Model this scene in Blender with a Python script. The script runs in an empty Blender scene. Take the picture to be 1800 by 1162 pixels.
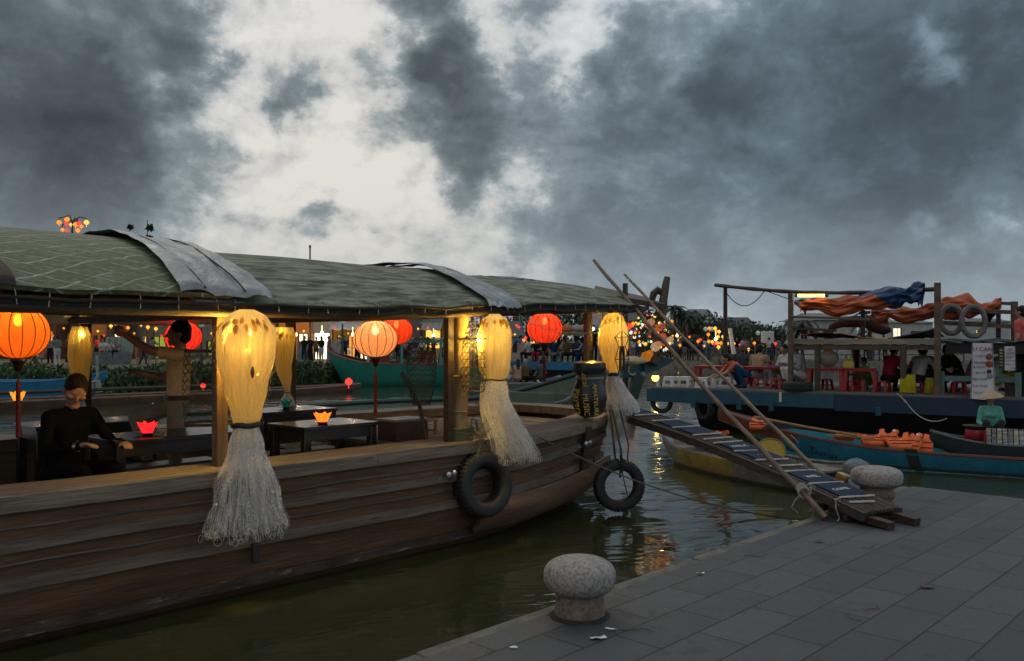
import bpy, bmesh, math, random
from mathutils import Vector, Matrix, Euler, noise as mnoise
random.seed(7)
R = math.radians
scene = bpy.context.scene
C = scene.collection
V = Vector
CAMZ = 1.95
QZ = 0.35                      # top of the quay above the water
Q0 = V((-0.605, 4.32, 0.0))    # origin of the mooring frame, on the quay edge
ANG = math.atan2(0.7237, 0.690)
U = V((math.cos(ANG), math.sin(ANG), 0)); N = V((-math.sin(ANG), math.cos(ANG), 0))

def at(px, py, d):             # point seen at (px, py) of the photo at depth d
    return V(((px - 900) / 1500 * d, d, CAMZ - (py - 600) / 1500 * d))
def ground(px, py, z=0.0):
    return at(px, py, (CAMZ - z) * 1500 / (py - 600))
def B(s, t, z=0.0):            # along the quay edge, out over the water, up
    return Q0 + U * s + N * t + V((0, 0, z))
def lerp(a, b, f): return a + (b - a) * f
def sstep(a, b, x):
    f = min(1, max(0, (x - a) / (b - a))); return f * f * (3 - 2 * f)
def nz(p, s=1.0): return mnoise.noise(V(p) * s)

# ------------------------------------------------------------------ mesh builder
class MB:
    def __init__(self): self.v = []; self.f = []; self.m = []; self.mi = 0
    def face(self, idx): self.f.append(tuple(idx)); self.m.append(self.mi)
    def add(self, vs, fs):
        o = len(self.v); self.v += [V(p) for p in vs]
        for q in fs: self.face([o + i for i in q])
    def box(self, c, size, rot=None, taper=1.0):
        hx, hy, hz = size[0] / 2, size[1] / 2, size[2] / 2
        vs = [V((x * (taper if z > 0 else 1), y * (taper if z > 0 else 1), z)) for z in (-hz, hz) for x, y in ((-hx, -hy), (hx, -hy), (hx, hy), (-hx, hy))]
        if rot: vs = [rot @ p for p in vs]
        c = V(c)
        self.add([p + c for p in vs], [(3, 2, 1, 0), (4, 5, 6, 7), (0, 1, 5, 4), (1, 2, 6, 5), (2, 3, 7, 6), (3, 0, 4, 7)])
    def beam(self, a, b, w, h, up=(0, 0, 1)):
        a, b = V(a), V(b); d = (b - a).normalized(); s = d.cross(V(up))
        if s.length < 1e-4: s = d.cross(V((0, 1, 0)))
        s.normalize(); u = s.cross(d)
        vs = [p + s * x * w / 2 + u * y * h / 2 for p in (a, b) for x, y in ((-1, -1), (1, -1), (1, 1), (-1, 1))]
        self.add(vs, [(3, 2, 1, 0), (4, 5, 6, 7), (0, 1, 5, 4), (1, 2, 6, 5), (2, 3, 7, 6), (3, 0, 4, 7)])
    def tube(self, pts, r, n=8, closed=False, cap=True):
        pts = [V(p) for p in pts]; k = len(pts)
        rs = r if isinstance(r, (list, tuple)) else [r] * k
        prev = None; o = len(self.v)
        for i, p in enumerate(pts):
            if closed: d = pts[(i + 1) % k] - pts[i - 1]
            else: d = pts[min(k - 1, i + 1)] - pts[max(0, i - 1)]
            if d.length < 1e-9: d = V((0, 0, 1))
            d.normalize()
            if prev is None:
                a = d.cross(V((0, 0, 1)))
                if a.length < 1e-3: a = d.cross(V((0, 1, 0)))
            else: a = prev - d * prev.dot(d)
            if a.length < 1e-6: a = d.orthogonal()
            a.normalize(); prev = a; b = d.cross(a)
            for j in range(n):
                t = 2 * math.pi * j / n
                self.v.append(p + (a * math.cos(t) + b * math.sin(t)) * rs[i])
        for i in range(k if closed else k - 1):
            i2 = (i + 1) % k
            for j in range(n):
                j2 = (j + 1) % n
                self.face((o + i * n + j, o + i * n + j2, o + i2 * n + j2, o + i2 * n + j))
        if cap and not closed and n > 2:
            self.face([o + j for j in range(n)][::-1]); self.face([o + (k - 1) * n + j for j in range(n)])
    def lathe(self, prof, n=24, c=(0, 0, 0), mtx=None, wob=0):
        o = len(self.v); c = V(c)
        for i, (r, z) in enumerate(prof):
            for j in range(n):
                t = 2 * math.pi * j / n
                rr = r * (1 + wob * nz((math.cos(t) * 2, math.sin(t) * 2, z * 6))) if wob else r
                p = V((rr * math.cos(t), rr * math.sin(t), z))
                if mtx: p = mtx @ p
                self.v.append(p + c)
        for i in range(len(prof) - 1):
            for j in range(n):
                j2 = (j + 1) % n
                self.face((o + i * n + j, o + i * n + j2, o + (i + 1) * n + j2, o + (i + 1) * n + j))
        if prof[0][0] > 1e-5: self.face([o + j for j in range(n)][::-1])
        if prof[-1][0] > 1e-5: self.face([o + (len(prof) - 1) * n + j for j in range(n)])
    def ell(self, c, r, nu=14, nv=9, rot=None):
        if not isinstance(r, (list, tuple)): r = (r, r, r)
        m = Matrix.Diagonal(V(r)).to_3x3()
        if rot: m = rot @ m
        prof = [(math.sin(math.pi * i / nv), -math.cos(math.pi * i / nv)) for i in range(nv + 1)]
        prof[0] = (1e-4, -1); prof[-1] = (1e-4, 1)
        self.lathe(prof, nu, c, m)
    def grid(self, fn, nu, nv, flip=False, closed_u=False):
        o = len(self.v); w = nu if closed_u else nu + 1
        for j in range(nv + 1):
            for i in range(w): self.v.append(V(fn(i / nu, j / nv)))
        for j in range(nv):
            for i in range(nu):
                i2 = (i + 1) % w if closed_u else i + 1
                q = [o + j * w + i, o + j * w + i2, o + (j + 1) * w + i2, o + (j + 1) * w + i]
                self.face(q[::-1] if flip else q)
    def sheet(self, fn, nu, nv, th=0.01, m_under=None):   # grid with thickness (down its normal)
        P = [[V(fn(i / nu, j / nv)) for i in range(nu + 1)] for j in range(nv + 1)]
        Nn = []
        for j in range(nv + 1):
            row = []
            for i in range(nu + 1):
                a = P[j][min(nu, i + 1)] - P[j][max(0, i - 1)]; b = P[min(nv, j + 1)][i] - P[max(0, j - 1)][i]
                nn = a.cross(b); nn = nn.normalized() if nn.length > 1e-12 else V((0, 0, 1)); row.append(nn)
            Nn.append(row)
        o = len(self.v); w = nu + 1; k = w * (nv + 1)
        for j in range(nv + 1):
            for i in range(w): self.v.append(P[j][i])
        for j in range(nv + 1):
            for i in range(w): self.v.append(P[j][i] - Nn[j][i] * th)
        mi = self.mi
        for j in range(nv):
            for i in range(nu):
                q = [o + j * w + i, o + j * w + i + 1, o + (j + 1) * w + i + 1, o + (j + 1) * w + i]
                self.mi = mi; self.face(q)
                if m_under is not None: self.mi = m_under
                self.face([x + k for x in q[::-1]])
        self.mi = mi
        for j in range(nv):
            for i, fl in ((0, 0), (nu, 1)):
                q = [o + j * w + i, o + (j + 1) * w + i, o + (j + 1) * w + i + k, o + j * w + i + k]
                self.face(q[::-1] if fl else q)
        for i in range(nu):
            for j, fl in ((0, 1), (nv, 0)):
                q = [o + j * w + i, o + j * w + i + 1, o + j * w + i + 1 + k, o + j * w + i + k]
                self.face(q[::-1] if fl else q)
    def prism(self, poly, z0, z1):
        n = len(poly)
        self.add([(x, y, z0) for x, y in poly] + [(x, y, z1) for x, y in poly],
                 [tuple(range(n))[::-1], tuple(range(n, 2 * n))] + [(i, (i + 1) % n, n + (i + 1) % n, n + i) for i in range(n)])
    def xf(self, mtx):
        self.v = [mtx @ p for p in self.v]; return self
    def mesh(self, name, smooth=True, ang=40):
        me = bpy.data.meshes.new(name)
        me.from_pydata([tuple(p) for p in self.v], [], self.f)
        me.update()
        if any(self.m): me.polygons.foreach_set('material_index', self.m)
        if smooth:
            me.polygons.foreach_set('use_smooth', [True] * len(me.polygons))
            bm = bmesh.new(); bm.from_mesh(me)
            for e in bm.edges:
                if len(e.link_faces) == 2 and e.calc_face_angle(0) > R(ang): e.smooth = False
            bm.to_mesh(me); bm.free()
        return me
    def build(self, name, mat, parent=None, loc=None, rotz=None, smooth=True, bevel=0, ang=40):
        me = self.mesh(name, smooth, ang)
        for m in (mat if isinstance(mat, (list, tuple)) else [mat]): me.materials.append(m)
        return link(name, me, parent, loc, rotz, bevel)

def link(name, me, parent=None, loc=None, rotz=None, bevel=0):
    o = bpy.data.objects.new(name, me); C.objects.link(o)
    if parent: o.parent = parent
    if loc is not None: o.location = loc
    if rotz is not None: o.rotation_euler[2] = rotz
    if bevel:
        b = o.modifiers.new('bevel', 'BEVEL'); b.width = bevel; b.segments = 2; b.limit_method = 'ANGLE'; b.angle_limit = R(50)
    return o
def tag(o, label=None, cat=None, group=None, kind=None):
    if label: o['label'] = label
    if cat: o['category'] = cat
    if group: o['group'] = group
    if kind: o['kind'] = kind
    return o
def thing(name, label, cat, loc=(0, 0, 0), rotz=0, group=None):
    o = bpy.data.objects.new(name, None); C.objects.link(o)
    o.empty_display_size = 0.1
    o.location = loc; o.rotation_euler = (0, 0, rotz)
    return tag(o, label, cat, group)
KIDS = {}
def dup(o, loc=None, rotz=None, label=None, group=None, parent=None, scale=None):
    c = o.copy(); C.objects.link(c)
    if parent: c.parent = parent
    if loc is not None: c.location = loc
    if rotz is not None: c.rotation_euler[2] = rotz
    if scale is not None: c.scale = scale
    if label: c['label'] = label
    if group: c['group'] = group
    for ch in o.children: dup(ch, parent=c)
    return c
def frame(a, up=(0, 0, 1)):        # rotation whose z axis is a
    z = V(a).normalized(); x = V(up).cross(z)
    if x.length < 1e-4: x = V((1, 0, 0))
    x.normalize(); y = z.cross(x)
    return Matrix((x, y, z)).transposed()

# ------------------------------------------------------------------ materials
def nodes_of(name):
    m = bpy.data.materials.new(name); m.use_nodes = True
    nt = m.node_tree; nt.nodes.clear()
    out = nt.nodes.new('ShaderNodeOutputMaterial')
    return m, nt, out
def nd(nt, t, **kw):
    n = nt.nodes.new(t)
    for k, v in kw.items():
        if k in n.inputs: n.inputs[k].default_value = v
        else: setattr(n, k, v)
    return n
def rgba(c): return (c[0], c[1], c[2], 1.0)
def ramp(nt, stops, interp='LINEAR'):
    r = nt.nodes.new('ShaderNodeValToRGB'); e = r.color_ramp; e.interpolation = interp
    while len(e.elements) < len(stops): e.elements.new(0.5)
    for el, (p, c) in zip(e.elements, stops): el.position = p; el.color = rgba(c)
    return r
def coords(nt, stretch=(1, 1, 1), rotz=0, kind='Object'):
    tc = nd(nt, 'ShaderNodeTexCoord'); mp = nd(nt, 'ShaderNodeMapping', vector_type='TEXTURE')
    mp.inputs['Rotation'].default_value = (0, 0, rotz); mp.inputs['Scale'].default_value = stretch
    nt.links.new(tc.outputs[kind], mp.inputs['Vector'])
    return mp.outputs[0]
MATS = {}
def mat(name, c1, c2=None, scale=4, detail=6, rough=0.7, bump=0.25, bscale=None, bdist=0.02, stretch=(1, 1, 1), rotz=0, spec=0.4,
        metal=0, c3=None, c3at=0.6, c3scale=1.5, lo=0.35, hi=0.65, emit=None, estr=0, trans=0, kind='Object', coat=0):
    if name in MATS: return MATS[name]
    m, nt, out = nodes_of(name); L = nt.links.new
    p = nd(nt, 'ShaderNodeBsdfPrincipled')
    p.inputs['Roughness'].default_value = rough; p.inputs['Metallic'].default_value = metal
    p.inputs['Specular IOR Level'].default_value = spec
    if coat: p.inputs['Coat Weight'].default_value = coat; p.inputs['Coat Roughness'].default_value = 0.15
    c2 = c2 or tuple(x * 0.7 for x in c1)
    co = coords(nt, stretch, rotz, kind)
    n1 = nd(nt, 'ShaderNodeTexNoise', Scale=scale, Detail=detail, Roughness=0.6); L(co, n1.inputs['Vector'])
    r1 = ramp(nt, [(lo, c1), (hi, c2)]); L(n1.outputs['Fac'], r1.inputs[0])
    col = r1.outputs[0]
    if c3:
        n3 = nd(nt, 'ShaderNodeTexNoise', Scale=c3scale, Detail=8, Roughness=0.7); L(co, n3.inputs['Vector'])
        r3 = ramp(nt, [(c3at, (0, 0, 0)), (c3at + 0.08, (1, 1, 1))]); L(n3.outputs['Fac'], r3.inputs[0])
        mx = nd(nt, 'ShaderNodeMix', data_type='RGBA'); L(r3.outputs[0], mx.inputs[0]); L(col, mx.inputs[6]); mx.inputs[7].default_value = rgba(c3)
        col = mx.outputs[2]
    L(col, p.inputs['Base Color'])
    if bump:
        n2 = nd(nt, 'ShaderNodeTexNoise', Scale=bscale or scale * 4, Detail=5, Roughness=0.65); L(co, n2.inputs['Vector'])
        b = nd(nt, 'ShaderNodeBump', Strength=bump, Distance=bdist); L(n2.outputs['Fac'], b.inputs['Height']); L(b.outputs[0], p.inputs['Normal'])
        rr = nd(nt, 'ShaderNodeMapRange'); rr.inputs[3].default_value = max(0, rough - 0.12); rr.inputs[4].default_value = min(1, rough + 0.12)
        L(n2.outputs['Fac'], rr.inputs[0]); L(rr.outputs[0], p.inputs['Roughness'])
    if emit:
        p.inputs['Emission Color'].default_value = rgba(emit); p.inputs['Emission Strength'].default_value = estr
    sh = p.outputs[0]
    if trans:
        t = nd(nt, 'ShaderNodeBsdfTranslucent'); L(col, t.inputs['Color'])
        ms = nd(nt, 'ShaderNodeMixShader', Fac=trans); L(sh, ms.inputs[1]); L(t.outputs[0], ms.inputs[2]); sh = ms.outputs[0]
    L(sh, out.inputs['Surface'])
    MATS[name] = m
    return m
def glow(name, c, s):
    if name in MATS: return MATS[name]
    m, nt, out = nodes_of(name)
    e = nd(nt, 'ShaderNodeEmission', Strength=s); e.inputs['Color'].default_value = rgba(c)
    n = nd(nt, 'ShaderNodeTexNoise', Scale=3.0, Detail=4); mr = nd(nt, 'ShaderNodeMapRange'); mr.inputs[3].default_value = s * 0.6; mr.inputs[4].default_value = s * 1.4
    nt.links.new(coords(nt), n.inputs['Vector']); nt.links.new(n.outputs['Fac'], mr.inputs[0]); nt.links.new(mr.outputs[0], e.inputs['Strength'])
    nt.links.new(e.outputs[0], out.inputs['Surface']); MATS[name] = m
    return m
def cloth_lamp(name, c, clear=0.1, trans=0.75, em=0.0):          # lit paper or silk
    if name in MATS: return MATS[name]
    m, nt, out = nodes_of(name); L = nt.links.new
    n = nd(nt, 'ShaderNodeTexNoise', Scale=60.0, Detail=4); L(coords(nt, (1, 1, 4)), n.inputs['Vector'])
    r = ramp(nt, [(0.3, c), (0.7, tuple(min(1, x * 0.82) for x in c))]); L(n.outputs['Fac'], r.inputs[0])
    t = nd(nt, 'ShaderNodeBsdfTranslucent'); d = nd(nt, 'ShaderNodeBsdfDiffuse'); L(r.outputs[0], t.inputs['Color']); L(r.outputs[0], d.inputs['Color'])
    a = nd(nt, 'ShaderNodeMixShader', Fac=trans); L(d.outputs[0], a.inputs[1]); L(t.outputs[0], a.inputs[2])
    tr = nd(nt, 'ShaderNodeBsdfTransparent'); b = nd(nt, 'ShaderNodeMixShader', Fac=clear); L(r.outputs[0], tr.inputs['Color'])
    L(a.outputs[0], b.inputs[1]); L(tr.outputs[0], b.inputs[2]); sh = b.outputs[0]
    if em:
        e = nd(nt, 'ShaderNodeEmission', Strength=em); L(r.outputs[0], e.inputs['Color'])
        ad = nd(nt, 'ShaderNodeAddShader'); L(sh, ad.inputs[0]); L(e.outputs[0], ad.inputs[1]); sh = ad.outputs[0]
    L(sh, out.inputs['Surface']); MATS[name] = m
    return m
def net_mat(name, c, dens, sc=90.0, trans=0.6, stretch=(1, 1, 3)):   # fishing net: cloth with real gaps
    if name in MATS: return MATS[name]
    m, nt, out = nodes_of(name); L = nt.links.new
    co = coords(nt, stretch)
    n = nd(nt, 'ShaderNodeTexNoise', Scale=sc, Detail=3, Roughness=0.7); L(co, n.inputs['Vector'])
    n2 = nd(nt, 'ShaderNodeTexNoise', Scale=sc * 0.12, Detail=3); L(co, n2.inputs['Vector'])
    ad = nd(nt, 'ShaderNodeMath', operation='MULTIPLY_ADD'); L(n2.outputs['Fac'], ad.inputs[0]); ad.inputs[1].default_value = 0.5; L(n.outputs['Fac'], ad.inputs[2])
    th = nd(nt, 'ShaderNodeMapRange', interpolation_type='SMOOTHSTEP'); c0 = 0.75 + (0.5 - dens) * 0.36
    th.inputs[1].default_value = c0 - 0.07; th.inputs[2].default_value = c0 + 0.07; L(ad.outputs[0], th.inputs[0])
    d = nd(nt, 'ShaderNodeBsdfDiffuse'); t = nd(nt, 'ShaderNodeBsdfTranslucent')
    d.inputs['Color'].default_value = rgba(c); t.inputs['Color'].default_value = rgba(c)
    a = nd(nt, 'ShaderNodeMixShader', Fac=trans); L(d.outputs[0], a.inputs[1]); L(t.outputs[0], a.inputs[2])
    tr = nd(nt, 'ShaderNodeBsdfTransparent'); b = nd(nt, 'ShaderNodeMixShader'); L(th.outputs[0], b.inputs[0])
    L(tr.outputs[0], b.inputs[1]); L(a.outputs[0], b.inputs[2]); L(b.outputs[0], out.inputs['Surface'])
    MATS[name] = m
    return m

wood_hull = mat('hull_wood', (0.155, 0.080, 0.043), (0.075, 0.036, 0.021), scale=3, stretch=(3, 0.35, 0.35), rough=0.62, bump=0.5, bscale=14, c3=(0.17, 0.115, 0.082), c3at=0.58, c3scale=3.5, bdist=0.03)
wood_rail = mat('weathered_rail_wood', (0.22, 0.17, 0.128), (0.11, 0.083, 0.064), scale=5, stretch=(3.5, 0.3, 0.3), rough=0.7, bump=0.7, bscale=16, c3=(0.06, 0.045, 0.04), c3at=0.6, c3scale=4, bdist=0.02)
wood_rub = mat('worn_strake_wood', (0.165, 0.125, 0.10), (0.08, 0.058, 0.047), scale=5, stretch=(3, 0.25, 0.25), rough=0.72, bump=0.7, bscale=14, c3=(0.05, 0.035, 0.03), c3at=0.58, c3scale=3)
wood_dark = mat('dark_brown_wood', (0.05, 0.028, 0.018), (0.024, 0.014, 0.01), scale=6, stretch=(2, 0.3, 0.3), rough=0.5, bump=0.3)
wood_post = mat('post_wood', (0.2, 0.125, 0.06), (0.11, 0.066, 0.033), scale=7, stretch=(0.3, 0.3, 2.5), rough=0.65, bump=0.5, bscale=20)
wood_pole = mat('brown_pole_wood', (0.13, 0.09, 0.062), (0.065, 0.045, 0.033), scale=6, stretch=(2, 0.4, 0.4), rough=0.65, bump=0.5)
bamboo = mat('bamboo_cane', (0.24, 0.17, 0.1), (0.13, 0.085, 0.055), scale=8, rough=0.5, bump=0.3)
lacquer = mat('black_lacquered_wood', (0.016, 0.013, 0.012), (0.008, 0.007, 0.007), scale=5, stretch=(2, 0.3, 0.3), rough=0.24, bump=0.05, spec=0.55)
rubber = mat('tyre_rubber', (0.014, 0.014, 0.015), (0.022, 0.021, 0.02), scale=9, rough=0.6, bump=0.4, bscale=40, c3=(0.04, 0.038, 0.034), c3at=0.62, c3scale=6)
rope_green = mat('green_rope', (0.14, 0.15, 0.09), (0.06, 0.065, 0.04), scale=60, rough=0.9, bump=0.6)
rope_pale = mat('pale_cord', (0.45, 0.42, 0.37), (0.25, 0.24, 0.2), scale=60, rough=0.9, bump=0.5)
rope_dark = mat('dark_cord', (0.03, 0.028, 0.025), (0.015, 0.014, 0.013), scale=60, rough=0.9, bump=0.5)
steel = mat('worn_steel', (0.5, 0.5, 0.5), (0.3, 0.3, 0.3), metal=1, rough=0.3, bump=0.1)
iron = mat('black_iron', (0.02, 0.02, 0.02), (0.04, 0.035, 0.03), rough=0.5, bump=0.3)
leafdry = mat('dry_leaf', (0.16, 0.05, 0.025), (0.08, 0.03, 0.015), rough=0.7, bump=0.2)
paperwhite = mat('white_paper', (0.7, 0.7, 0.68), (0.5, 0.5, 0.48), rough=0.8, bump=0.1)
def paint(name, c, worn=None, **k):
    a = dict(rough=0.45, bump=0.25, scale=5, c3=worn or tuple(x * 0.45 for x in c), c3at=0.62, c3scale=4)
    a.update(k); return mat(name, c, tuple(x * 0.75 for x in c), **a)

# ------------------------------------------------------------------ camera
cam = bpy.data.cameras.new('camera'); co_ = bpy.data.objects.new('camera', cam); C.objects.link(co_)
co_.location = (0, 0, CAMZ); co_.rotation_euler = (R(90), 0, 0)
cam.sensor_width = 36; cam.lens = 30.0; cam.shift_y = 19 / 1800; cam.clip_end = 3000; cam.clip_start = 0.05
scene.camera = co_

# ------------------------------------------------------------------ sky: dusk cloud deck over a clear Nishita sky
SUN_DIR = V((-0.30, 0.62, 0.72)).normalized()
w = bpy.data.worlds.new('World'); scene.world = w; w.use_nodes = True
nt = w.node_tree; nt.nodes.clear(); L = nt.links.new
wo = nt.nodes.new('ShaderNodeOutputWorld'); bg = nt.nodes.new('ShaderNodeBackground'); L(bg.outputs[0], wo.inputs[0])
sky = nd(nt, 'ShaderNodeTexSky', sky_type='NISHITA'); sky.sun_disc = False
sky.sun_elevation = math.asin(SUN_DIR.z); sky.sun_rotation = math.atan2(SUN_DIR.x, SUN_DIR.y); sky.air_density = 1.5; sky.dust_density = 3
tc = nd(nt, 'ShaderNodeTexCoord'); D0 = tc.outputs['Generated']
def vm(op, a, b=None, s=None):
    n = nd(nt, 'ShaderNodeVectorMath', operation=op)
    for i, x in enumerate((a, b)):
        if x is None: continue
        if isinstance(x, bpy.types.NodeSocket): L(x, n.inputs[i])
        else: n.inputs[i].default_value = x
    if s is not None: n.inputs['Scale'].default_value = s
    return n.outputs['Value'] if op in ('DISTANCE', 'DOT_PRODUCT', 'LENGTH') else n.outputs[0]
def sm(op, a, b=0.0, c=None):
    n = nd(nt, 'ShaderNodeMath', operation=op)
    for i, x in enumerate((a, b, c)):
        if x is None: continue
        if isinstance(x, bpy.types.NodeSocket): L(x, n.inputs[i])
        else: n.inputs[i].default_value = x
    return n.outputs[0]
def mrange(x, a, b, c, d, it='SMOOTHSTEP'):
    n = nd(nt, 'ShaderNodeMapRange', interpolation_type=it); L(x, n.inputs[0])
    for i, q in enumerate((a, b, c, d)): n.inputs[i + 1].default_value = q
    return n.outputs[0]
def wnoise(vec, scale, detail=5, rough=0.55, dist=0):
    n = nd(nt, 'ShaderNodeTexNoise', Scale=scale, Detail=detail, Roughness=rough, Distortion=dist); L(vec, n.inputs['Vector']); return n
flat = vm('MULTIPLY', D0, (1, 1, 1.35))
w1 = vm('SUBTRACT', wnoise(flat, 5.0, 4).outputs['Color'], (0.5, 0.5, 0.5))
w2 = vm('SUBTRACT', wnoise(flat, 17.0, 5).outputs['Color'], (0.5, 0.5, 0.5))
Dw = vm('ADD', vm('ADD', D0, vm('SCALE', w1, s=0.15)), vm('SCALE', w2, s=0.11))
def wdir(px, py): return tuple(V(((px - 900) / 1500, 1, (600 - py) / 1500)).normalized())
BLOBS = [(20, 230, .17, .56), (-60, 60, .26, .5), (110, 130, .09, .3), (120, 330, .09, .42), (215, 275, .05, .22), (300, 30, .05, .52), (312, 95, .033, .42), (225, 185, .035, .42), (200, 140, .03, .2),
         (490, 160, .038, .45), (458, 205, .03, .42), (560, 135, .03, .25), (355, 318, .04, .30), (740, 20, .06, .62), (775, 80, .055, .62), (785, 140, .055, .62), (800, 200, .055, .6), (690, 235, .045, .5), (830, 270, .05, .46), (800, 320, .035, .32),
         (655, 110, .03, .34), (1500, 110, .19, .50), (1640, 290, .22, .34), (1350, 320, .18, .22), (1150, 330, .16, .24), (1010, 320, .10, .24), (1750, 60, .2, .45), (1800, 430, .22, .34),
         (1160, 70, .055, .42), (955, 25, .05, .42), (930, 170, .06, .42), (1100, 190, .07, .42), (1270, 180, .06, .45), (470, 398, .04, .34), (530, 388, .035, .32), (575, 402, .03, .3), (345, 385, .03, .28), (730, 420, .045, .26), (800, 415, .04, .24), (870, 430, .05, .22), (655, 418, .022, .32), (560, 415, .04, .22), (1150, 470, .2, .27), (1000, 440, .09, .2), (100, 395, .1, .25),
         (1215, 95, .045, -.32), (1040, 70, .04, -.22), (1080, 125, .035, -.26), (882, 70, .035, -.32), (905, 130, .025, -.25), (1640, 95, .03, -.5), (1668, 60, .03, -.4), (1615, 130, .022, -.4), (1690, 300, .02, -.5), (1645, 350, .02, -.45), (1762, 380, .028, -.45), (560, 290, .22, -.13), (640, 350, .13, -.12), (330, 335, .07, -.10), (870, 350, .07, -.2), (1195, 165, .035, -.36), (1130, 215, .02, -.25), (430, 90, .12, -.06)]
acc = None
for px, py, r, wt in BLOBS:
    v_ = mrange(vm('DISTANCE', Dw, wdir(px, py)), 0.0, r * 1.45, wt * (0.92 if wt > 0 else 1.0), 0.0)
    acc = v_ if acc is None else sm('ADD', acc, v_)
back = mrange(nd(nt, 'ShaderNodeSeparateXYZ').outputs[1], 0, 1, 0, 0) if False else None
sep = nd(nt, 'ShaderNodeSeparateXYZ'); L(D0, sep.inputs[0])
away = mrange(sep.outputs[1], 0.45, 0.72, 1.0, 0.0)             # out-of-view sky, its cloud density shaped to light the scene: thinnest overhead
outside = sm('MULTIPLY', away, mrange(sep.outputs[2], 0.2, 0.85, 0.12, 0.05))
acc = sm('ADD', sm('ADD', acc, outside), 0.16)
fb = wnoise(vm('MULTIPLY', D0, (1, 1, 1.45)), 7.5, 10, 0.64, 0.3).outputs['Fac']
fb2 = wnoise(vm('MULTIPLY', D0, (1, 1, 1.5)), 24.0, 6, 0.62, 0.1).outputs['Fac']
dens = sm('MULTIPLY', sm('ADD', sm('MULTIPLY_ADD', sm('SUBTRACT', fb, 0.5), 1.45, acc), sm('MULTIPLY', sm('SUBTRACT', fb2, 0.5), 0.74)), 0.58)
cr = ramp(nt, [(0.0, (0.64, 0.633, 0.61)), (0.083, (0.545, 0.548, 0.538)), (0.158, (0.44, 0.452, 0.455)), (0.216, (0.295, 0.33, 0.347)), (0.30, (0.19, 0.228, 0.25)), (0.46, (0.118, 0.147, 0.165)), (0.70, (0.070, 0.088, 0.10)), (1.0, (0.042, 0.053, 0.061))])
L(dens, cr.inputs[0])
warm = mrange(vm('DISTANCE', D0, wdir(640, 360)), 0.0, 0.30, 1.0, 0.0)
tint = nd(nt, 'ShaderNodeMix', data_type='RGBA', blend_type='MULTIPLY'); L(warm, tint.inputs[0]); L(cr.outputs[0], tint.inputs[6]); tint.inputs[7].default_value = (1.03, 1.0, 0.955, 1)
rb = mrange(sep.outputs[0], -0.15, 0.4, 0.0, 1.0)
tb = nd(nt, 'ShaderNodeMix', data_type='RGBA', blend_type='MULTIPLY'); L(rb, tb.inputs[0]); L(tint.outputs[2], tb.inputs[6]); tb.inputs[7].default_value = (0.93, 1.03, 1.12, 1)
tint = tb
hz = mrange(sep.outputs[2], -0.02, 0.20, 0.66, 0.0)
mixh = nd(nt, 'ShaderNodeMix', data_type='RGBA'); L(hz, mixh.inputs[0]); L(tint.outputs[2], mixh.inputs[6]); mixh.inputs[7].default_value = (0.30, 0.345, 0.37, 1)
skys = vm('SCALE', sky.outputs[0], s=0.05)
clear = mrange(dens, 0.0, 0.35, 0.10, 0.0)
mixs = nd(nt, 'ShaderNodeMix', data_type='RGBA'); L(clear, mixs.inputs[0]); L(mixh.outputs[2], mixs.inputs[6])
hi_ = vm('MINIMUM', skys, (0.85, 0.85, 0.85)); L(hi_, mixs.inputs[7])
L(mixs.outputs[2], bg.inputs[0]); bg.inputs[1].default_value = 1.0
sl = bpy.data.lights.new('sun', 'SUN'); sl.energy = 0.25; sl.angle = R(25); sl.color = (1.0, 0.9, 0.78)
so = bpy.data.objects.new('sun', sl); C.objects.link(so); so.rotation_euler = (-SUN_DIR).to_track_quat('-Z', 'Y').to_euler(); so.location = (0, 0, 30)
def lamp(name, loc, watts, c=(1, 0.62, 0.2), r=0.04, parent=None):
    l = bpy.data.lights.new(name, 'POINT'); l.energy = watts; l.color = c; l.shadow_soft_size = r
    o = bpy.data.objects.new(name, l); C.objects.link(o); o.location = loc
    if parent: o.parent = parent
    return o

scene.view_settings.view_transform = 'Standard'; scene.view_settings.look = 'None'; scene.view_settings.gamma = 1.0; scene.view_settings.exposure = 0.25
scene.render.engine = 'CYCLES'
cy = scene.cycles; cy.use_denoising = True; cy.max_bounces = 10; cy.diffuse_bounces = 3; cy.glossy_bounces = 4; cy.transparent_max_bounces = 24; cy.sample_clamp_indirect = 6.0
cy.use_adaptive_sampling = True; cy.adaptive_threshold = 0.015; cy.caustics_reflective = False; cy.caustics_refractive = False

# ------------------------------------------------------------------ water
m, nt2, out = nodes_of('river_water'); L2 = nt2.links.new
p = nd(nt2, 'ShaderNodeBsdfPrincipled', Roughness=0.055); p.inputs['IOR'].default_value = 3.0; p.inputs['Specular IOR Level'].default_value = 0.5
co = coords(nt2, (1, 1, 1), R(20))
n0 = nd(nt2, 'ShaderNodeTexNoise', Scale=0.12, Detail=4); L2(co, n0.inputs['Vector'])
r0 = ramp(nt2, [(0.35, (0.030, 0.034, 0.013)), (0.65, (0.040, 0.042, 0.018))]); L2(n0.outputs['Fac'], r0.inputs[0]); L2(r0.outputs[0], p.inputs['Base Color'])
mpb = nd(nt2, 'ShaderNodeMapping', vector_type='POINT'); mpb.inputs['Scale'].default_value = (0.75, 1.5, 1); L2(co, mpb.inputs['Vector'])
na = nd(nt2, 'ShaderNodeTexNoise', Scale=1.1, Detail=3, Roughness=0.5, Distortion=0.8); L2(mpb.outputs[0], na.inputs['Vector'])
nb = nd(nt2, 'ShaderNodeTexNoise', Scale=6.0, Detail=4, Roughness=0.55); L2(mpb.outputs[0], nb.inputs['Vector'])
nc = nd(nt2, 'ShaderNodeTexNoise', Scale=0.2, Detail=2); L2(co, nc.inputs['Vector'])
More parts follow.
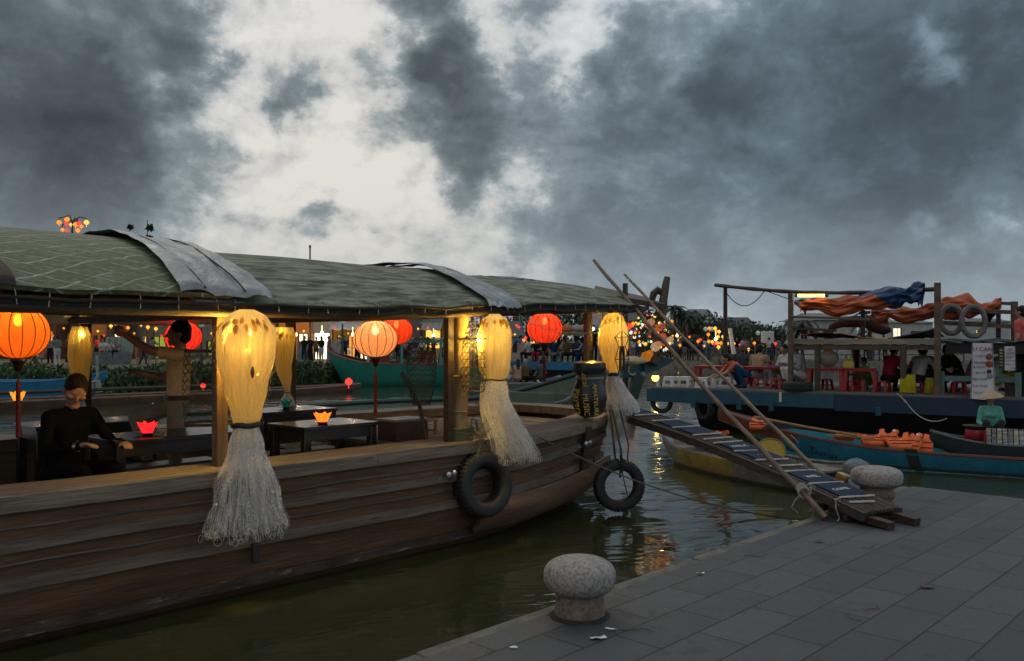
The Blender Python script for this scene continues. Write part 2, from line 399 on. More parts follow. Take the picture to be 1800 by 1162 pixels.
amp = nd(nt2, 'ShaderNodeMapRange'); amp.inputs[1].default_value = 0.4; amp.inputs[2].default_value = 0.62; amp.inputs[3].default_value = 0.02; amp.inputs[4].default_value = 0.22; L2(nc.outputs['Fac'], amp.inputs[0])
mm = nd(nt2, 'ShaderNodeMath', operation='MULTIPLY'); L2(nb.outputs['Fac'], mm.inputs[0]); L2(amp.outputs[0], mm.inputs[1])
ad = nd(nt2, 'ShaderNodeMath', operation='ADD'); L2(na.outputs['Fac'], ad.inputs[0]); L2(mm.outputs[0], ad.inputs[1])
bp = nd(nt2, 'ShaderNodeBump', Strength=0.36, Distance=0.07); L2(ad.outputs[0], bp.inputs['Height']); L2(bp.outputs[0], p.inputs['Normal'])
L2(p.outputs[0], out.inputs['Surface'])
mb = MB(); mb.grid(lambda u, v: (lerp(-160, 160, u), lerp(-40, 130, v), 0), 8, 8)
tag(mb.build('water', m), kind='structure')

# ------------------------------------------------------------------ quay
def rot2(p): return (p[0] * U.x + p[1] * N.x + Q0.x, p[0] * U.y + p[1] * N.y + Q0.y)
m, nt3, out = nodes_of('granite_paving'); L3 = nt3.links.new
p = nd(nt3, 'ShaderNodeBsdfPrincipled', Roughness=0.62); p.inputs['Specular IOR Level'].default_value = 0.35
tcq = nd(nt3, 'ShaderNodeTexCoord')
br = nd(nt3, 'ShaderNodeTexBrick', Scale=1.0); br.offset = 0.43; br.offset_frequency = 2; br.squash = 1.0
br.inputs['Brick Width'].default_value = 0.62; br.inputs['Row Height'].default_value = 0.3; br.inputs['Mortar Size'].default_value = 0.0065; br.inputs['Mortar Smooth'].default_value = 0.25; br.inputs['Bias'].default_value = -0.1
wn = nd(nt3, 'ShaderNodeTexNoise', Scale=0.7, Detail=2); L3(tcq.outputs['Object'], wn.inputs['Vector'])
br.inputs['Color1'].default_value = (0.066, 0.070, 0.077, 1); br.inputs['Color2'].default_value = (0.044, 0.048, 0.055, 1); br.inputs['Mortar'].default_value = (0.014, 0.014, 0.013, 1)
mo = nd(nt3, 'ShaderNodeMapping', vector_type='POINT'); mo.inputs['Location'].default_value = (0.2, 0.02, 0); L3(tcq.outputs['Object'], mo.inputs['Vector']); L3(mo.outputs[0], br.inputs['Vector'])
g1 = nd(nt3, 'ShaderNodeTexNoise', Scale=150.0, Detail=2, Roughness=0.8); L3(tcq.outputs['Object'], g1.inputs['Vector'])
g2 = nd(nt3, 'ShaderNodeTexNoise', Scale=1.6, Detail=7, Roughness=0.62); L3(tcq.outputs['Object'], g2.inputs['Vector'])
rg1 = ramp(nt3, [(0.3, (0.6, 0.6, 0.6)), (0.7, (1.35, 1.35, 1.35))]); L3(g1.outputs['Fac'], rg1.inputs[0])
rg2 = ramp(nt3, [(0.28, (0.42, 0.41, 0.40)), (0.42, (0.86, 0.86, 0.86)), (0.55, (1.0, 1.0, 1.0)), (0.74, (1.38, 1.35, 1.3))]); L3(g2.outputs['Fac'], rg2.inputs[0])
x1 = nd(nt3, 'ShaderNodeMix', data_type='RGBA', blend_type='MULTIPLY'); x1.inputs[0].default_value = 1; L3(br.outputs['Color'], x1.inputs[6]); L3(rg1.outputs[0], x1.inputs[7])
x2 = nd(nt3, 'ShaderNodeMix', data_type='RGBA', blend_type='MULTIPLY'); x2.inputs[0].default_value = 1; L3(x1.outputs[2], x2.inputs[6]); L3(rg2.outputs[0], x2.inputs[7])
g3 = nd(nt3, 'ShaderNodeTexNoise', Scale=4.5, Detail=6, Roughness=0.7); L3(tcq.outputs['Object'], g3.inputs['Vector'])
rg3 = ramp(nt3, [(0.60, (1, 1, 1)), (0.66, (0.62, 0.60, 0.58))]); L3(g3.outputs['Fac'], rg3.inputs[0])
x3 = nd(nt3, 'ShaderNodeMix', data_type='RGBA', blend_type='MULTIPLY'); x3.inputs[0].default_value = 1; L3(x2.outputs[2], x3.inputs[6]); L3(rg3.outputs[0], x3.inputs[7]); L3(x3.outputs[2], p.inputs['Base Color'])
rrq = nd(nt3, 'ShaderNodeMapRange'); rrq.inputs[1].default_value = 0.35; rrq.inputs[2].default_value = 0.65; rrq.inputs[3].default_value = 0.42; rrq.inputs[4].default_value = 0.75; L3(g2.outputs['Fac'], rrq.inputs[0]); L3(rrq.outputs[0], p.inputs['Roughness'])
hh = nd(nt3, 'ShaderNodeMath', operation='MULTIPLY_ADD'); L3(br.outputs['Fac'], hh.inputs[0]); hh.inputs[1].default_value = -1.0; 
h2 = nd(nt3, 'ShaderNodeMath', operation='MULTIPLY'); L3(g1.outputs['Fac'], h2.inputs[0]); h2.inputs[1].default_value = 0.25; L3(h2.outputs[0], hh.inputs[2])
bpq = nd(nt3, 'ShaderNodeBump', Strength=0.5, Distance=0.006); L3(hh.outputs[0], bpq.inputs['Height']); L3(bpq.outputs[0], p.inputs['Normal'])
L3(p.outputs[0], out.inputs['Surface']); paving = m
concrete = mat('coping_concrete', (0.17, 0.16, 0.14), (0.085, 0.08, 0.07), scale=8, rough=0.85, bump=0.6, bscale=40, c3=(0.06, 0.06, 0.05), c3at=0.6, c3scale=5)
CORN = 7.18
mb = MB()
mb.prism([(-30, -30), (CORN - 0.02, -30), (CORN - 0.02, -0.11), (-30, -0.11)], -1.5, QZ)
tag(mb.build('pavement', paving, loc=Q0, rotz=ANG, bevel=0.006), kind='structure')
mb = MB()
s = -30
random.seed(3)
while s < CORN - 0.02:
    e = min(CORN - 0.02, s + random.uniform(0.9, 1.4)); h = QZ - random.uniform(0.006, 0.022)
    mb.box(((s + e) / 2, -0.055 + random.uniform(-.006, .006), (h - 1.5) / 2), (e - s - 0.006, 0.106, h + 1.5)); s = e
tag(mb.build('kerb', concrete, loc=Q0, rotz=ANG, bevel=0.012), kind='structure')

# ------------------------------------------------------------------ bollards
granite = mat('bollard_granite', (0.33, 0.30, 0.28), (0.17, 0.155, 0.145), scale=55, detail=3, rough=0.8, bump=0.6, bscale=130, bdist=0.006, c3=(0.11, 0.09, 0.075), c3at=0.55, c3scale=4, lo=0.4, hi=0.62)
granite_d = mat('bollard_pedestal_granite', (0.22, 0.17, 0.135), (0.10, 0.075, 0.06), scale=40, detail=4, rough=0.85, bump=0.7, bscale=90, bdist=0.006, c3=(0.05, 0.04, 0.03), c3at=0.58, c3scale=7)
def bollard(label, loc, ped, cap):
    t = thing('mooring_bollard', label, 'bollard', loc, 0, 'stone mooring bollards on the quay')
    mb = MB(); mb.lathe(ped, 40, wob=0.015); mb.build('pedestal', granite_d, t, ang=60)
    mb = MB(); rb_ = ped[0][0]; mb.lathe([(rb_ + .035, 0.001), (rb_ + .022, .010), (rb_ + .004, .016), (rb_ - .01, .017)], 40, wob=0.12); mb.build('mortar_ring', mat('dirty_mortar', (.035, .03, .025), (.018, .016, .014), scale=20, rough=.95, bump=.6), t)
    mb = MB(); mb.lathe(cap, 56, wob=0.012); mb.build('cap', granite, t, ang=70)
    return t
def capprof(r, z0, z1, e=2.3, n=16, rb=0.13):
    pr = [(rb, z0 + 0.002)]; zc = (z0 + z1) / 2; hz = (z1 - z0) / 2
    for i in range(1, n):
        a = -math.pi / 2 + math.pi * i / n; c_, s_ = math.cos(a), math.sin(a)
        pr.append((r * abs(c_) ** (2 / e), zc + hz * math.copysign(abs(s_) ** (2 / e), s_)))
    return pr + [(0.0001, z1)]
bl = ground(1019, 1082, QZ)
bollard('granite bollard with a domed mushroom cap standing alone on the quay edge', bl,
        [(0.145, 0), (0.148, 0.02), (0.142, 0.05), (0.14, 0.10), (0.136, 0.14), (0.13, 0.17)], capprof(0.212, 0.118, 0.345, 2.5, rb=0.135))
bl2 = ground(1541, 893, QZ)
bollard('granite bollard with a wide flat cap and stepped pedestal beside the gangplank foot', bl2,
        [(0.17, 0), (0.175, 0.03), (0.165, 0.06), (0.148, 0.075), (0.15, 0.1), (0.168, 0.12), (0.168, 0.15), (0.15, 0.17), (0.15, 0.22)], capprof(0.236, 0.2, 0.40, 3.0, rb=0.15))
# litter on the paving
def scrap(name, label, cat, px, py, r, m_, z=QZ, curl=0.012, grp=None):
    mb = MB(); c = ground(px, py, z); a0 = random.random() * 6
    pts = [V((r * (1 + 0.5 * random.random()) * math.cos(a0 + k * 1.05) * 1.5, r * (0.5 + 0.5 * random.random()) * math.sin(a0 + k * 1.05), 0)) for k in range(6)]
    def fn(u, v): 
        k = u * 6; i = int(k) % 6; f = k - int(k); q = pts[i].lerp(pts[(i + 1) % 6], f) * max(v, 0.02)
        return (q.x, q.y, 0.004 + curl * (nz((q.x * 30, q.y * 30, a0)) + 0.5) * v + 0.002)
    mb.sheet(fn, 12, 3, 0.0015)
    o = mb.build(name, m_, loc=c); tag(o, label, cat, grp); return o
scrap('paper_scrap', 'torn white paper scrap on paving by the domed bollard foot', 'litter', 1074, 1109, 0.018, paperwhite)
scrap('paper_scrap', 'long white paper scrap on paving just in front of the domed bollard', 'litter', 1051, 1124, 0.026, paperwhite)
scrap('paper_scrap', 'tiny white paper scrap on paving towards the bottom edge', 'litter', 903, 1141, 0.014, paperwhite)
scrap('paper_scrap', 'small white scrap on open paving beyond the domed bollard', 'litter', 1231, 1010, 0.018, paperwhite)
scrap('dry_leaf', 'brown dry leaf lying on the open paving', 'leaf', 1629, 1034, 0.03, leafdry)
scrap('dry_leaf', 'small reddish leaf on paving near the gangplank foot', 'leaf', 1439, 953, 0.026, leafdry)
scrap('floating_leaf', 'red brown dead leaf floating on the water by the quay edge', 'leaf', 1176, 961, 0.05, leafdry, z=0.0, curl=0.04)
for q, (px, py, ln, a) in enumerate([(1497, 1085, .1, 2.1), (1535, 1070, .09, .9), (1330, 977, .13, .2), (1530, 962, .1, .3), (1120, 1108, .12, -.3)]):
    mb = MB(); c = ground(px, py, QZ + 0.004); d = V((math.cos(a), math.sin(a), 0)); e = V((-d.y, d.x, 0))
    mb.tube([c + d * ln * (k / 6 - .5) * 1.4 + e * 0.03 * math.sin(k * .9 + q) + V((0, 0, .003)) for k in range(7)], 0.0022, 5)
    tag(mb.build('twig', leafdry), ['curved twig lying on open paving', 'hooked twig beside the dry leaf on paving', 'thin straw near the water edge on paving', 'thin twig on paving below the gangplank', 'bent stalk on paving in front of the domed bollard'][q], 'twig')
# ================================================================== the wooden restaurant boat (s along, t across, z up)
BW, BE = -9.0, 6.1
def tr(s): return 2.37 + (0.80 * ((s - 3.2) / 2.9) ** 1.9 if s > 3.2 else 0) + (0.25 * ((-3 - s) / 6) ** 2 if s < -3 else 0)
def tf(s): return 8.5 - tr(s)
def zr(s): return 1.012 + (0.055 * ((s - 2.8) / 3.3) ** 2 if s > 2.8 else 0)
boat = thing('restaurant_boat', 'long brown wooden boat with a woven barrel roof over lantern lit tables, beside the quay', 'boat', Q0, ANG)
ROWS = [(0.93, .055, 6.08), (0.70, .065, 6.0), (0.45, .085, 5.9), (0.16, .17, 5.76), (0.02, .25, 5.62), (-0.35, .6, 5.2)]
def lift(s, z): return z + sstep(2.6, 6.0, s) * 0.10 * (1 - abs(z - 0.5) * 0.5) * (1 if z > -.1 else 0)
mb = MB()
K = 60
def hullpt(f, r, side):
    z, ins, se = ROWS[r]; s = lerp(BW, se, f); so_ = lerp(BW, BE, f)
    t = tr(so_) + ins
    return (s, t if side == 0 else 8.5 - t, lift(s, z) + 0.006 * nz((s * 1.3, r * 3, 0)))
for side in (0, 1):
    for r in range(len(ROWS) - 1):
        mb.grid(lambda u, v: tuple(lerp(a, b, v) for a, b in zip(hullpt(u, r, side), hullpt(u, r + 1, side))), K, 1, flip=(side == 1))
for r in range(len(ROWS) - 1):
    mb.grid(lambda u, v: tuple(lerp(lerp(hullpt(1, r + k, 0)[i], hullpt(1, r + k, 1)[i], u) for k in ()) if False else lerp(lerp(hullpt(1, r, 0)[i], hullpt(1, r, 1)[i], u), lerp(hullpt(1, r + 1, 0)[i], hullpt(1, r + 1, 1)[i], u), v) + (0.28 * math.sin(math.pi * u) if i == 0 else 0) for i in range(3)), 10, 1)
mb.build('hull', wood_hull, boat, ang=25)
# overlapping wale planks
def strake(z, w, h, s0, s1, ins, m_, side=0, seed=0):
    mb = MB(); k = int((s1 - s0) / 0.25) + 1
    def fn(u, v):
        s = lerp(s0, s1, u); f = (s - BW) / (BE - BW); t = tr(min(BE, s + 0.1)) + ins
        wob = 0.012 * nz((s * 1.7, z * 9, seed)) + 0.006 * nz((s * 7, z * 9, seed))
        a = v * 2 * math.pi; cx = (0 if v in (0, 1) else 0)
        q = [(0.03, -h / 2), (-w, -h / 2), (-w, h / 2), (0.03, h / 2), (0.03, -h / 2)][min(4, int(round(v * 4)))]
        tt = t + q[0] + (wob * .5 if q[0] < 0 else 0)
        return (s, tt if side == 0 else 8.5 - tt, lift(s, z) + q[1] + wob)
    mb.grid(fn, k, 4); o = len(mb.v)
    mb.face([o - 1 - (k + 1) * i for i in range(1, 5)][::-1]); 
    return mb.build('strake', m_, boat, smooth=True, ang=30)
for side in (0, 1):
    for i, (a, b) in enumerate([(-9, -1.6), (-1.598, 2.55), (2.552, 5.0), (5.05, 5.9)]):
        strake(0.692, 0.035, 0.068, a, b, 0.06, wood_rub, side, i)
        strake(0.447, 0.038, 0.074, a + 0.3 if i else a, (b + 0.297) if i < 3 else 5.8, 0.08, wood_rub, side, 5 + i)
    strake(0.80, 0.014, 0.012, -9, 5.9, 0.055, wood_rub, side, 11)
    strake(0.575, 0.012, 0.01, -9, 5.8, 0.068, wood_rub, side, 12)
    strake(0.12, 0.045, 0.075, -9, 5.62, 0.19, mat('barnacled_plank', (0.08, 0.055, 0.04), (0.035, 0.022, 0.018), scale=8, stretch=(2, .4, .4), rough=0.8, bump=0.8, bscale=22, c3=(0.2, 0.18, 0.155), c3at=0.58, c3scale=7), side, 13)
# thick forward wale with rounded end
mb = MB()
mb.sheet(lambda u, v: (lerp(2.9, 5.86 - 0.12 * (1 - v), u), tr(lerp(2.9, 5.9, u)) + lerp(0.10, 0.06, v) - 0.05 * math.sin(math.pi * min(1, v)) ** .5 - 0.012, lift(lerp(2.9, 5.8, u), lerp(0.17, 0.385, v)) + 0.03 * u * v), 26, 6, -0.05)
mb.build('bow_wale', wood_hull, boat)
def railbox(mb, side, s0, s1, w=0.45, h=0.112, n=40):
    def P(u, q):
        s = lerp(s0, s1, u); t = tr(s); wob = 0.008 * nz((s * 1.5, 3, side)) + 0.004 * nz((s * 6, 1, side))
        tt = t + q[0] + (wob if q[0] == 0 else 0)
        return (s, tt if side == 0 else 8.5 - tt, zr(s) + q[1] + wob * (1 if q[1] == 0 else .5))
    prof = [(w, -h), (0, -h), (0, -0.012), (0.012, 0), (w, 0), (w, -h)]
    mb.grid(lambda u, v: P(u, prof[min(5, int(round(v * 5)))]), n, 5, flip=(side == 1))
    for u in (0, 1):
        o = len(mb.v); mb.v += [V(P(u, q)) for q in prof[:-1]]; mb.face([o + i for i in range(5)])
for side in (0, 1):
    for a, b in ((-9, -2.4), (-2.397, 1.72), (1.723, 5.0), (5.003, 6.1)):
        mb = MB(); railbox(mb, side, a, b); mb.build('gunwale', wood_rail, boat, ang=30)
mb = MB(); mb.grid(lambda u, v: (6.02 + 0.26 * math.sin(math.pi * u) + [-.32, .07, .07, -.32, -.32][int(round(v * 4))], lerp(tr(6.1), tf(6.1), u), 1.072 + [0, 0, -.1, -.1, 0][int(round(v * 4))]), 12, 4, flip=True)
mb.build('bow_rail', wood_rail, boat, ang=30)
mb = MB()          # inner lining, deck and foredeck
for side in (0, 1):
    sg = lambda t: t if side == 0 else 8.5 - t
    mb.grid(lambda u, v: (lerp(-9, 6.0, u), sg(tr(lerp(-9, 6.0, u)) + 0.40), lerp(0.46, 0.93, v)), 40, 1, flip=(side == 0))
mb.build('lining', mat('lining_wood', (0.15, 0.10, 0.05), (0.08, 0.05, 0.028), scale=5, stretch=(3, .3, .3), rough=.6, bump=.4), boat)
mb = MB()
for k in range(22): 
    t0, t1 = 2.6 + k * 0.152, 2.6 + (k + 1) * 0.152 - 0.006
    mb.box((-3.2, (t0 + t1) / 2, 0.44), (11.6, t1 - t0, 0.03))
mb.build('deck', wood_dark, boat)
plank_pale = mat('pale_plank', (0.26, 0.2, 0.12), (0.15, 0.11, 0.065), scale=6, stretch=(2.5, .3, .3), rough=.65, bump=.4)
mb = MB()
for k in range(20):
    s = 2.75 + k * 0.162
    a, b = tr(min(6.1, s)) + 0.42, tf(min(6.1, s)) - 0.42
    mb.box((s, (a + b) / 2, 0.9 + random.uniform(-.004, .004)), (0.15, b - a, 0.03))
mb.build('foredeck', plank_pale, boat)
mb = MB(); mb.box((2.66, 4.25, .68), (.03, 2.9, .42)); mb.build('bulkhead', wood_dark, boat)
# batten and hardware on the hull side
mb = MB(); mb.beam((4.92, tr(4.92) - .005, 0.98), (4.86, tr(4.9) + .05, 0.30), 0.10, 0.05, up=(0, 1, 0)); mb.build('side_batten', wood_dark, boat)
for s, z in ((2.52, .735), (4.86, .79)):
    mb = MB(); mb.ell((s, tr(s) + .0, z), .035, 12, 8); mb.ell((s + .07, tr(s) + .0, z + .008), .03, 12, 8); mb.beam((s - .1, tr(s) + .04, z - .03), (s + .1, tr(s) + .04, z - .03), .03, .02)
    mb.build('bolt', steel, boat)
mb = MB(); mb.box((.60, tr(0.6) + .03, .36), (.06, .05, .15)); mb.build('drain_flap', rubber, boat, bevel=.01)

# ---- posts
for (s, t, w_, m_) in [(0.42, 2.60, .092, wood_post), (2.66, 2.52, .075, wood_dark), (5.22, 2.92, .06, wood_post), (5.34, 2.98, .07, wood_dark), (0.62, 5.86, .115, wood_dark), (3.05, 5.86, .10, wood_dark), (5.35, 5.5, .09, wood_dark), (-2.4, 2.6, .1, wood_dark), (-2.4, 5.86, .1, wood_dark)]:
    ht = 2.2 + .17 * sstep(1, 6.3, s); mb = MB(); mb.box((s, t, (zr(s) - .02 + ht) / 2), (w_, w_ * .9, ht - zr(s) + .02)); mb.build('post', m_, boat, bevel=.006)
mb = MB(); mb.tube([(2.83 + .004 * k, 2.56 + .01 * math.sin(k), 1.0 + .135 * k) for k in range(10)], [.082, .08, .079, .079, .078, .078, .077, .076, .075, .075], 16)
for z in (1.28, 1.62, 1.95): mb.tube([(2.83 + .078 * math.cos(a / 16 * 6.283), 2.56 + .078 * math.sin(a / 16 * 6.283), z) for a in range(16)], .007, 5, closed=True)
mb.build('post', mat('yellow_bamboo', (0.36, 0.25, 0.11), (0.22, 0.14, 0.06), scale=6, stretch=(.4, .4, 3), rough=.5, bump=.4), boat)
# ---- poles under the eave and roof structure
def rise(s): return .17 * sstep(1, 6.3, s)
mb = MB()
for t, z, r in ((2.47, 2.165, .036), (6.03, 2.165, .036)):
    mb.tube([(s, (t if t < 4 else t) + (tr(s) - 2.37) * (.45 if t < 4 else -.45), z + rise(s) + .01 * nz((s, t, 2))) for s in [-7 + .5 * k for k in range(27)]], [r * (1 + .1 * nz((k * .7, t, 0))) for k in range(27)], 10)
mb.build('eave_pole', wood_pole, boat)
HALF = 1.83
def roofz(s, t, lift_=0):
    e = (t - 4.25) / HALF; 
    z = 2.235 + rise(s) + (0.54 - rise(s)) * (1 - abs(e) ** 2.15) + lift_
    return z + 0.018 * nz((s * .9, t * 1.3, 1)) + .03 * sstep(.86, 1, abs(e)) * nz((s * 2.2, 7, 0))
def roofpt(s, v, lift_=0, over=0.0, hw=None):
    h = (hw or HALF) + over - max(0, (tr(s) - 2.37)) * .42
    t = 4.25 - h + 2 * h * v; e = (t - 4.25) / h
    return (s, t, roofz(s, 4.25 + e * HALF, lift_))
# woven bamboo mat with bright diagonal lacing
m, nt4, out = nodes_of('woven_bamboo_roof'); L4 = nt4.links.new
p = nd(nt4, 'ShaderNodeBsdfPrincipled', Roughness=0.72)
tco = nd(nt4, 'ShaderNodeTexCoord'); tq = nd(nt4, 'ShaderNodeMapping', vector_type='TEXTURE'); tq.inputs['Scale'].default_value = (.9, .25, .25); L4(tco.outputs['Object'], tq.inputs['Vector'])
nA = nd(nt4, 'ShaderNodeTexNoise', Scale=6.0, Detail=7, Roughness=.65); L4(tq.outputs[0], nA.inputs['Vector'])
rA = ramp(nt4, [(.3, (.048, .060, .022)), (.5, (.092, .105, .044)), (.7, (.155, .165, .09))]); L4(nA.outputs['Fac'], rA.inputs[0])
def lacing(ang, sc, wd):
    mp = nd(nt4, 'ShaderNodeMapping', vector_type='POINT'); mp.inputs['Rotation'].default_value = (0, 0, ang); L4(tco.outputs['Object'], mp.inputs['Vector'])
    nn = nd(nt4, 'ShaderNodeTexNoise', Scale=2.6, Detail=3); L4(tco.outputs['Object'], nn.inputs['Vector'])
    wv = nd(nt4, 'ShaderNodeSeparateXYZ'); L4(mp.outputs[0], wv.inputs[0])
    a = nd(nt4, 'ShaderNodeMath', operation='MULTIPLY_ADD'); L4(nn.outputs['Fac'], a.inputs[0]); a.inputs[1].default_value = .14; L4(wv.outputs[0], a.inputs[2])
    b = nd(nt4, 'ShaderNodeMath', operation='MULTIPLY'); L4(a.outputs[0], b.inputs[0]); b.inputs[1].default_value = sc
    f = nd(nt4, 'ShaderNodeMath', operation='FRACT'); L4(b.outputs[0], f.inputs[0])
    g = nd(nt4, 'ShaderNodeMapRange', interpolation_type='SMOOTHSTEP'); g.inputs[1].default_value = wd; g.inputs[2].default_value = 0; L4(f.outputs[0], g.inputs[0])
    br_ = nd(nt4, 'ShaderNodeTexNoise', Scale=5.0, Detail=4, W=ang) if False else nd(nt4, 'ShaderNodeTexNoise', Scale=4.0 + ang, Detail=4); L4(mp.outputs[0], br_.inputs['Vector'])
    h = nd(nt4, 'ShaderNodeMapRange'); h.inputs[1].default_value = .36; h.inputs[2].default_value = .56; L4(br_.outputs['Fac'], h.inputs[0])
    k = nd(nt4, 'ShaderNodeMath', operation='MULTIPLY'); L4(g.outputs[0], k.inputs[0]); L4(h.outputs[0], k.inputs[1]); return k.outputs[0]
la = nd(nt4, 'ShaderNodeMath', operation='MAXIMUM'); L4(lacing(R(62), 6.6, .12), la.inputs[0]); L4(lacing(R(110), 7.4, .11), la.inputs[1])
mxl = nd(nt4, 'ShaderNodeMix', data_type='RGBA'); L4(la.outputs[0], mxl.inputs[0]); L4(rA.outputs[0], mxl.inputs[6]); mxl.inputs[7].default_value = (.40, .45, .41, 1)
L4(mxl.outputs[2], p.inputs['Base Color'])
wvx = nd(nt4, 'ShaderNodeTexChecker', Scale=26.0); L4(tco.outputs['Object'], wvx.inputs['Vector'])
wvm = nd(nt4, 'ShaderNodeMix', data_type='RGBA', blend_type='MULTIPLY'); wvm.inputs[0].default_value = .55; L4(mxl.outputs[2], wvm.inputs[6]); wvr = ramp(nt4, [(0, (.72, .72, .70)), (1, (1.12, 1.12, 1.08))]); L4(wvx.outputs['Fac'], wvr.inputs[0]); L4(wvr.outputs[0], wvm.inputs[7]); L4(wvm.outputs[2], p.inputs['Base Color'])
ha = nd(nt4, 'ShaderNodeMath', operation='MULTIPLY_ADD'); L4(la.outputs[0], ha.inputs[0]); ha.inputs[1].default_value = .5; L4(nA.outputs['Fac'], ha.inputs[2])
bA = nd(nt4, 'ShaderNodeBump', Strength=.5, Distance=.02); L4(ha.outputs[0], bA.inputs['Height']); L4(bA.outputs[0], p.inputs['Normal']); L4(p.outputs[0], out.inputs['Surface'])
roof_woven = m
roof_grey = mat('mossy_mat_roof', (0.235, 0.245, 0.185), (0.045, 0.058, 0.031), scale=4.2, detail=9, stretch=(1.3, .30, .4), rough=.8, bump=.6, bscale=12, c3=(.30, .295, .27), c3at=.58, c3scale=6, lo=.36, hi=.6)
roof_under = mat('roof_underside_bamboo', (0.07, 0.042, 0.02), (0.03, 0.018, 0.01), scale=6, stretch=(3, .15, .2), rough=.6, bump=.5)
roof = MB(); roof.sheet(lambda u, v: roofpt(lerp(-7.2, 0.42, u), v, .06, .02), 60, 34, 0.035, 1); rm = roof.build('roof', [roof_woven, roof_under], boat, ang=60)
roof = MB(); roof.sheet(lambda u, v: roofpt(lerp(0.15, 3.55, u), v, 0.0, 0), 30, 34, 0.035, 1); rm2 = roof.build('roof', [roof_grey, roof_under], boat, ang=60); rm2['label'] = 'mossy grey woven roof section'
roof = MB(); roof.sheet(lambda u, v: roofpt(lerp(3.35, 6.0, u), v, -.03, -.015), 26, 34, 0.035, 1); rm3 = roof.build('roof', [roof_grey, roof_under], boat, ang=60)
mb = MB()        # thick dark rolled edge and its laths
for side in (0, 1):
    for dz, dt, r in ((-.015, .02, .03), (-.045, .045, .024), (-.05, -.0, .016), (.008, -.012, .014)):
        pts = []
        for k in range(54):
            s = lerp(-7.1, 5.98, k / 53); q = roofpt(s, side, -.02); pts.append((s, q[1] + (dt if side == 0 else -dt), q[2] + dz + .008 * nz((s * 3, dz * 90, side))))
        mb.tube(pts, r, 8)
mb.build('rolled_eave', mat('dark_eave_cane', (0.03, 0.026, 0.02), (0.014, 0.012, 0.01), scale=8, stretch=(2, .2, .2), rough=.75, bump=.7), boat)
random.seed(11)
for k in range(46):
    mb = MB()
    s = -6 + k * .26 + random.uniform(-.05, .05); q = V(roofpt(s, 0, 0.0)); d = random.uniform(-.03, .03)
    mb.tube([q + V((0, .05, .035 + (.06 if s < .4 else 0))), q + V((d * .4, -.016, .02)), q + V((d, -.022, -.06))], .0035, 4); mb.build('eave_lashing', rope_pale, boat)
mb = MB()        # arched ribs and long laths under the roof
for k in range(12):
    s = -6 + k * 1.05
    mb.tube([V(roofpt(s, v / 16, -.055)) for v in range(17)], .022, 6)
for v in (.07, .13, .2, .3, .4, .5, .6, .7, .8, .87, .93):
    mb.tube([V(roofpt(-7 + k * .5, v, -.085)) + V((0, .01 * nz((k, v * 9, 0)), 0)) for k in range(26)], .02, 6)
for s in (-2.4, .5, 2.75, 5.3): mb.beam((s, 2.62, 2.16 + rise(s)), (s, 5.88, 2.16 + rise(s)), .06, .07)
mb.build('roof_frame', mat('lath_bamboo', (0.12, 0.075, 0.035), (0.05, 0.03, 0.016), scale=5, stretch=(2, .3, .3), rough=.55, bump=.4), boat)
# pale flysheet laid along the far eave
mb = MB(); mb.sheet(lambda u, v: (lerp(-6.5, 5.4, u), 5.72 + .3 * v, 2.215 - .08 * v + rise(lerp(-6.5, 5.4, u)) + .012 * nz((u * 40, v * 3, 4))), 60, 3, .004)
mb.build('eave_sheet', mat('pale_sheet', (.4, .4, .36), (.25, .25, .22), rough=.6, bump=.3), boat)
# plastic strips over the roof joints
tarp = mat('grey_tarpaulin', (0.22, 0.235, 0.255), (0.12, 0.13, 0.145), scale=3, detail=7, rough=.4, bump=.5, bscale=9, bdist=.03, c3=(.42, .43, .44), c3at=.56, c3scale=4, spec=.6)
def wrinkle(s, v, k): return .013 * nz((s * 6, v * 5, k)) + .009 * nz((s * 15, v * 9, k))
def strip(s0, s1, v0, v1, up, name='tarp_strip', nu=22, nv=60, rid=0, par=None, m_=tarp, k=0):
    mb = MB()
    def fn(u, v):
        vv = lerp(v0, v1, v); flare = .10 * sstep(.25, 0, vv) * (u - .35) * 1.2
        s = lerp(s0, s1, u) + flare + .02 * nz((vv * 5, u, k)); q = roofpt(s, max(0, vv), 0)
        z = q[2] + up + .07 * (1 - sstep(.2, .55, u)) * rid + wrinkle(s, vv * 3, k) + .02 * abs(math.sin(u * 9 + vv * 4)) * (1 - vv) + .01
        dd = min(0, vv) * 2 * HALF
        return (s, q[1] + dd * .35 - .02, z + dd * .9)
    mb.sheet(fn, nu, nv, .004); return mb.build(name, m_, boat if par is None else par, ang=70)
t1 = strip(0.06, 0.66, -.012, .9, .062, rid=.45, par=rm)
mb = MB()
for s0 in (.2, .52): mb.tube([V(roofpt(s0 + .02 * nz((v * 9, s0, 0)), max(.0, v), 0)) + V((0, -.03, .10 if s0 < .4 else .085)) for v in [k / 30 for k in range(-0, 20)]], .006, 5)
mb.build('cord', rope_dark, t1)
strip(3.1, 3.32, -.02, .8, .03, par=rm2, k=3, nu=12)
strip(3.34, 3.44, -.02, .8, .022, par=rm2, k=5, nu=8)
strip(4.45, 5.1, .30, .8, -.05, par=rm3, k=7, m_=mat('black_tarpaulin', (.014, .018, .024), (.008, .01, .014), rough=.45, bump=.6, bscale=8), name='black_tarp')
strip(-2.6, -1.1, -.012, .42, .08, par=rm, k=9, m_=mat('brown_patch', (.045, .022, .016), (.03, .014, .01), rough=.7, bump=.4), name='roof_patch')
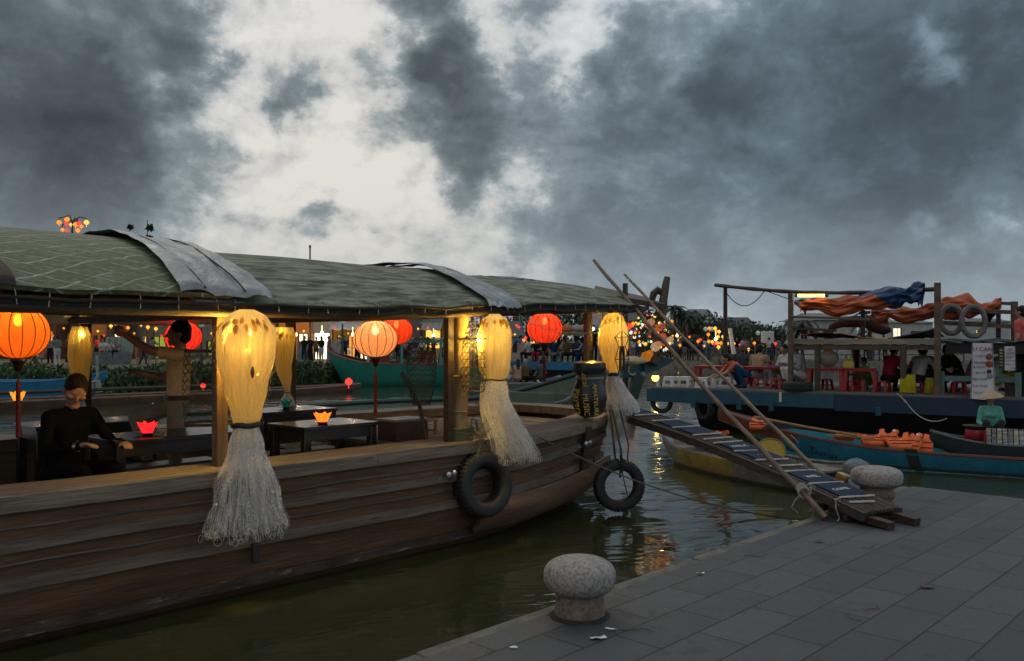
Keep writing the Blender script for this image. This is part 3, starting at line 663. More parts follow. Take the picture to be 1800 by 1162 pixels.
# white flexible strings of little lights between the posts
fairy = glow('fairy_bulb', (1, .8, .45), 3.0)
def string_lights(name, label, pts, r=.004, root=None, m_=rope_pale):
    mb = MB(); P = []
    for a, b, sag in pts:
        a, b = V(a), V(b)
        for k in range(13):
            f = k / 12; P.append(a.lerp(b, f) - V((0, 0, sag * 4 * f * (1 - f))))
    mb.tube(P, r, 5); random.seed(4)
    for k in range(2, len(P) - 1, 2): mb.tube([P[k], P[k] + V((random.uniform(-.02, .02), 0, random.choice((-.05, .035))))], r * .7, 4)
    return tag(mb.build(name, m_), label, 'cord')
string_lights('fairy_light_string', 'thin white fairy light string drooping across the roof mouth past the round red lantern', [(B(3.45, 2.36, 2.22), B(3.75, 2.4, 2.13), .02), (B(3.75, 2.4, 2.13), B(5.2, 2.62, 2.16), .13), (B(5.2, 2.62, 2.16), B(5.9, 2.8, 2.3), .02)])

# ---- green mooring rope lashed round the bamboo post, with its bow
lash = thing('rope_lashing', 'green rope lashed round the bamboo roof post with a loose bow', 'rope', B(2.8, 2.52, zr(2.8)), ANG)
mb = MB()
for j in range(6):
    mb.tube([(.03 + (.13 + .008 * math.sin(j * 3)) * math.cos(a / 20 * 6.283), .02 + .115 * math.sin(a / 20 * 6.283), .018 + j * .02 + .006 * math.sin(a + j)) for a in range(20)], .013, 6, closed=True)
mb.build('coil', rope_green, lash)
mb = MB()
for sx, l in ((1, .16), (-1, .12)):
    mb.tube([(.12, -.12, .09), (.12 + sx * l * .5, -.16, .2), (.12 + sx * l, -.17, .22), (.12 + sx * l * 1.1, -.17, .14), (.12 + sx * l * .5, -.16, .06), (.12, -.14, .06)], .009, 6)
mb.tube([(.12, -.14, .07), (.07, -.2, -.06), (.0, -.215, -.2), (-.03, -.2, -.36)], .009, 6); mb.tube([(.12, -.14, .07), (.17, -.2, -.05), (.24, -.215, -.17), (.2, -.215, -.1), (.14, -.2, 0)], .009, 6)
mb.build('knot', rope_green, lash)
# ---- mooring line from the hull across the water
mb = MB(); a = B(3.78, tr(3.78) - .03, .97); b = V((3.28, 8.62, .12))
pts = [a.lerp(b, k / 30) - V((0, 0, .33 * 4 * (k / 30) * (1 - k / 30) * .55)) for k in range(31)]
mb.tube(pts, .0085, 6); tag(mb.build('mooring_line', rope_green), 'slack green mooring line strung from the boat rail over the water', 'rope')

# ---- tyres
def tyre_mesh(ro, ri, wd, n=48):
    mb = MB(); rc = (ro + ri) / 2; hr = (ro - ri) / 2; k = 40
    def fn(u, v):
        a = u * 2 * math.pi; b = v * 2 * math.pi
        cr_, sr_ = math.cos(b), math.sin(b); e = 2.7
        x = math.copysign(abs(cr_) ** (2 / e), cr_) * hr; y = math.copysign(abs(sr_) ** (2 / e), sr_) * wd / 2
        if x > hr * .72: x -= .012 * (math.sin(u * 2 * math.pi * 44 + (2.2 if y > 0 else 0)) > 0.25) + .010 * (abs(y) < wd * .05) + .008 * (abs(abs(y) - wd * .24) < wd * .03)
        rr = rc + x
        return (rr * math.cos(a), y, rr * math.sin(a))
    mb.grid(fn, n * 4, k); return mb
def tyre(label, loc, face, ro=.30, ri=.165, wd=.19, ropes=(), grp='tyre fenders', tilt=0):
    t = thing('tyre_fender', label, 'tyre', loc, 0, grp)
    mb = tyre_mesh(ro, ri, wd); f = V(face).normalized(); x = V((0, 0, 1)).cross(f)
    if x.length < .1: x = V((1, 0, 0))
    x.normalize(); z = x.cross(f)
    rot = Matrix((x, f, z)).transposed() @ Matrix.Rotation(tilt, 3, 'X'); mb.v = [rot @ p for p in mb.v]
    mb.build('tread', rubber, t, ang=50)
    for pts, r in ropes:
        mb = MB(); mb.tube(pts, r, 6); mb.build('rope', rope_dark, t)
    return t
ty = B(2.94, tr(2.9) - .02, .60)
tyre('black tyre fender flat against the hull below the rope bow', ty, (.62, -.78, .12), .315, .165, .2)
ty = at(1088, 853, 9.65)
tyre('black tyre fender dangling clear off the bow on cords over open water', ty, (.15, -.99, .02), .30, .17, .16,
     [([(-.03, 0, .2), (-.045, .06, .4), (-.02, .75, .86)], .012), ([(.0, -.09, .1), (.02, -.095, .31), (.02, .02, .42), (.0, .75, .86)], .014), ([(.1, .02, .27), (.12, .10, .45), (.09, .75, .86)], .008), ([(.02, .08, .33), (.03, .05, .2), (.07, .02, .0), (.11, -.01, -.16)], .006), ([(.02, -.1, .32), (.02, -.11, .2), (.03, -.04, .17), (.02, .08, .2)], .016)])
# ================================================================== nets, lanterns, traps
warm_bulb = glow('warm_bulb', (1.0, .72, .25), 14.0); lantern_bulb = glow('lantern_bulb', (1, .8, .5), 45.0)
net_top = net_mat('lit_net_cloth', (.92, .82, .54), 1.14, 60, .74)  # yellower copy of the net cloth, lamp glow mixed into its colour
net_mid = net_mat('net_cloth', (.92, .86, .82), .40, 130, .6)
net_skirt = net_mat('net_skirt_cloth', (.92, .90, .88), .22, 170, .6)
thread = mat('net_thread', (.95, .93, .90), (.85, .83, .8), rough=.6, bump=0, trans=.4)
thread_y = mat('net_thread_tan', (.85, .72, .45), (.6, .5, .3), rough=.6, bump=0, trans=.7)
petal = mat('dried_petal', (.72, .50, .18), (.5, .34, .11), rough=.6, bump=.2, trans=.85)
def fishing_net(label, loc, prof, lean, watts, bulbs, seed=0, skirt_from=.8, loops=80, strands=270, petals=26, tie_w=.02, lightc=(1, .60, .085), squash=.8, glare=None):
    """prof: list of (z, r); lean(z) -> (dx, dy)"""
    random.seed(seed + 50)
    t = thing('fishing_net', label, 'fishing net', loc, ANG, 'bundled fishing nets hung on the roof posts')
    zt, zb = prof[0][0], prof[-1][0]; zn = min(prof[1:-1], key=lambda q: q[1])[0] if len(prof) > 3 else None
    def rad(z):
        for (z0, r0), (z1, r1) in zip(prof, prof[1:]):
            if z <= z0 and z >= z1:
                f = (z0 - z) / (z0 - z1); f = f * f * (3 - 2 * f); return lerp(r0, r1, f)
        return prof[-1][1]
    def pt(a, z, k=1.0):
        r = rad(z) * k; pl = 1 + .035 * math.sin(a * 9 + seed) + .035 * math.sin(a * 23 + z * 2 + seed * 2) + .025 * math.sin(a * 37 + seed) + .08 * nz((math.cos(a) * 2, math.sin(a) * 2, z * 3 + seed))
        dx, dy = lean(z); return V((dx + r * pl * math.cos(a), dy + r * pl * math.sin(a) * squash, z))
    neck = min(prof[2:-1], key=lambda q: q[1])[0]
    mb = MB()
    for k in (1.0, .86): mb.grid(lambda u, v: pt(u * 6.2832, lerp(zt, neck, v), k), 150, 26, closed_u=True)
    mb.build('net_bundle', net_top, t, ang=180)
    mb = MB()
    zs = lerp(neck, zb, .42)
    for k in (1.0, .7): mb.grid(lambda u, v: pt(u * 6.2832, lerp(neck, zs + .22 * (zs - zb) * (math.sin(u * 50 + seed) * .5 + 1.6 * nz((u * 17, seed, k * 3))), v), k), 90, 12, closed_u=True)
    mb.build('net_fall', net_mid, t, ang=180)
    mb = MB()
    for k in (1.02, .8, .55): mb.grid(lambda u, v: pt(u * 6.2832, lerp(neck, zb + .04 + .05 * nz((u * 23, seed, k)), v), k), 90, 16, closed_u=True)
    mb.build('net_skirt', net_skirt, t, ang=180)
    mb = MB()
    for i in range(strands):
        a = random.random() * 6.2832; k = random.uniform(.55, 1.04); z0 = neck; ze = zb + random.uniform(-.02, .08)
        drift = random.uniform(-.35, .35); ph = random.random() * 9
        mb.tube([pt(a + drift * f * f + .05 * math.sin(ph + f * 14), lerp(z0, ze, f), k * (1 + .03 * math.sin(ph * 3 + f * 20))) for f in [q / 13 for q in range(14)]], .0008, 3, cap=False)
    for i in range(loops):
        a = random.random() * 6.2832; c = pt(a, zb + random.uniform(-.015, .05), random.uniform(.7, 1.05)); r = random.uniform(.014, .03); ta = random.random() * 3
        mb.tube([c + V((r * math.cos(q / 10 * 6.283) * math.cos(ta), r * math.cos(q / 10 * 6.283) * math.sin(ta), r * math.sin(q / 10 * 6.283))) for q in range(10)], .0013, 3, closed=True)
    mb.build('net_threads', thread, t, ang=180)
    mb = MB()        # loose halo of mesh round the lit part
    for i in range(int(strands * .16)):
        a = random.random() * 6.2832; z0 = lerp(zt, neck, random.uniform(.02, .5)); z1 = z0 - random.uniform(.15, .5) * (zt - neck); k = random.uniform(1.0, 1.2); ph = random.random() * 9
        mb.tube([pt(a + .14 * math.sin(ph + f * 9), lerp(z0, max(z1, neck), f), k * (1 + .05 * math.sin(ph + f * 11))) for f in [q / 8 for q in range(9)]], .0012, 3, cap=False)
    mb.build('net_threads', thread_y, t, ang=180)
    mb = MB(); r = rad(neck)
    mb.tube([pt(a / 24 * 6.2832, neck + .004 * math.sin(a), 1.05) for a in range(24)], tie_w, 8, closed=True)
    mb.build('tie', mat('black_band', (.012, .012, .013), rough=.5), t)
    mb = MB()
    for i in range(petals):
        a = random.random() * 6.2832; z = lerp(zt, neck, random.uniform(.06, .14)); l = random.uniform(.05, .085); c = pt(a, z, 1.06); o_ = V((math.cos(a), math.sin(a) * squash, 0)); sd = V((-o_.y, o_.x, 0)).normalized()
        mb.grid(lambda u, v: c + V((0, 0, -l * v)) + o_ * .02 * math.sin(v * 2.5) + sd * (u - .5) * .03 * math.sin(max(.03, v) ** .7 * 3.1), 4, 6)
    if petals: mb.build('petals', petal, t)
    if glare: lamp('net_glare', V(glare), watts * 4.2, lightc, .03, t); mb = MB(); mb.ell(glare, (.016, .016, .02), 12, 8); mb.build('bulb', warm_bulb, t)
    for (da, z, k) in bulbs:
        mb = MB(); mb.ell(pt(da, z, k), (.02, .02, .026), 12, 8); mb.build('bulb', warm_bulb, t)
        lamp('net_lamp', pt(da, z, k), watts * 15.0 / len(bulbs), lightc, .03, t)
    return t, pt
FRONT = -math.pi / 2 - .5
nA_loc = B(.44, 2.24, 0)
netA, ptA = fishing_net('tallest bundled fishing net glowing yellow, tied with a black band before the square yellow post', nA_loc,
    [(2.18, .05), (2.13, .14), (2.02, .205), (1.86, .20), (1.60, .15), (1.42, .108), (1.345, .088), (1.20, .125), (0.85, .235), (.56, .30)], lambda z: (0, 0), 9, [(FRONT + .5, 1.97, .2), (FRONT - .5, 1.92, .2)], 1, petals=70, glare=(-.03, .225, 1.93))
mb = MB(); mb.ell(ptA(FRONT + .3, 1.73, 1.08), (.014, .014, .042), 10, 8); mb.build('float', mat('brown_float', (.12, .06, .02), rough=.5), netA)
mb = MB()
for a, z in ((FRONT + .95, .86), (FRONT - 1.0, .80)): mb.ell(ptA(a, z, 1.03), .012, 10, 8)
mb.build('float', mat('clear_float', (.7, .72, .75), rough=.15, bump=0), netA)
def leanB(z): return (.26 * sstep(1.45, .75, z) , -.05 * sstep(1.5, .8, z))
fishing_net('glowing yellow fishing net beside the bamboo post, its white skirt sweeping sideways over the tyre', B(3.05, 2.30, 0),
    [(2.21, .05), (2.15, .13), (2.02, .17), (1.85, .165), (1.70, .155), (1.585, .12), (1.50, .14), (1.15, .20), (.80, .25)], leanB, 9, [(FRONT - .9, 1.93, .3), (FRONT + .1, 2.04, .2)], 2, petals=40, tie_w=.007, glare=(-.19, .03, 1.97))
def leanC(z): return (.20 * sstep(1.55, 1.1, z), -.02)
fishing_net('smallest glowing fishing net at the bow, gathered grey below, behind the black drum sign', B(5.60, 2.83, 0),
    [(2.31, .04), (2.24, .13), (2.1, .185), (1.92, .195), (1.72, .15), (1.55, .055), (1.42, .13), (1.12, .225), (.98, .21), (.76, .15)], leanC, 7, [(FRONT + .2, 2.18, .2), (FRONT - .2, 2.06, .2)], 3, petals=18, strands=300, glare=(-.17, .16, 2.1))
fishing_net('pale fishing net knotted in its middle beside the far post behind the seated man', B(.48, 5.70, 0),
    [(2.1, .07), (2.0, .10), (1.8, .105), (1.6, .085), (1.35, .045), (1.2, .09), (1.08, .11)], lambda z: (.04, 0), .30, [(FRONT + .4, 2.02, .7)], 4, petals=8, strands=140, loops=20, tie_w=.004)
fishing_net('pale fishing net pinched to a knot behind the dark post nearest the round cream lantern', B(2.86, 5.72, 0),
    [(2.12, .12), (2.02, .15), (1.85, .13), (1.6, .09), (1.33, .035), (1.2, .09), (1.12, .11)], lambda z: (.06 * sstep(1.7, 1.3, z), 0), .42, [(FRONT - .3, 2.06, .5)], 5, petals=24, strands=140, loops=20, tie_w=.004)

# ---- round silk lanterns
def silk_lantern(label, loc, r, col, watts, light, em=.0, tassel=.4, hz=.82, ribs=16, grp='round silk lanterns under the boat roof', clear=.1, bulb=True, lz=.15):
    t = thing('silk_lantern', label, 'lantern', loc, random.random(), grp)
    shade = cloth_lamp('silk_%d' % (len(MATS)), col, clear, .8, em)
    prof = []
    for i in range(25):
        a = -math.pi / 2 * .86 + math.pi * .86 * i / 24; prof.append((r * math.cos(a) ** .9, r * hz * math.sin(a) / math.sin(math.pi / 2 * .86)))
    mb = MB(); n = ribs * 4; 
    def fn(u, v):
        i = v * 24; k = int(min(23, i)); f = i - k; rr = lerp(prof[k][0], prof[k + 1][0], f); z = lerp(prof[k][1], prof[k + 1][1], f)
        rr *= 1 - .022 * math.sin(u * ribs * math.pi) ** 2
        return (rr * math.cos(u * 6.28318), rr * math.sin(u * 6.28318), z)
    mb.grid(fn, n, 24, closed_u=True); mb.build('shade', shade, t, ang=180)
    mb = MB()
    for k in range(ribs):
        a = k / ribs * 6.28318; mb.tube([(q * 1.006 * math.cos(a), q * 1.006 * math.sin(a), z) for q, z in prof], .0032, 5)
    mb.build('ribs', mat('lantern_rib', (.06, .012, .008), (.04, .01, .006), rough=.6, bump=0), t)
    rt = prof[-1][0]; zt = prof[-1][1]
    mb = MB(); mb.lathe([(rt, zt), (rt * 1.03, zt + .004), (rt * 1.03, zt + .03), (rt * .8, zt + .034)], 24); mb.build('collar', mat('lantern_collar', (.18, .02, .015), rough=.5), t)
    mb = MB(); zb = -zt; mb.lathe([(.004, zb - .10), (.02, zb - .09), (.03, zb - .06), (rt * .75, zb - .035), (rt * 1.02, zb - .02), (rt * 1.02, zb + .004), (rt * .9, zb + .006)], 24); mb.build('cup', mat('lantern_cup', (.02, .008, .006), rough=.4), t)
    if tassel:
        mb = MB(); mb.tube([(0, 0, zb - .09), (0, 0, zb - .16)], .003, 5); mb.lathe([(.003, zb - .16 - tassel), (.017, zb - .155 - tassel), (.015, zb - .17), (.004, zb - .15)], 10); mb.build('tassel', mat('red_tassel', (.16, .008, .012), (.09, .005, .008), scale=60, stretch=(1, 1, 20), rough=.8), t)
    mb = MB(); mb.tube([(0, 0, zt + .02), (0, 0, zt + lz)], .003, 5); mb.build('cord', rope_dark, t)
    if bulb:
        mb = MB(); mb.ell((0, 0, zt * .5), (.032, .032, .045), 12, 8); mb.build('bulb', lantern_bulb, t)
    lamp('lantern_lamp', (0, 0, zt * .45), watts, light, .035, t)
    return t
def LB(px, py, t): 
    dx = (px - 900) / 1500; k = dx * -math.sin(ANG) + math.cos(ANG); d = (t + 3.42) / k; return at(px, py, d)
silk_lantern('big amber orange silk lantern with a bright bulb spot hanging above the seated man', LB(32, 585, 3.2), .205, (.92, .20, .018), 5.5, (1, .52, .15), hz=.86)
silk_lantern('cream and orange silk lantern glowing white in its middle, hung over the low tables', LB(660, 596, 3.25), .215, (.96, .42, .19), 4.6, (1, .70, .40), hz=.80)
silk_lantern('plain bright red silk lantern in the mouth of the roof near the bow', LB(957, 577, 3.0), .205, (.90, .07, .03), 4.0, (1, .45, .22), hz=.82, tassel=.28)
silk_lantern('red silk lantern half hidden behind the cream and orange one', LB(697, 582, 4.9), .2, (.90, .07, .02), 4.0, (1, .4, .15), hz=.82, tassel=.0)
silk_lantern('red silk lantern right behind the head of the standing man', LB(322, 592, 5.75), .20, (.92, .05, .03), 4.5, (1, .4, .2), hz=.8, tassel=.0)

# ---- lotus shaped paper lanterns
def lotus(label, loc, col, watts, r=.075, h=.10, n=6, light=(1, .55, .2), em=.35, dish=True, lit=True):
    t = thing('lotus_lantern', label, 'paper lantern', loc, random.random() * 3, 'lotus shaped paper lanterns')
    m_ = cloth_lamp('lotus_%d' % len(MATS), col, .0, .75, em)
    for k in range(n):
        a = k / n * 6.28318; o_ = V((math.cos(a), math.sin(a), 0)); s_ = V((-o_.y, o_.x, 0)); mb = MB()
        def fn(u, v):
            wv = r * 1.30 * (.55 + .75 * v) * max(.0, 1 - max(0, (v - .34) / .66) ** 1.7) + .001
            rr = r * (.46 + .74 * v ** .9)
            return o_ * (rr - .22 * (abs(u - .5) * 2) ** 2 * wv) + s_ * (u - .5) * wv + V((0, 0, .012 + h * v))
        mb.sheet(fn, 8, 10, .0015); mb.build('petal', m_, t)
    if dish:
        mb = MB(); mb.lathe([(r * .55, -.002), (r * .62, .004), (r * .62, .016), (r * 1.5, .022), (r * 1.55, .026), (r * .5, .021), (.001, .021)], 24); mb.build('base', lacquer, t)
    if lit: lamp('lotus_lamp', (0, 0, .04 + h * .25), watts, light, .02, t)
    return t
TZ = 1.19
def on_table(px, py, z=TZ): return ground(px, py, z)
lotus('red lotus paper lantern on the table by the raised knee', on_table(259, 765), (.95, .05, .05), .30, .068, .10, light=(1, .35, .25), em=.5)
lotus('orange lotus paper lantern on the middle low table', on_table(567, 745), (.98, .36, .04), .40, .072, .095, em=.5)
lotus('dark green lotus paper lantern on the table behind the orange one', on_table(503, 719), (.01, .16, .13), .35, .06, .095, em=.12)
lotus('blue lotus paper lantern on the far rail beyond the dark post', B(3.25, 5.9, 1.03), (.01, .17, .30), .35, .06, .11, em=.15)
lotus('yellow lotus paper lantern under the big amber lantern', at(31, 708, 8.55), (.85, .48, .07), .35, .065, .105, em=.35)
lotus('cream lotus paper lantern tucked behind the bamboo post', at(793, 742, 9.35), (.85, .50, .22), .5, .075, .15, em=.5)
lotus('pale lotus paper lantern half hidden by the standing man hip', on_table(277, 722, 1.22), (.8, .6, .3), .2, .05, .07, em=.3)

# ---- woven fish traps
cane = mat('trap_cane', (.11, .07, .035), (.06, .04, .02), rough=.6, bump=0)
def hexweave(mb, fn, nu, nv, r, jit=.0, closed=True):      # fn(u, v) -> point; three strand directions as in kagome weave
    for sgn in (1, -1):
        for k in range(nu):
            mb.tube([fn(((k + sgn * q / 2) / nu) % 1.0 if closed else (k + sgn * q / 2) / nu, q / nv) + V((jit * nz((k, q, sgn)), jit * nz((q, k, 3)), 0)) for q in range(nv + 1)], r, 4, cap=False)
    for q in range(1, nv, 2): mb.tube([fn(k / (nu * 2), (q + .5) / nv) for k in range(nu * 2)], r, 4, closed=True)
ta = thing('fish_trap', 'large hexagonal weave fish trap basket hanging beside the square yellow post', 'fish trap', B(.50, 2.94, 0), ANG, 'woven fish traps')
def trapA(u, v): 
    r = .175 + .02 * math.sin(v * 3.14); a = u * 6.28318; return V((r * math.cos(a), r * math.sin(a), lerp(1.88, 1.30, v)))
mb = MB(); hexweave(mb, trapA, 14, 18, .0016, .002); mb.build('weave', cane, ta)
mb = MB()
for v in (0, .02, 1, .985): mb.tube([trapA(k / 40, v) * 1 for k in range(40)], .006, 5, closed=True)
mb.build('rim', cane, ta)
mb = MB(); mb.tube([(.05, -.10, 1.42), (.035, -.10, 1.62), (.06, -.1, 1.72), (.1, -.1, 1.69), (.125, -.1, 1.6), (.125, -.1, 1.42)], .022, 8, closed=True); mb.build('throat', mat('black_throat', (.012, .011, .012), rough=.6), ta)
mb = MB(); mb.tube([(0, 0, 1.89), (.06, -.03, 2.02), (.1, -.05, 2.17)], .004, 5); mb.build('hanger', rope_dark, ta)
tb = thing('fish_trap', 'vase shaped wicker fish trap with a wide ring top in front of the bamboo post', 'fish trap', B(2.83, 2.36, 0), ANG, 'woven fish traps')
PB = [(2.19, .03), (2.10, .06), (2.03, .075), (2.0, .06), (1.96, .085), (1.80, .105), (1.60, .11), (1.47, .085)]
def trapB(u, v):
    i = v * (len(PB) - 4 - .001); k = int(i); f = i - k; z = lerp(PB[k + 3][0], PB[k + 4][0], f); r = lerp(PB[k + 3][1], PB[k + 4][1], f); a = u * 6.28318
    return V((r * 1.25 * math.cos(a), r * math.sin(a), z))
mb = MB(); hexweave(mb, trapB, 13, 22, .0026, .002); mb.build('weave', iron, tb)
mb = MB()
for z, r in ((1.975, .155), (1.93, .11), (2.08, .06), (2.03, .085), (2.13, .045)): mb.tube([(r * math.cos(k / 28 * 6.283), r * .8 * math.sin(k / 28 * 6.283), z + .008 * math.sin(k * 1.7)) for k in range(28)], .005, 5, closed=True)
for k in range(9):
    a = k / 9 * 6.283; mb.tube([(.04 * math.cos(a), .035 * math.sin(a), 2.14), (.085 * math.cos(a), .07 * math.sin(a), 2.02), (.06 * math.cos(a), .05 * math.sin(a), 1.98)], .003, 4)
for sx in (-1, 1): mb.tube([(0, -.02, 1.93), (sx * .025, -.02, 1.88), (sx * .04, -.02, 1.6)], .008, 5)
mb.build('rim', iron, tb)
tb2 = thing('fish_trap', 'loose wire mesh fish trap dangling on the far side of the dark post edge', 'fish trap', B(2.50, 2.72, 0), ANG, 'woven fish traps')
mb = MB(); PB2 = trapB
def trapC(u, v): 
    r = [.07, .13, .145, .135, .115, .085][min(5, int(v * 5))] if v >= 1 else lerp([.07, .13, .145, .135, .115, .085][int(v * 5)], [.07, .13, .145, .135, .115, .085][int(v * 5) + 1], v * 5 - int(v * 5)); a = u * 6.28318
    return V((r * math.cos(a), r * math.sin(a), lerp(1.98, 1.36, v)))
hexweave(mb, trapC, 14, 24, .0020, .002); mb.build('weave', iron, tb2)
mb = MB()
for v in (.0, .2, .999): mb = MB(); mb.tube([trapC(k / 30, v) for k in range(30)], .004, 5, closed=True); mb.build('rim', iron, tb2)
mb = MB(); mb.tube([B(2.33, 2.8, 1.66), B(2.5, 2.75, 1.35), B(2.56, 2.72, 1.03)], [.018, .02, .022], 8); tag(mb.build('driftwood_stick', wood_dark), 'short dark stick leaning against the foot of the bamboo post', 'stick')
# wire frame lamp in front of the bow net
tw = thing('wire_frame_trap', 'two tier wire frame trap hung before the bow net', 'fish trap', B(5.42, 2.55, 0), ANG, 'woven fish traps')
mb = MB()
def ring(z, rx): 
    return [(rx * math.cos(k / 12 * 6.283), rx * .5 * math.sin(k / 12 * 6.283), z) for k in range(12)]
for z, rx in ((2.06, .035), (2.0, .125), (1.89, .065), (1.875, .06), (1.74, .125), (1.58, .06)): mb.tube(ring(z, rx), .0035, 4, closed=True)
for k in range(0, 12, 2):
    a = k / 12 * 6.283; mb.tube([(q * math.cos(a), q * .5 * math.sin(a), z) for z, q in ((2.06, .035), (2.0, .125), (1.89, .065), (1.74, .125), (1.58, .06))], .003, 4)
mb.tube([(0, 0, 2.06), (-.02, 0, 2.3)], .003, 4); mb.build('wire_frame', iron, tw)
mb = MB(); mb.ell((0, 0, 1.86), (.035, .03, .035), 10, 8); mb.tube([(-.03, 0, 1.84), (-.035, 0, 1.6)], .016, 7); mb.tube([(.03, 0, 1.84), (.035, 0, 1.6)], .016, 7); mb.build('funnel', iron, tw)

# ---- black drum with hand lettering
TXT = {}
def letters(txt, mat_, size, parent, loc, rot, thick=.002, shear=0, name='lettering'):
    cu = bpy.data.curves.new('t', 'FONT'); cu.body = txt; cu.size = size; cu.extrude = thick; cu.align_x = 'CENTER'; cu.align_y = 'CENTER'; cu.shear = shear; cu.resolution_u = 2
    o = bpy.data.objects.new('t', cu); C.objects.link(o); dg = bpy.context.evaluated_depsgraph_get(); dg.update()
    me = bpy.data.meshes.new_from_object(o.evaluated_get(dg)); bpy.data.objects.remove(o); me.materials.clear(); me.materials.append(mat_)
    q = link(name, me, parent); q.location = loc; q.rotation_euler = rot if isinstance(rot, Euler) else rot.to_euler(); return q
drum = thing('lettered_drum_sign', 'black pot shaped sign hand lettered in yellow on the rail at the bow', 'sign', B(5.02, 2.72, zr(5) + .05), ANG); drum.scale = (1.12, 1.12, 1.1)
mb = MB(); mb.lathe([(.10, 0), (.16, .03), (.21, .13), (.22, .2), (.195, .3), (.165, .36), (.16, .44), (.2, .47), (.21, .52), (.20, .56), (.12, .58)], 36, wob=.03); mb.v = [V((p.x, p.y * .72, p.z)) for p in mb.v]
mb.build('body', mat('black_plastic', (.012, .012, .013), (.02, .02, .02), rough=.35, bump=.3, bscale=6), drum)
mb = MB(); mb.tube([(.165 * 1.03 * math.cos(k / 30 * 6.283), .125 * math.sin(k / 30 * 6.283), .40) for k in range(30)], .012, 6, closed=True); mb.build('band', mat('grey_tape', (.2, .19, .17), rough=.4), drum)
yl = mat('yellow_lettering', (.62, .44, .06), (.4, .27, .03), rough=.5, bump=0)
fd = (V((0, 0, 0)) - B(5.02, 2.72)).normalized(); ad_ = math.atan2(fd.y, fd.x) - ANG
for txt, da, z, sz, rr, tl in (('Players', -.52, .17, .095, .228, -.12), ('MUSIC', -.02, .14, .08, .234, -.1), ('Local', -.16, .41, .085, .188, -.12), ('AMATEURS', .46, .19, .068, .236, -.1)):
    a = ad_ + da; x = rr * math.cos(a); y = rr * .74 * math.sin(a); nrm = V((math.cos(a), math.sin(a) / .74, -.05)).normalized()
    fr = frame(nrm, (0, 0, 1)); xx = V((0, 0, -1)); zz = nrm; xx = (xx - zz * xx.dot(zz)).normalized(); yy = zz.cross(xx); M3 = Matrix((xx, yy, zz)).transposed() @ Matrix.Rotation(tl * -1, 3, 'Z')
    letters(txt, yl, sz, drum, (x, y, z), M3, .003, .15)
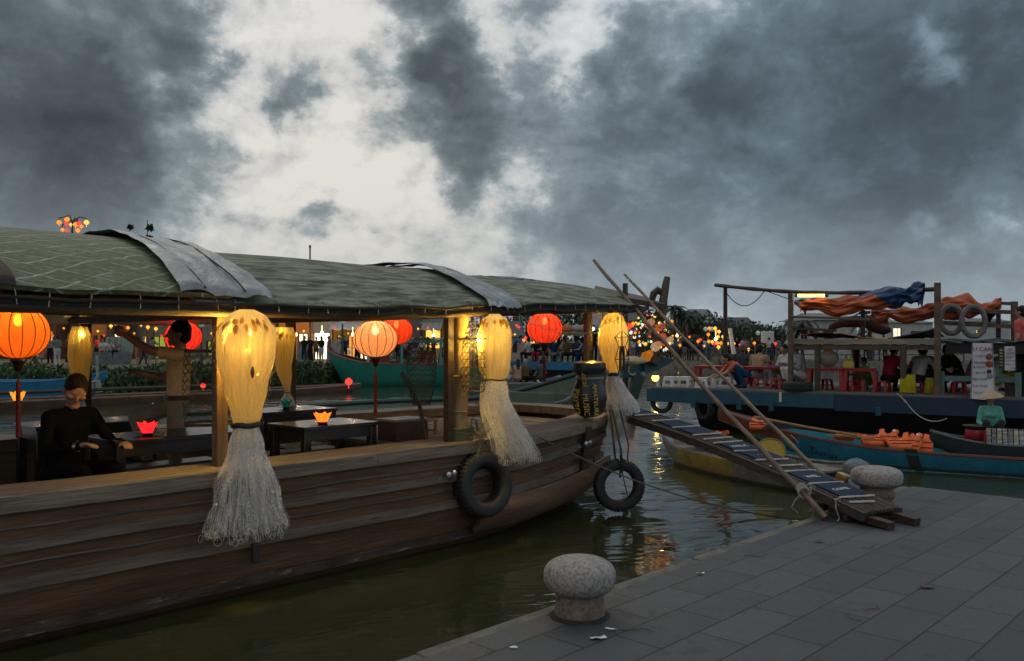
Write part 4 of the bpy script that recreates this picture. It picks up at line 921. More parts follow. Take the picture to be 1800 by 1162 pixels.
# ================================================================== people: one continuous surface grown round a posed skeleton
import numpy as np
TAGS = ['skin', 'shirt', 'pants', 'hair', 'shoe', 'extra']
def rotx(a): return Matrix.Rotation(-a, 3, 'X')
def skeleton(pose='stand', seat=.3, lean=.0, arms='down', yaw=0, pitch=0, sleeve='short', bottom='pants', hair='short', fingers=False, fist=False, belly=0, knees=None, over=None, female=False, detail=False):
    P = []; c = lambda a, b, ra, rb, t: P.append(('c', V(a), V(b), ra, rb, t)); e = lambda a, r, t, M=None: P.append(('e', V(a), r, M, t))
    S = (-1, 1)
    if pose in ('stand', 'walk'):
        pel = V((0, 0, .93)); st = .16 if pose == 'walk' else .02
        kn = [V((s * .1, .04 + s * st * .6, .5)) for s in S]; an = [V((s * .105, -.03 + s * st * 1.3, .09)) for s in S]
    elif pose == 'sit':
        pel = V((0, 0, seat + .10)); kn = [V((s * .13, .40, max(seat + .13, .44))) for s in S]; an = [V((s * .12, .40 - max(0, .40 - seat) * .4, .09)) for s in S]
    else:
        pel = V((0, 0, seat + .10)); kn = [V((s * .19, .33, .50)) for s in S]; an = [V((s * .15, .12, .09)) for s in S]
    if knees: kn = [V(k) for k in knees[0]]; an = [V(k) for k in knees[1]]
    M = rotx(lean); w = .155 if female else .18
    chest = pel + M @ V((0, 0, .34)); neck = pel + M @ V((0, .0, .50)); Mh = rotx(lean * .55 + pitch) @ Matrix.Rotation(yaw, 3, 'Z')
    hd = neck + rotx(lean * .7) @ V((0, .015, .135)); sh = [chest + M @ V((s * w, 0, .10)) for s in S]
    A = {'down': [((s * .05, -.03, -.27), (s * .02, .07, -.24)) for s in S], 'fwd': [((s * .06, .15, -.21), (-s * .05, .23, .0)) for s in S],
         'low': [((s * .02, .19, -.20), (-s * .03, .24, -.09)) for s in S], 'hold': [((s * .06, .06, -.26), (-s * .09, .20, .09)) for s in S],
         'lap': [((s * .06, .04, -.27), (-s * .07, .22, -.06)) for s in S], 'one': [((-.05, -.03, -.27), (-.02, .07, -.24)), ((.07, .12, -.22), (-.03, .2, .16))]}[arms]
    if over and 'arms' in over: A = over['arms']
    el = [sh[i] + V(A[i][0]) for i in (0, 1)]; ha = [el[i] + V(A[i][1]) for i in (0, 1)]
    tb = 'pants'; leg = 'skin' if bottom in ('shorts', 'skirt') else 'pants'
    c(pel + V((-.055, 0, 0)), pel + V((.055, 0, 0)), .108, .108, tb); c(pel + M @ V((-.05, .0, .08)), chest + M @ V((-.055, 0, 0)), .10 + belly, .105, 'shirt'); c(pel + M @ V((.05, .0, .08)), chest + M @ V((.055, 0, 0)), .10 + belly, .105, 'shirt')
    c(chest + M @ V((-.09, -.01, .03)), chest + M @ V((.09, -.01, .03)), .095, .095, 'shirt'); c(sh[0] + M @ V((.03, 0, 0)), sh[1] + M @ V((-.03, 0, 0)), .062, .062, 'shirt'); c(chest + M @ V((0, -.01, .11)), neck + M @ V((0, 0, -.01)), .075, .056, 'shirt')
    if female: c(chest + M @ V((-.06, .075, -.02)), chest + M @ V((.06, .075, -.02)), .055, .055, 'shirt')
    c(neck + V((0, -.005, -.03)), hd + V((0, -.01, -.05)), .05, .048, 'skin')
    H = lambda p: hd + Mh @ V(p)
    e(H((0, 0, .01)), (.074, .092, .105), 'skin', Mh); e(H((0, .022, -.055)), (.055, .062, .058), 'skin', Mh)
    c(H((0, .088, .005)), H((0, .108, -.026)), .011, .015, 'skin')
    for s in S: e(H((s * .077, -.005, -.008)), (.012, .022, .03), 'skin', Mh)
    if detail:
        c(H((-.035, .078, .022)), H((.035, .078, .022)), .010, .010, 'skin'); c(H((-.018, .078, -.058)), H((.018, .078, -.058)), .009, .009, 'skin'); e(H((0, .068, -.095)), (.026, .022, .02), 'skin', Mh)
        for s in S: e(H((s * .045, .062, -.015)), (.026, .026, .022), 'skin', Mh)
    if hair != 'bald': e(H((0, -.020, .040)), (.084, .095, .092), 'hair', Mh); e(H((0, -.045, -.015)), (.072, .068, .078), 'hair', Mh)
    if hair == 'long': c(H((0, -.06, 0)), neck + M @ V((0, -.085, -.12)), .075, .05, 'hair')
    if hair == 'bun': e(H((0, -.115, .03)), (.045, .045, .045), 'hair', Mh)
    if hair == 'tail': c(H((0, -.10, .03)), H((0, -.17, -.10)), .03, .02, 'hair')
    if hair == 'cap': e(H((0, -.005, .06)), (.086, .10, .07), 'extra', Mh); c(H((0, .09, .065)), H((0, .15, .05)), .03, .02, 'extra')
    if hair == 'wide': e(H((0, 0, .05)), (.17, .17, .018), 'extra', Mh); e(H((0, 0, .085)), (.085, .09, .06), 'extra', Mh)
    ut = 'shirt' if sleeve != 'none' else 'skin'; ft = 'shirt' if sleeve == 'long' else 'skin'
    for i, s in enumerate(S):
        if sleeve == 'short':
            mid = sh[i].lerp(el[i], .62); c(sh[i], mid, .06, .054, 'shirt'); c(mid, el[i], .044, .04, 'skin')
        else: c(sh[i], el[i], .055 if ut == 'shirt' else .05, .044, ut)
        c(el[i], ha[i], .041 if ft == 'skin' else .047, .029 if ft == 'skin' else .036, ft)
        d = (ha[i] - el[i]).normalized(); e(ha[i] + d * .045, (.036, .05, .022) if not fingers else (.034, .046, .018), 'skin', frame(d.cross(V((s, 0, .2))).normalized(), d))
        if fist and i == fist - 1:
            e(ha[i] + d * .05, (.045, .048, .045), 'skin', frame(d)); sd = d.cross(V((0, 0, 1))).normalized()
            for k in range(4): q0 = ha[i] + d * .085 + sd * (k - 1.5) * .019; c(q0 + V((0, 0, .02)), q0 + d * .012 - V((0, 0, .004)), .011, .011, 'skin'); c(q0 + d * .01 - V((0, 0, .006)), q0 - d * .012 - V((0, 0, .03)), .0105, .0095, 'skin')
            c(ha[i] + d * .05 - V((0, 0, .045)), ha[i] + d * .09 - V((0, 0, .028)), .013, .011, 'skin')
        elif fingers:
            sd = d.cross(V((0, 0, 1))); sd = sd.normalized() if sd.length > .1 else V((1, 0, 0)); dn = sd.cross(d)
            if dn.z > 0: dn = -dn
            for k in range(4):
                b0 = ha[i] + d * .078 + sd * (k - 1.5) * .0195; l = (.034, .04, .037, .028)[k]; b1 = b0 + d * l + dn * .012; b2 = b1 + (d * .55 + dn * .8) * l * .8
                c(b0, b1, .0092, .0085, 'skin'); c(b1, b2, .0085, .0075, 'skin')
            t0 = ha[i] + d * .03 - sd * s * .03; c(t0, t0 + d * .04 - sd * s * .02 + dn * .012, .012, .009, 'skin')
        hp = pel + V((s * .085, 0, -.02))
        c(hp, kn[i], .092, .064, leg if bottom != 'shorts' else 'pants'); c(kn[i], an[i], .060, .043 if leg == 'skin' else .05, leg); 
        c(an[i] + V((0, -.02, -.045)), an[i] + V((s * .02, .14, -.055)), .04, .032, 'shoe')
        if bottom in ('shorts', 'skirt') and pose in ('stand', 'walk'): c(hp, hp.lerp(kn[i], .75), .10, .095, 'pants')
    if bottom == 'dress':
        for s in S: c(pel + V((s * .04, 0, 0)), V((s * .09, 0, .2)), .11, .13, 'shirt')
    return P
def prim_mesh(P):
    mb = MB()
    for q in P:
        if q[0] == 'c':
            _, a, b, ra, rb, t = q; d = b - a
            if d.length < 1e-5: d = V((0, 0, 1e-4)); b = a + d
            u = d.normalized(); pts = []; rs = []
            for th in (88, 60, 30): pts.append(a - u * ra * math.sin(R(th))); rs.append(max(.002, ra * math.cos(R(th))))
            pts += [a, b]; rs += [ra, rb]
            for th in (30, 60, 88): pts.append(b + u * rb * math.sin(R(th))); rs.append(max(.002, rb * math.cos(R(th))))
            mb.tube(pts, rs, 12)
        else:
            _, a, r, M, t = q; mb.ell(a, tuple(r), 14, 9, M)
    return mb
def grow(P, voxel, name='body', smooth=4, alltag=None):
    mb = prim_mesh(P); me = mb.mesh('tmp', False); o = bpy.data.objects.new('tmp', me); C.objects.link(o)
    md = o.modifiers.new('r', 'REMESH'); md.mode = 'VOXEL'; md.voxel_size = voxel; md.use_smooth_shade = True
    sm_ = o.modifiers.new('s', 'SMOOTH'); sm_.factor = .5; sm_.iterations = smooth
    dg = bpy.context.evaluated_depsgraph_get(); dg.update(); out = bpy.data.meshes.new_from_object(o.evaluated_get(dg)); out.name = name
    bpy.data.objects.remove(o); bpy.data.meshes.remove(me)
    n = len(out.polygons); ce = np.empty(n * 3); out.polygons.foreach_get('center', ce); ce = ce.reshape(-1, 3)
    best = np.full(n, 1e9); tg = np.zeros(n, dtype=np.int32)
    for q in P:
        if q[0] == 'c':
            a = np.array(q[1]); d = np.array(q[2] - q[1]); L_ = max(1e-9, d @ d); f = np.clip(((ce - a) @ d) / L_, 0, 1)
            ds = np.linalg.norm(ce - a - f[:, None] * d, axis=1) - (q[3] + (q[4] - q[3]) * f)
        else:
            r = np.array(q[2]); m_ = np.array(q[3]) if q[3] is not None else np.eye(3); l = (ce - np.array(q[1])) @ m_ / r
            ds = (np.linalg.norm(l, axis=1) - 1) * r.min()
        if q[-1] == 'hair': ds = ds - .004
        ix = TAGS.index(q[-1]); w_ = ds < best; best[w_] = ds[w_]; tg[w_] = ix
    out.materials.clear()
    for k in range(6): out.materials.append(None)
    out.polygons.foreach_set('material_index', tg); out.polygons.foreach_set('use_smooth', [True] * n)
    return out
def clothmat(c): 
    k = 'cloth_%.3f_%.3f_%.3f' % c
    return mat(k, c, tuple(x * .7 for x in c), scale=9, rough=.9, bump=.35, bscale=22, bdist=.015, spec=.08)
SKIN = mat('skin', (.36, .2, .13), (.3, .155, .1), scale=20, rough=.5, bump=.05); SKIN_PALE = mat('pale_skin', (.5, .31, .23), (.42, .25, .18), scale=20, rough=.5, bump=.05)
HAIR = mat('black_hair', (.005, .0045, .0045), (.010, .008, .0075), scale=70, rough=.6, bump=.9, bscale=120, bdist=.01, spec=.25); HAIR_G = mat('grey_hair', (.25, .24, .23), rough=.6, bump=.3); HAIR_B = mat('brown_hair', (.13, .06, .025), rough=.55, bump=.4)
SHOE = mat('dark_shoe', (.02, .018, .016), rough=.5, bump=.1)
MESHES = {}
def person(key, label, loc, face, shirt, pants, skin=None, hair=None, extra=None, shoe=None, group=None, scale=1.0, voxel=.02, spec=None):
    """key: pose key, shared by everyone standing or sitting the same way; face: world heading of the nose"""
    if key not in MESHES: MESHES[key] = grow(skeleton(**(spec or POSES[key])), voxel, 'person')
    o = link('person', MESHES[key]); o.location = loc; o.rotation_euler[2] = face - math.pi / 2; o.scale = (scale,) * 3
    for i, m_ in enumerate((skin or SKIN, clothmat(shirt), clothmat(pants), hair or HAIR, shoe or SHOE, extra if extra else clothmat((.4, .36, .25)))):
        o.material_slots[i].link = 'OBJECT'; o.material_slots[i].material = m_
    return tag(o, label, 'person', group)
POSES = {
 'stand': dict(), 'walk': dict(pose='walk'), 'hold': dict(arms='hold', pitch=.3), 'standf': dict(female=True, hair='long', arms='hold'), 'dress': dict(female=True, hair='long', bottom='dress', arms='hold'),
 'shorts': dict(bottom='shorts'), 'skirt': dict(bottom='skirt', female=True, hair='long', arms='one'), 'hat': dict(hair='wide', arms='hold'), 'longs': dict(sleeve='long', pose='walk', arms='one'), 'capst': dict(hair='cap', arms='down', sleeve='long'),
 'bald': dict(hair='bald', pose='walk'), 'bend': dict(lean=1.0, arms='low'),
 'sit': dict(pose='sit', seat=.3, arms='lap', lean=.12), 'sitf': dict(pose='sit', seat=.3, arms='hold', female=True, hair='long', lean=.1), 'sitlean': dict(pose='sit', seat=.3, arms='fwd', lean=.4), 'crouch': dict(pose='crouch', seat=.12, arms='fwd', lean=.25), 'sitlong': dict(pose='sit', seat=.3, arms='hold', sleeve='long', lean=.15, yaw=.5),
}

# ---- the two men aboard
deck_z = .455
cream = clothmat((.78, .60, .28)); tan = clothmat((.36, .29, .19)); blackc = clothmat((.005, .005, .0065)); blackt = clothmat((.004, .004, .005))
ps = V(B(-.35, 3.60, deck_z))
seated = link('person', grow(skeleton(pose='sit', seat=.40, lean=.22, arms='fwd', sleeve='long', pitch=.45, yaw=-.35, hair='short', fingers=True, detail=True,
      over=dict(arms=[((-.11, .10, -.24), (.10, .24, .02)), ((.12, .12, -.23), (-.09, .25, .04))])), .0085, 'person'))
for i, m_ in enumerate((SKIN, blackc, blackt, HAIR, SHOE, cream)): seated.material_slots[i].link = 'OBJECT'; seated.material_slots[i].material = m_
seated.location = ps; seated.rotation_euler[2] = -.45 - math.pi / 2
tag(seated, 'seated man in a black long sleeved shirt bending over his hands at the table end', 'person')
mb = MB(); 
hp_ = skeleton(pose='sit', seat=.40, lean=.22, arms='fwd', over=dict(arms=[((-.11, .10, -.24), (.10, .24, .02)), ((.12, .12, -.23), (-.09, .25, .04))]))
fore = [q for q in hp_ if q[0] == 'c' and abs(q[3] - .041) < 1e-6]
def cuff(q, f, r, w_, nm, m_, par):
    mb = MB(); a = q[1].lerp(q[2], f); d = (q[2] - q[1]).normalized(); mb.lathe([(r, -w_ / 2), (r * 1.04, -w_ / 4), (r * 1.04, w_ / 4), (r, w_ / 2)], 16, a, frame(d)); return mb.build(nm, m_, par)
cuff(fore[1], .93, .039, .022, 'watch', steel, seated)
for q in fore: cuff(q, .62, .046, .03, 'cuff', blackc, seated)
pm = V(B(.82, 4.16, deck_z))
over = dict(arms=[((-.05, .25, .05), (.0, .20, .14)), ((.02, .14, -.22), (-.02, .22, .06))])
sk = skeleton(pose='stand', lean=-.04, sleeve='short', hair='short', fingers=True, fist=1, detail=True, over=over, knees=[[(-.10, .03, .5), (.13, .36, .80)], [(-.105, -.03, .09), (.12, .26, .44)]])
standing = link('person', grow(sk, .0085, 'person'))
for i, m_ in enumerate((SKIN, cream, tan, HAIR, SHOE, cream)): standing.material_slots[i].link = 'OBJECT'; standing.material_slots[i].material = m_
standing.location = pm; standing.rotation_euler[2] = math.pi + .36 - math.pi / 2
tag(standing, 'standing man in a cream shirt and tan trousers raising his fist, one knee up', 'person')
mb = MB(); mb.lathe([(.066, -.03), (.075, 0), (.066, .02), (.062, .02)], 20, (0, -.005, 1.415), rotx(.25)); mb.build('collar', clothmat((.62, .5, .2)), standing)
mb = MB(); mb.lathe([(.158, -.022), (.162, 0), (.158, .022)], 24, (0, -.0, .985)); mb.v = [V((p.x, p.y * .74, p.z)) for p in mb.v]; mb.build('belt', mat('dark_belt', (.05, .03, .02), rough=.5), standing)

# ---- low black tables and benches aboard
def low_table(label, s0, s1, t0, t1, z=TZ, leg=.07):
    cs, ct = (s0 + s1) / 2, (t0 + t1) / 2; t = thing('low_table', label, 'table', B(cs, ct, deck_z), ANG, 'low black tables aboard the wooden boat'); h = z - deck_z; w, d = s1 - s0, t1 - t0
    mb = MB(); mb.box((0, 0, h - .016), (w, d, .032)); mb.build('tabletop', lacquer, t, bevel=.004)
    mb = MB()
    for y in (-1, 1): mb.box((0, y * (d / 2 - .04), h - .082), (w - .1, .022, .098))
    for x in (-1, 1): mb.box((x * (w / 2 - .04), 0, h - .082), (.022, d - .1, .098))
    mb.build('apron', lacquer, t)
    for x in (-1, 1):
        for y in (-1, 1):
            mb = MB(); mb.box((x * (w / 2 - .05), y * (d / 2 - .05), (h - .033) / 2), (leg, leg, h - .033)); mb.build('leg', lacquer, t, bevel=.004)
    return t
low_table('longest black low table between the seated man and the square yellow post', -.1, 1.12, 3.22, 3.86)
low_table('black low table carrying the orange lotus lantern', 1.46, 2.28, 3.08, 3.70)
low_table('black low table carrying the dark green lotus lantern, along the far side', 2.02, 2.98, 4.75, 5.40)
low_table('black low table behind the standing man, along the far side', -.15, .95, 4.85, 5.45)
def bench(label, s0, s1, t0, t1, z, m_):
    cs, ct = (s0 + s1) / 2, (t0 + t1) / 2; t = thing('wooden_bench', label, 'bench', B(cs, ct, deck_z), ANG, 'low benches aboard the wooden boat'); h = z - deck_z; w, d = s1 - s0, t1 - t0
    mb = MB(); mb.box((0, 0, h - .015), (w, d, .03)); mb.build('seat', m_, t, bevel=.004)
    for x in (-1, 1):
        mb = MB(); mb.box((x * (w / 2 - .06), 0, (h - .03) / 2), (.04, d * .85, h - .03)); mb.build('leg', lacquer, t)
    return t
greyseat = mat('grey_seat_board', (.22, .22, .215), (.14, .14, .14), scale=5, stretch=(2, .3, .3), rough=.35, bump=.1)
bench('pale topped bench under the far edge of the longest black table', .1, 1.15, 4.0, 4.28, .86, greyseat)
bench('pale topped bench behind the table with the orange lotus lantern', 1.35, 2.45, 3.95, 4.22, .86, greyseat)
bench('pale topped bench beside the far table with the green lotus lantern', 2.1, 3.0, 4.4, 4.62, .86, greyseat)
bench('short pale bench beneath the seated man', -.75, -.2, 3.35, 3.85, .86, greyseat)
bench('reddish brown box seat at the picture edge by the near rail', -1.75, -.98, 2.85, 3.2, .98, mat('red_brown_board', (.07, .03, .022), (.04, .018, .014), scale=5, rough=.5))
t = thing('storage_box', 'dark red brown storage box seat on the pale foredeck planks', 'box', B(3.0, 3.62, .917), ANG)
mb = MB(); mb.box((0, 0, .10), (.42, .3, .2)); mb.build('body', mat('red_brown_box', (.05, .018, .014), (.025, .01, .008), rough=.45), t, bevel=.004)
mb = MB(); mb.box((0, 0, .213), (.45, .33, .026)); mb.build('lid', greyseat, t, bevel=.004)
t = thing('wooden_stool', 'small pale wooden stool beside the storage box', 'stool', B(3.42, 3.75, .917), ANG)
mb = MB(); mb.box((0, 0, .168), (.22, .2, .024)); mb.build('seat', plank_pale, t, bevel=.003)
for x in (-1, 1):
    mb = MB()
    for y in (-1, 1): mb.box((x * .09, y * .075, .078), (.024, .024, .156))
    mb.box((x * .09, 0, .05), (.02, .13, .02)); mb.build('leg', plank_pale, t)
for k in range(4):
    mb = MB(); mb.box((0, 0, 0), (.55, .09, .022)); o = mb.build('loose_plank', plank_pale, loc=B(2.98 + .03 * k, 2.95 + .03 * (k % 2), .93 + .024 * k), rotz=ANG + .15 * math.sin(k * 4), bevel=.003)
    tag(o, ['lowest loose plank of the small stack by the bamboo post', 'second loose plank up in the small stack by the bamboo post', 'third loose plank up in the small stack by the bamboo post', 'topmost loose plank of the small stack by the bamboo post'][k], 'plank', 'loose planks by the bamboo post')

# ---- gangplank
plank_w = mat('old_gangplank_wood', (.066, .052, .043), (.03, .024, .02), scale=6, stretch=(.3, 3, .3), rough=.75, bump=.6, c3=(.10, .08, .066), c3at=.6)
bluemat = mat('navy_mat', (.005, .026, .062), (.003, .017, .042), scale=60, rough=.9, bump=.5, bscale=120, c3=(.01, .035, .085), c3at=.6, c3scale=7)
ga, gb = V((1.27, 11.03, 1.115)), V((3.26, 7.50, .455)); gd = (gb - ga); gl = gd.length; gx = V((gd.x, gd.y, 0)).normalized(); gn = V((-gx.y, gx.x, 0)) * 1.0
gang = thing('gangplank', 'narrow arched gangplank with navy mats and white cleats from the boat bow to the quay', 'gangplank', ga)
def gp(f, w_, up=0.0): return ga.lerp(gb, f) + gn * w_ + V((0, 0, .075 * math.sin(math.pi * f) + up)) - ga
mb = MB()
for k in range(9):
    w_ = (k - 4) * .046; mb.tube([gp(f / 24, w_, .003 * math.sin(k * 3 + f * .4)) for f in range(25)], .021, 6)
mb.build('bamboo_slats', plank_w, gang)
for s_ in (-1, 1):
    mb = MB()
    for f in range(24): mb.beam(gp(f / 24, s_ * .235, -.03), gp((f + 1) / 24, s_ * .235, -.03), .04, .08)
    mb.build('side_beam', plank_w, gang, bevel=0)
mb = MB()
for f in range(20): mb.beam(gp(f / 20, 0, -.075), gp((f + 1) / 20, 0, -.075), .40, .03)
mb.build('under_board', wood_dark, gang)
def fpx(px):
    lo_, hi_ = 0, 1
    for _ in range(40):
        m_ = (lo_ + hi_) / 2; q = gp(m_, 0) + ga
        if 900 + 1500 * q.x / q.y < px: lo_ = m_
        else: hi_ = m_
    return lo_
white_slat = mat('white_cleat', (.62, .60, .55), (.42, .4, .36), scale=14, rough=.6, bump=.4)
cuts = [(1060, 1139, 1), (1172, 1204, 1), (1208, 1242, 1), (1283, 1316, 1), (1320, 1354, 1), (1405, 1449, 1), (1453, 1503, 1)]
for a, b, _ in cuts:
    mb = MB(); fa, fb = fpx(a), fpx(b)
    mb.sheet(lambda u, v: gp(lerp(fa, fb, v), (u - .5) * .33, .0255 + .003 * nz((u * 5, v * 6, a)) + .004 * abs(u - .5)), 8, 8, .006); mb.build('mat', bluemat, gang)
for px in (1139, 1170, 1206, 1243, 1262, 1280, 1318, 1356, 1381, 1403, 1451, 1505, 1523):
    f = fpx(px); mb = MB(); ex = .0 if px != 1523 else .07; mb.beam(gp(f - .004 * (px > 1300), -.205, .031), gp(f + (.008 if px > 1300 else 0), .205 - ex * 2, .031), .016, .012); mb.build('cleat', white_slat, gang)
wl = mat('white_lettering', (.66, .66, .64), (.5, .5, .5), rough=.7, bump=0)
gm = Matrix((gn, -gx, V((0, 0, 1)))).transposed(); slope = math.atan2(gd.z, V((gd.x, gd.y)).length)
for px, tx in ((1428, 'WEL'), (1478, 'COME'), (1300, 'WELC'), (1336, '. . .')):
    f = fpx(px); tl = Matrix((-gn, gx, V((0, 0, -1)))).transposed()
    xx = gn; zz = V((-gx.x * math.sin(slope), -gx.y * math.sin(slope), math.cos(slope))); yy = zz.cross(xx); letters(tx, wl, .085 if tx != 'COME' else .075, gang, gp(f, 0, .0335), Matrix((xx, yy, zz)).transposed(), .001)
mb = MB()
for s_ in (-1, 1): mb.beam(gp(.90, s_ * .17, -.11), gp(.90, s_ * .17) + V((gx.x * .62, gx.y * .62, QZ + .035 - (ga.z + gp(.90, 0).z))), .085, .06)
mb.build('skid', wood_dark, gang)
mb = MB(); mb.beam(gp(.955, -.27, -.1), gp(.955, .27, -.1), .05, .05); mb.beam(gp(.88, -.27, -.13), gp(.88, .27, -.13), .06, .06); mb.build('cross_bar', wood_dark, gang)
for f in (.93, .86):
    mb = MB(); c0 = gp(f, -.25, -.03); mb.tube([c0 + V((0, 0, .05)), c0 + V((-.02, -.02, -.02)), c0 + V((.02, -.01, -.12)), c0 + V((-.03, -.03, -.16))], .007, 5); mb.tube([c0, c0 + V((-.03, -.02, .05)), c0 + V((.02, -.03, .07)), c0 + V((.01, -.02, 0))], .006, 5); mb.build('tie', rope_pale, gang)
# bamboo hand poles
def pole(label, a, b, r0, r1, m_):
    mb = MB(); a, b = V(a), V(b); n = 22; pts = [a.lerp(b, k / n) + V((.008 * nz((k * .5, 1, r0 * 99)), 0, .012 * nz((k * .5, 5, r0 * 99)))) - V((0, 0, .05 * math.sin(math.pi * k / n))) for k in range(n + 1)]
    rs = [lerp(r0, r1, k / n) * (1.1 if k % 4 == 2 else .97) for k in range(n + 1)]; mb.tube(pts, rs, 10)
    o = mb.build('bamboo_pole', m_); return tag(o, label, 'pole', 'bamboo hand poles of the gangplank')
p1a, p1b = at(1044, 458, 11.4), ground(1452, 911, QZ + .02)
pole('higher topped bamboo pole, slanting down to the paving in front of the gangplank', p1a, p1b, .022, .029, mat('old_bamboo', (.17, .115, .08), (.085, .055, .042), scale=7, rough=.55, bump=.4))
p2a = at(1098, 482, 12.2); p2b = at(1478, 866, 8.85)
pole('bamboo pole slanting down behind the gangplank to the flat capped bollard', p2a, p2b, .019, .026, mat('pale_bamboo', (.22, .165, .11), (.12, .085, .06), scale=7, rough=.5, bump=.4))
c0 = p1a.lerp(p1b, .93)
mb = MB()
for k in range(4): mb.tube([c0 + V((.05 * math.cos(q / 10 * 6.283), -.01 + .02 * k - .03, .05 * math.sin(q / 10 * 6.283) + .01 * k)) for q in range(10)], .007, 5, closed=True)
mb.tube([c0, c0 + V((.03, -.02, .07)), c0 + V((.08, -.02, .08)), c0 + V((.06, 0, .02))], .006, 5); mb.tube([c0, c0 + V((-.08, -.02, -.08)), c0 + V((-.1, 0, -.14)), c0 + V((-.03, .02, -.2))], .006, 5)
tag(mb.build('rope_tie', rope_pale), 'frayed pale cord tied round the lower end of the nearer bamboo pole', 'rope')
# rubbish by the far bollard
mb = MB(); bz = at(1505, 821, 9.0); 
mb.grid(lambda u, v: bz + V((.13 * math.sin(v * 3.14) * math.cos(u * 6.283) * (1 + .35 * nz((math.cos(u * 6.28) * 2, math.sin(u * 6.28) * 2, v * 4))), .1 * math.sin(v * 3.14) * math.sin(u * 6.283), .09 * -math.cos(v * 3.14) * (1 + .3 * nz((u * 5, v * 5, 3))))), 24, 14, closed_u=True)
tag(mb.build('plastic_bag', mat('clear_plastic', (.34, .38, .41), (.22, .26, .3), scale=12, rough=.2, bump=1.0, bscale=25, bdist=.03, trans=.4)), 'crumpled clear plastic bag behind the flat capped bollard', 'plastic bag')
for k, (px, py, d, cc, lb) in enumerate([(1482, 846, 8.95, (.30, .13, .02), 'brown cardboard box corner behind the gangplank foot'), (1497, 853, 8.9, (.25, .33, .33), 'pale blue carton wedged behind the flat capped bollard')]):
    t_ = thing('carton', lb, 'box', at(px, py, d)); mb = MB(); mb.box((0, 0, 0), (.13, .12, .12), Euler((.2, .1, .6 + k)).to_matrix()); mb.build('body', mat('carton_%d' % k, cc, rough=.7), t_, bevel=.004)
    mb = MB(); mb.box((0.01, 0, .072), (.11, .1, .014), Euler((.25, .12, .6 + k)).to_matrix()); mb.build('lid', mat('carton_lid_%d' % k, (.55, .5, .3) if k == 0 else (.3, .36, .36), rough=.7), t_)
# ================================================================== small boats
def hull_shell(mb, L_, hw, zr_, zb, nu=40, nv=8, th=.03, flat=.35):
    """open boat: a along, hw(a) half width, zr_(a) rail height, zb(a) bottom height; sides curve down to a flat bottom"""
    def fn(u, v):
        a = u * L_; s = -1 + 2 * v; h = hw(a); k = abs(s)
        y = h * math.copysign(min(1, k / .85) ** .8, s) if k > 0 else 0
        f = max(0, (k - flat) / (1 - flat)); z = lerp(zb(a), zr_(a), f ** 1.5)
        y = math.copysign(lerp(h * .62 * (k / flat) if k < flat else h * (.62 + .38 * f ** .6), y, 0), s)
        return (a + (1 - u) * 0 - .0, y, z)
    mb.sheet(fn, nu, nv * 2, th)
def rimtube(mb, L_, hw, zr_, r, n=40, out=.0, a0=0.0, a1=1.0, sides=(-1, 1), dz=0):
    for s in sides: mb.tube([(u * L_, s * (hw(u * L_) + out), zr_(u * L_) + dz) for u in [lerp(a0, a1, k / n) for k in range(n + 1)]], r, 6)
# ---- grey and yellow sampan under the gangplank
SB0, SBA = V((2.64, 14.35, 0)), math.atan2(-.925, .38)
sampan = thing('sampan', 'old grey sampan with a yellow patched side lying under the gangplank', 'rowing boat', SB0, SBA)
SL = 3.75
shw = lambda a: .50 * (math.sin(math.pi * min(1, max(0, (a + .05) / (SL + .55)))) ** .55) * (1 if a < 3 else 1) + .02
szr = lambda a: .31 + .13 * max(0, 1 - a / 1.1) ** 2 - .02 + .10 * max(0, (a - 2.6) / 1.15) ** 2
szb = lambda a: lerp(.22, -.12, sstep(0, 1.0, a)) if a < 2.8 else lerp(-.12, .06, sstep(2.8, SL, a))
m, ntS, out = nodes_of('sampan_paint'); LS = ntS.links.new
p = nd(ntS, 'ShaderNodeBsdfPrincipled', Roughness=.7); cS = coords(ntS)
nS = nd(ntS, 'ShaderNodeTexNoise', Scale=5.0, Detail=8, Roughness=.7); LS(cS, nS.inputs['Vector'])
rS = ramp(ntS, [(.35, (.26, .25, .22)), (.6, (.15, .145, .125))]); LS(nS.outputs['Fac'], rS.inputs[0])
rY = ramp(ntS, [(.4, (.38, .27, .05)), (.62, (.20, .15, .04))]); LS(nS.outputs['Fac'], rY.inputs[0])
sx = nd(ntS, 'ShaderNodeSeparateXYZ'); LS(cS, sx.inputs[0])
wb = nd(ntS, 'ShaderNodeMath', operation='MULTIPLY_ADD'); LS(nS.outputs['Fac'], wb.inputs[0]); wb.inputs[1].default_value = .25; LS(sx.outputs[0], wb.inputs[2])
ya = nd(ntS, 'ShaderNodeMapRange'); ya.inputs[1].default_value = 1.02; ya.inputs[2].default_value = 1.06; LS(wb.outputs[0], ya.inputs[0])
yb = nd(ntS, 'ShaderNodeMapRange'); yb.inputs[1].default_value = 2.55; yb.inputs[2].default_value = 2.45; LS(wb.outputs[0], yb.inputs[0])
wz = nd(ntS, 'ShaderNodeMath', operation='MULTIPLY_ADD'); LS(nS.outputs['Fac'], wz.inputs[0]); wz.inputs[1].default_value = .12; LS(sx.outputs[2], wz.inputs[2])
yc = nd(ntS, 'ShaderNodeMapRange'); yc.inputs[1].default_value = .10; yc.inputs[2].default_value = .12; LS(wz.outputs[0], yc.inputs[0])
ym = nd(ntS, 'ShaderNodeMath', operation='MULTIPLY'); LS(ya.outputs[0], ym.inputs[0]); LS(yb.outputs[0], ym.inputs[1])
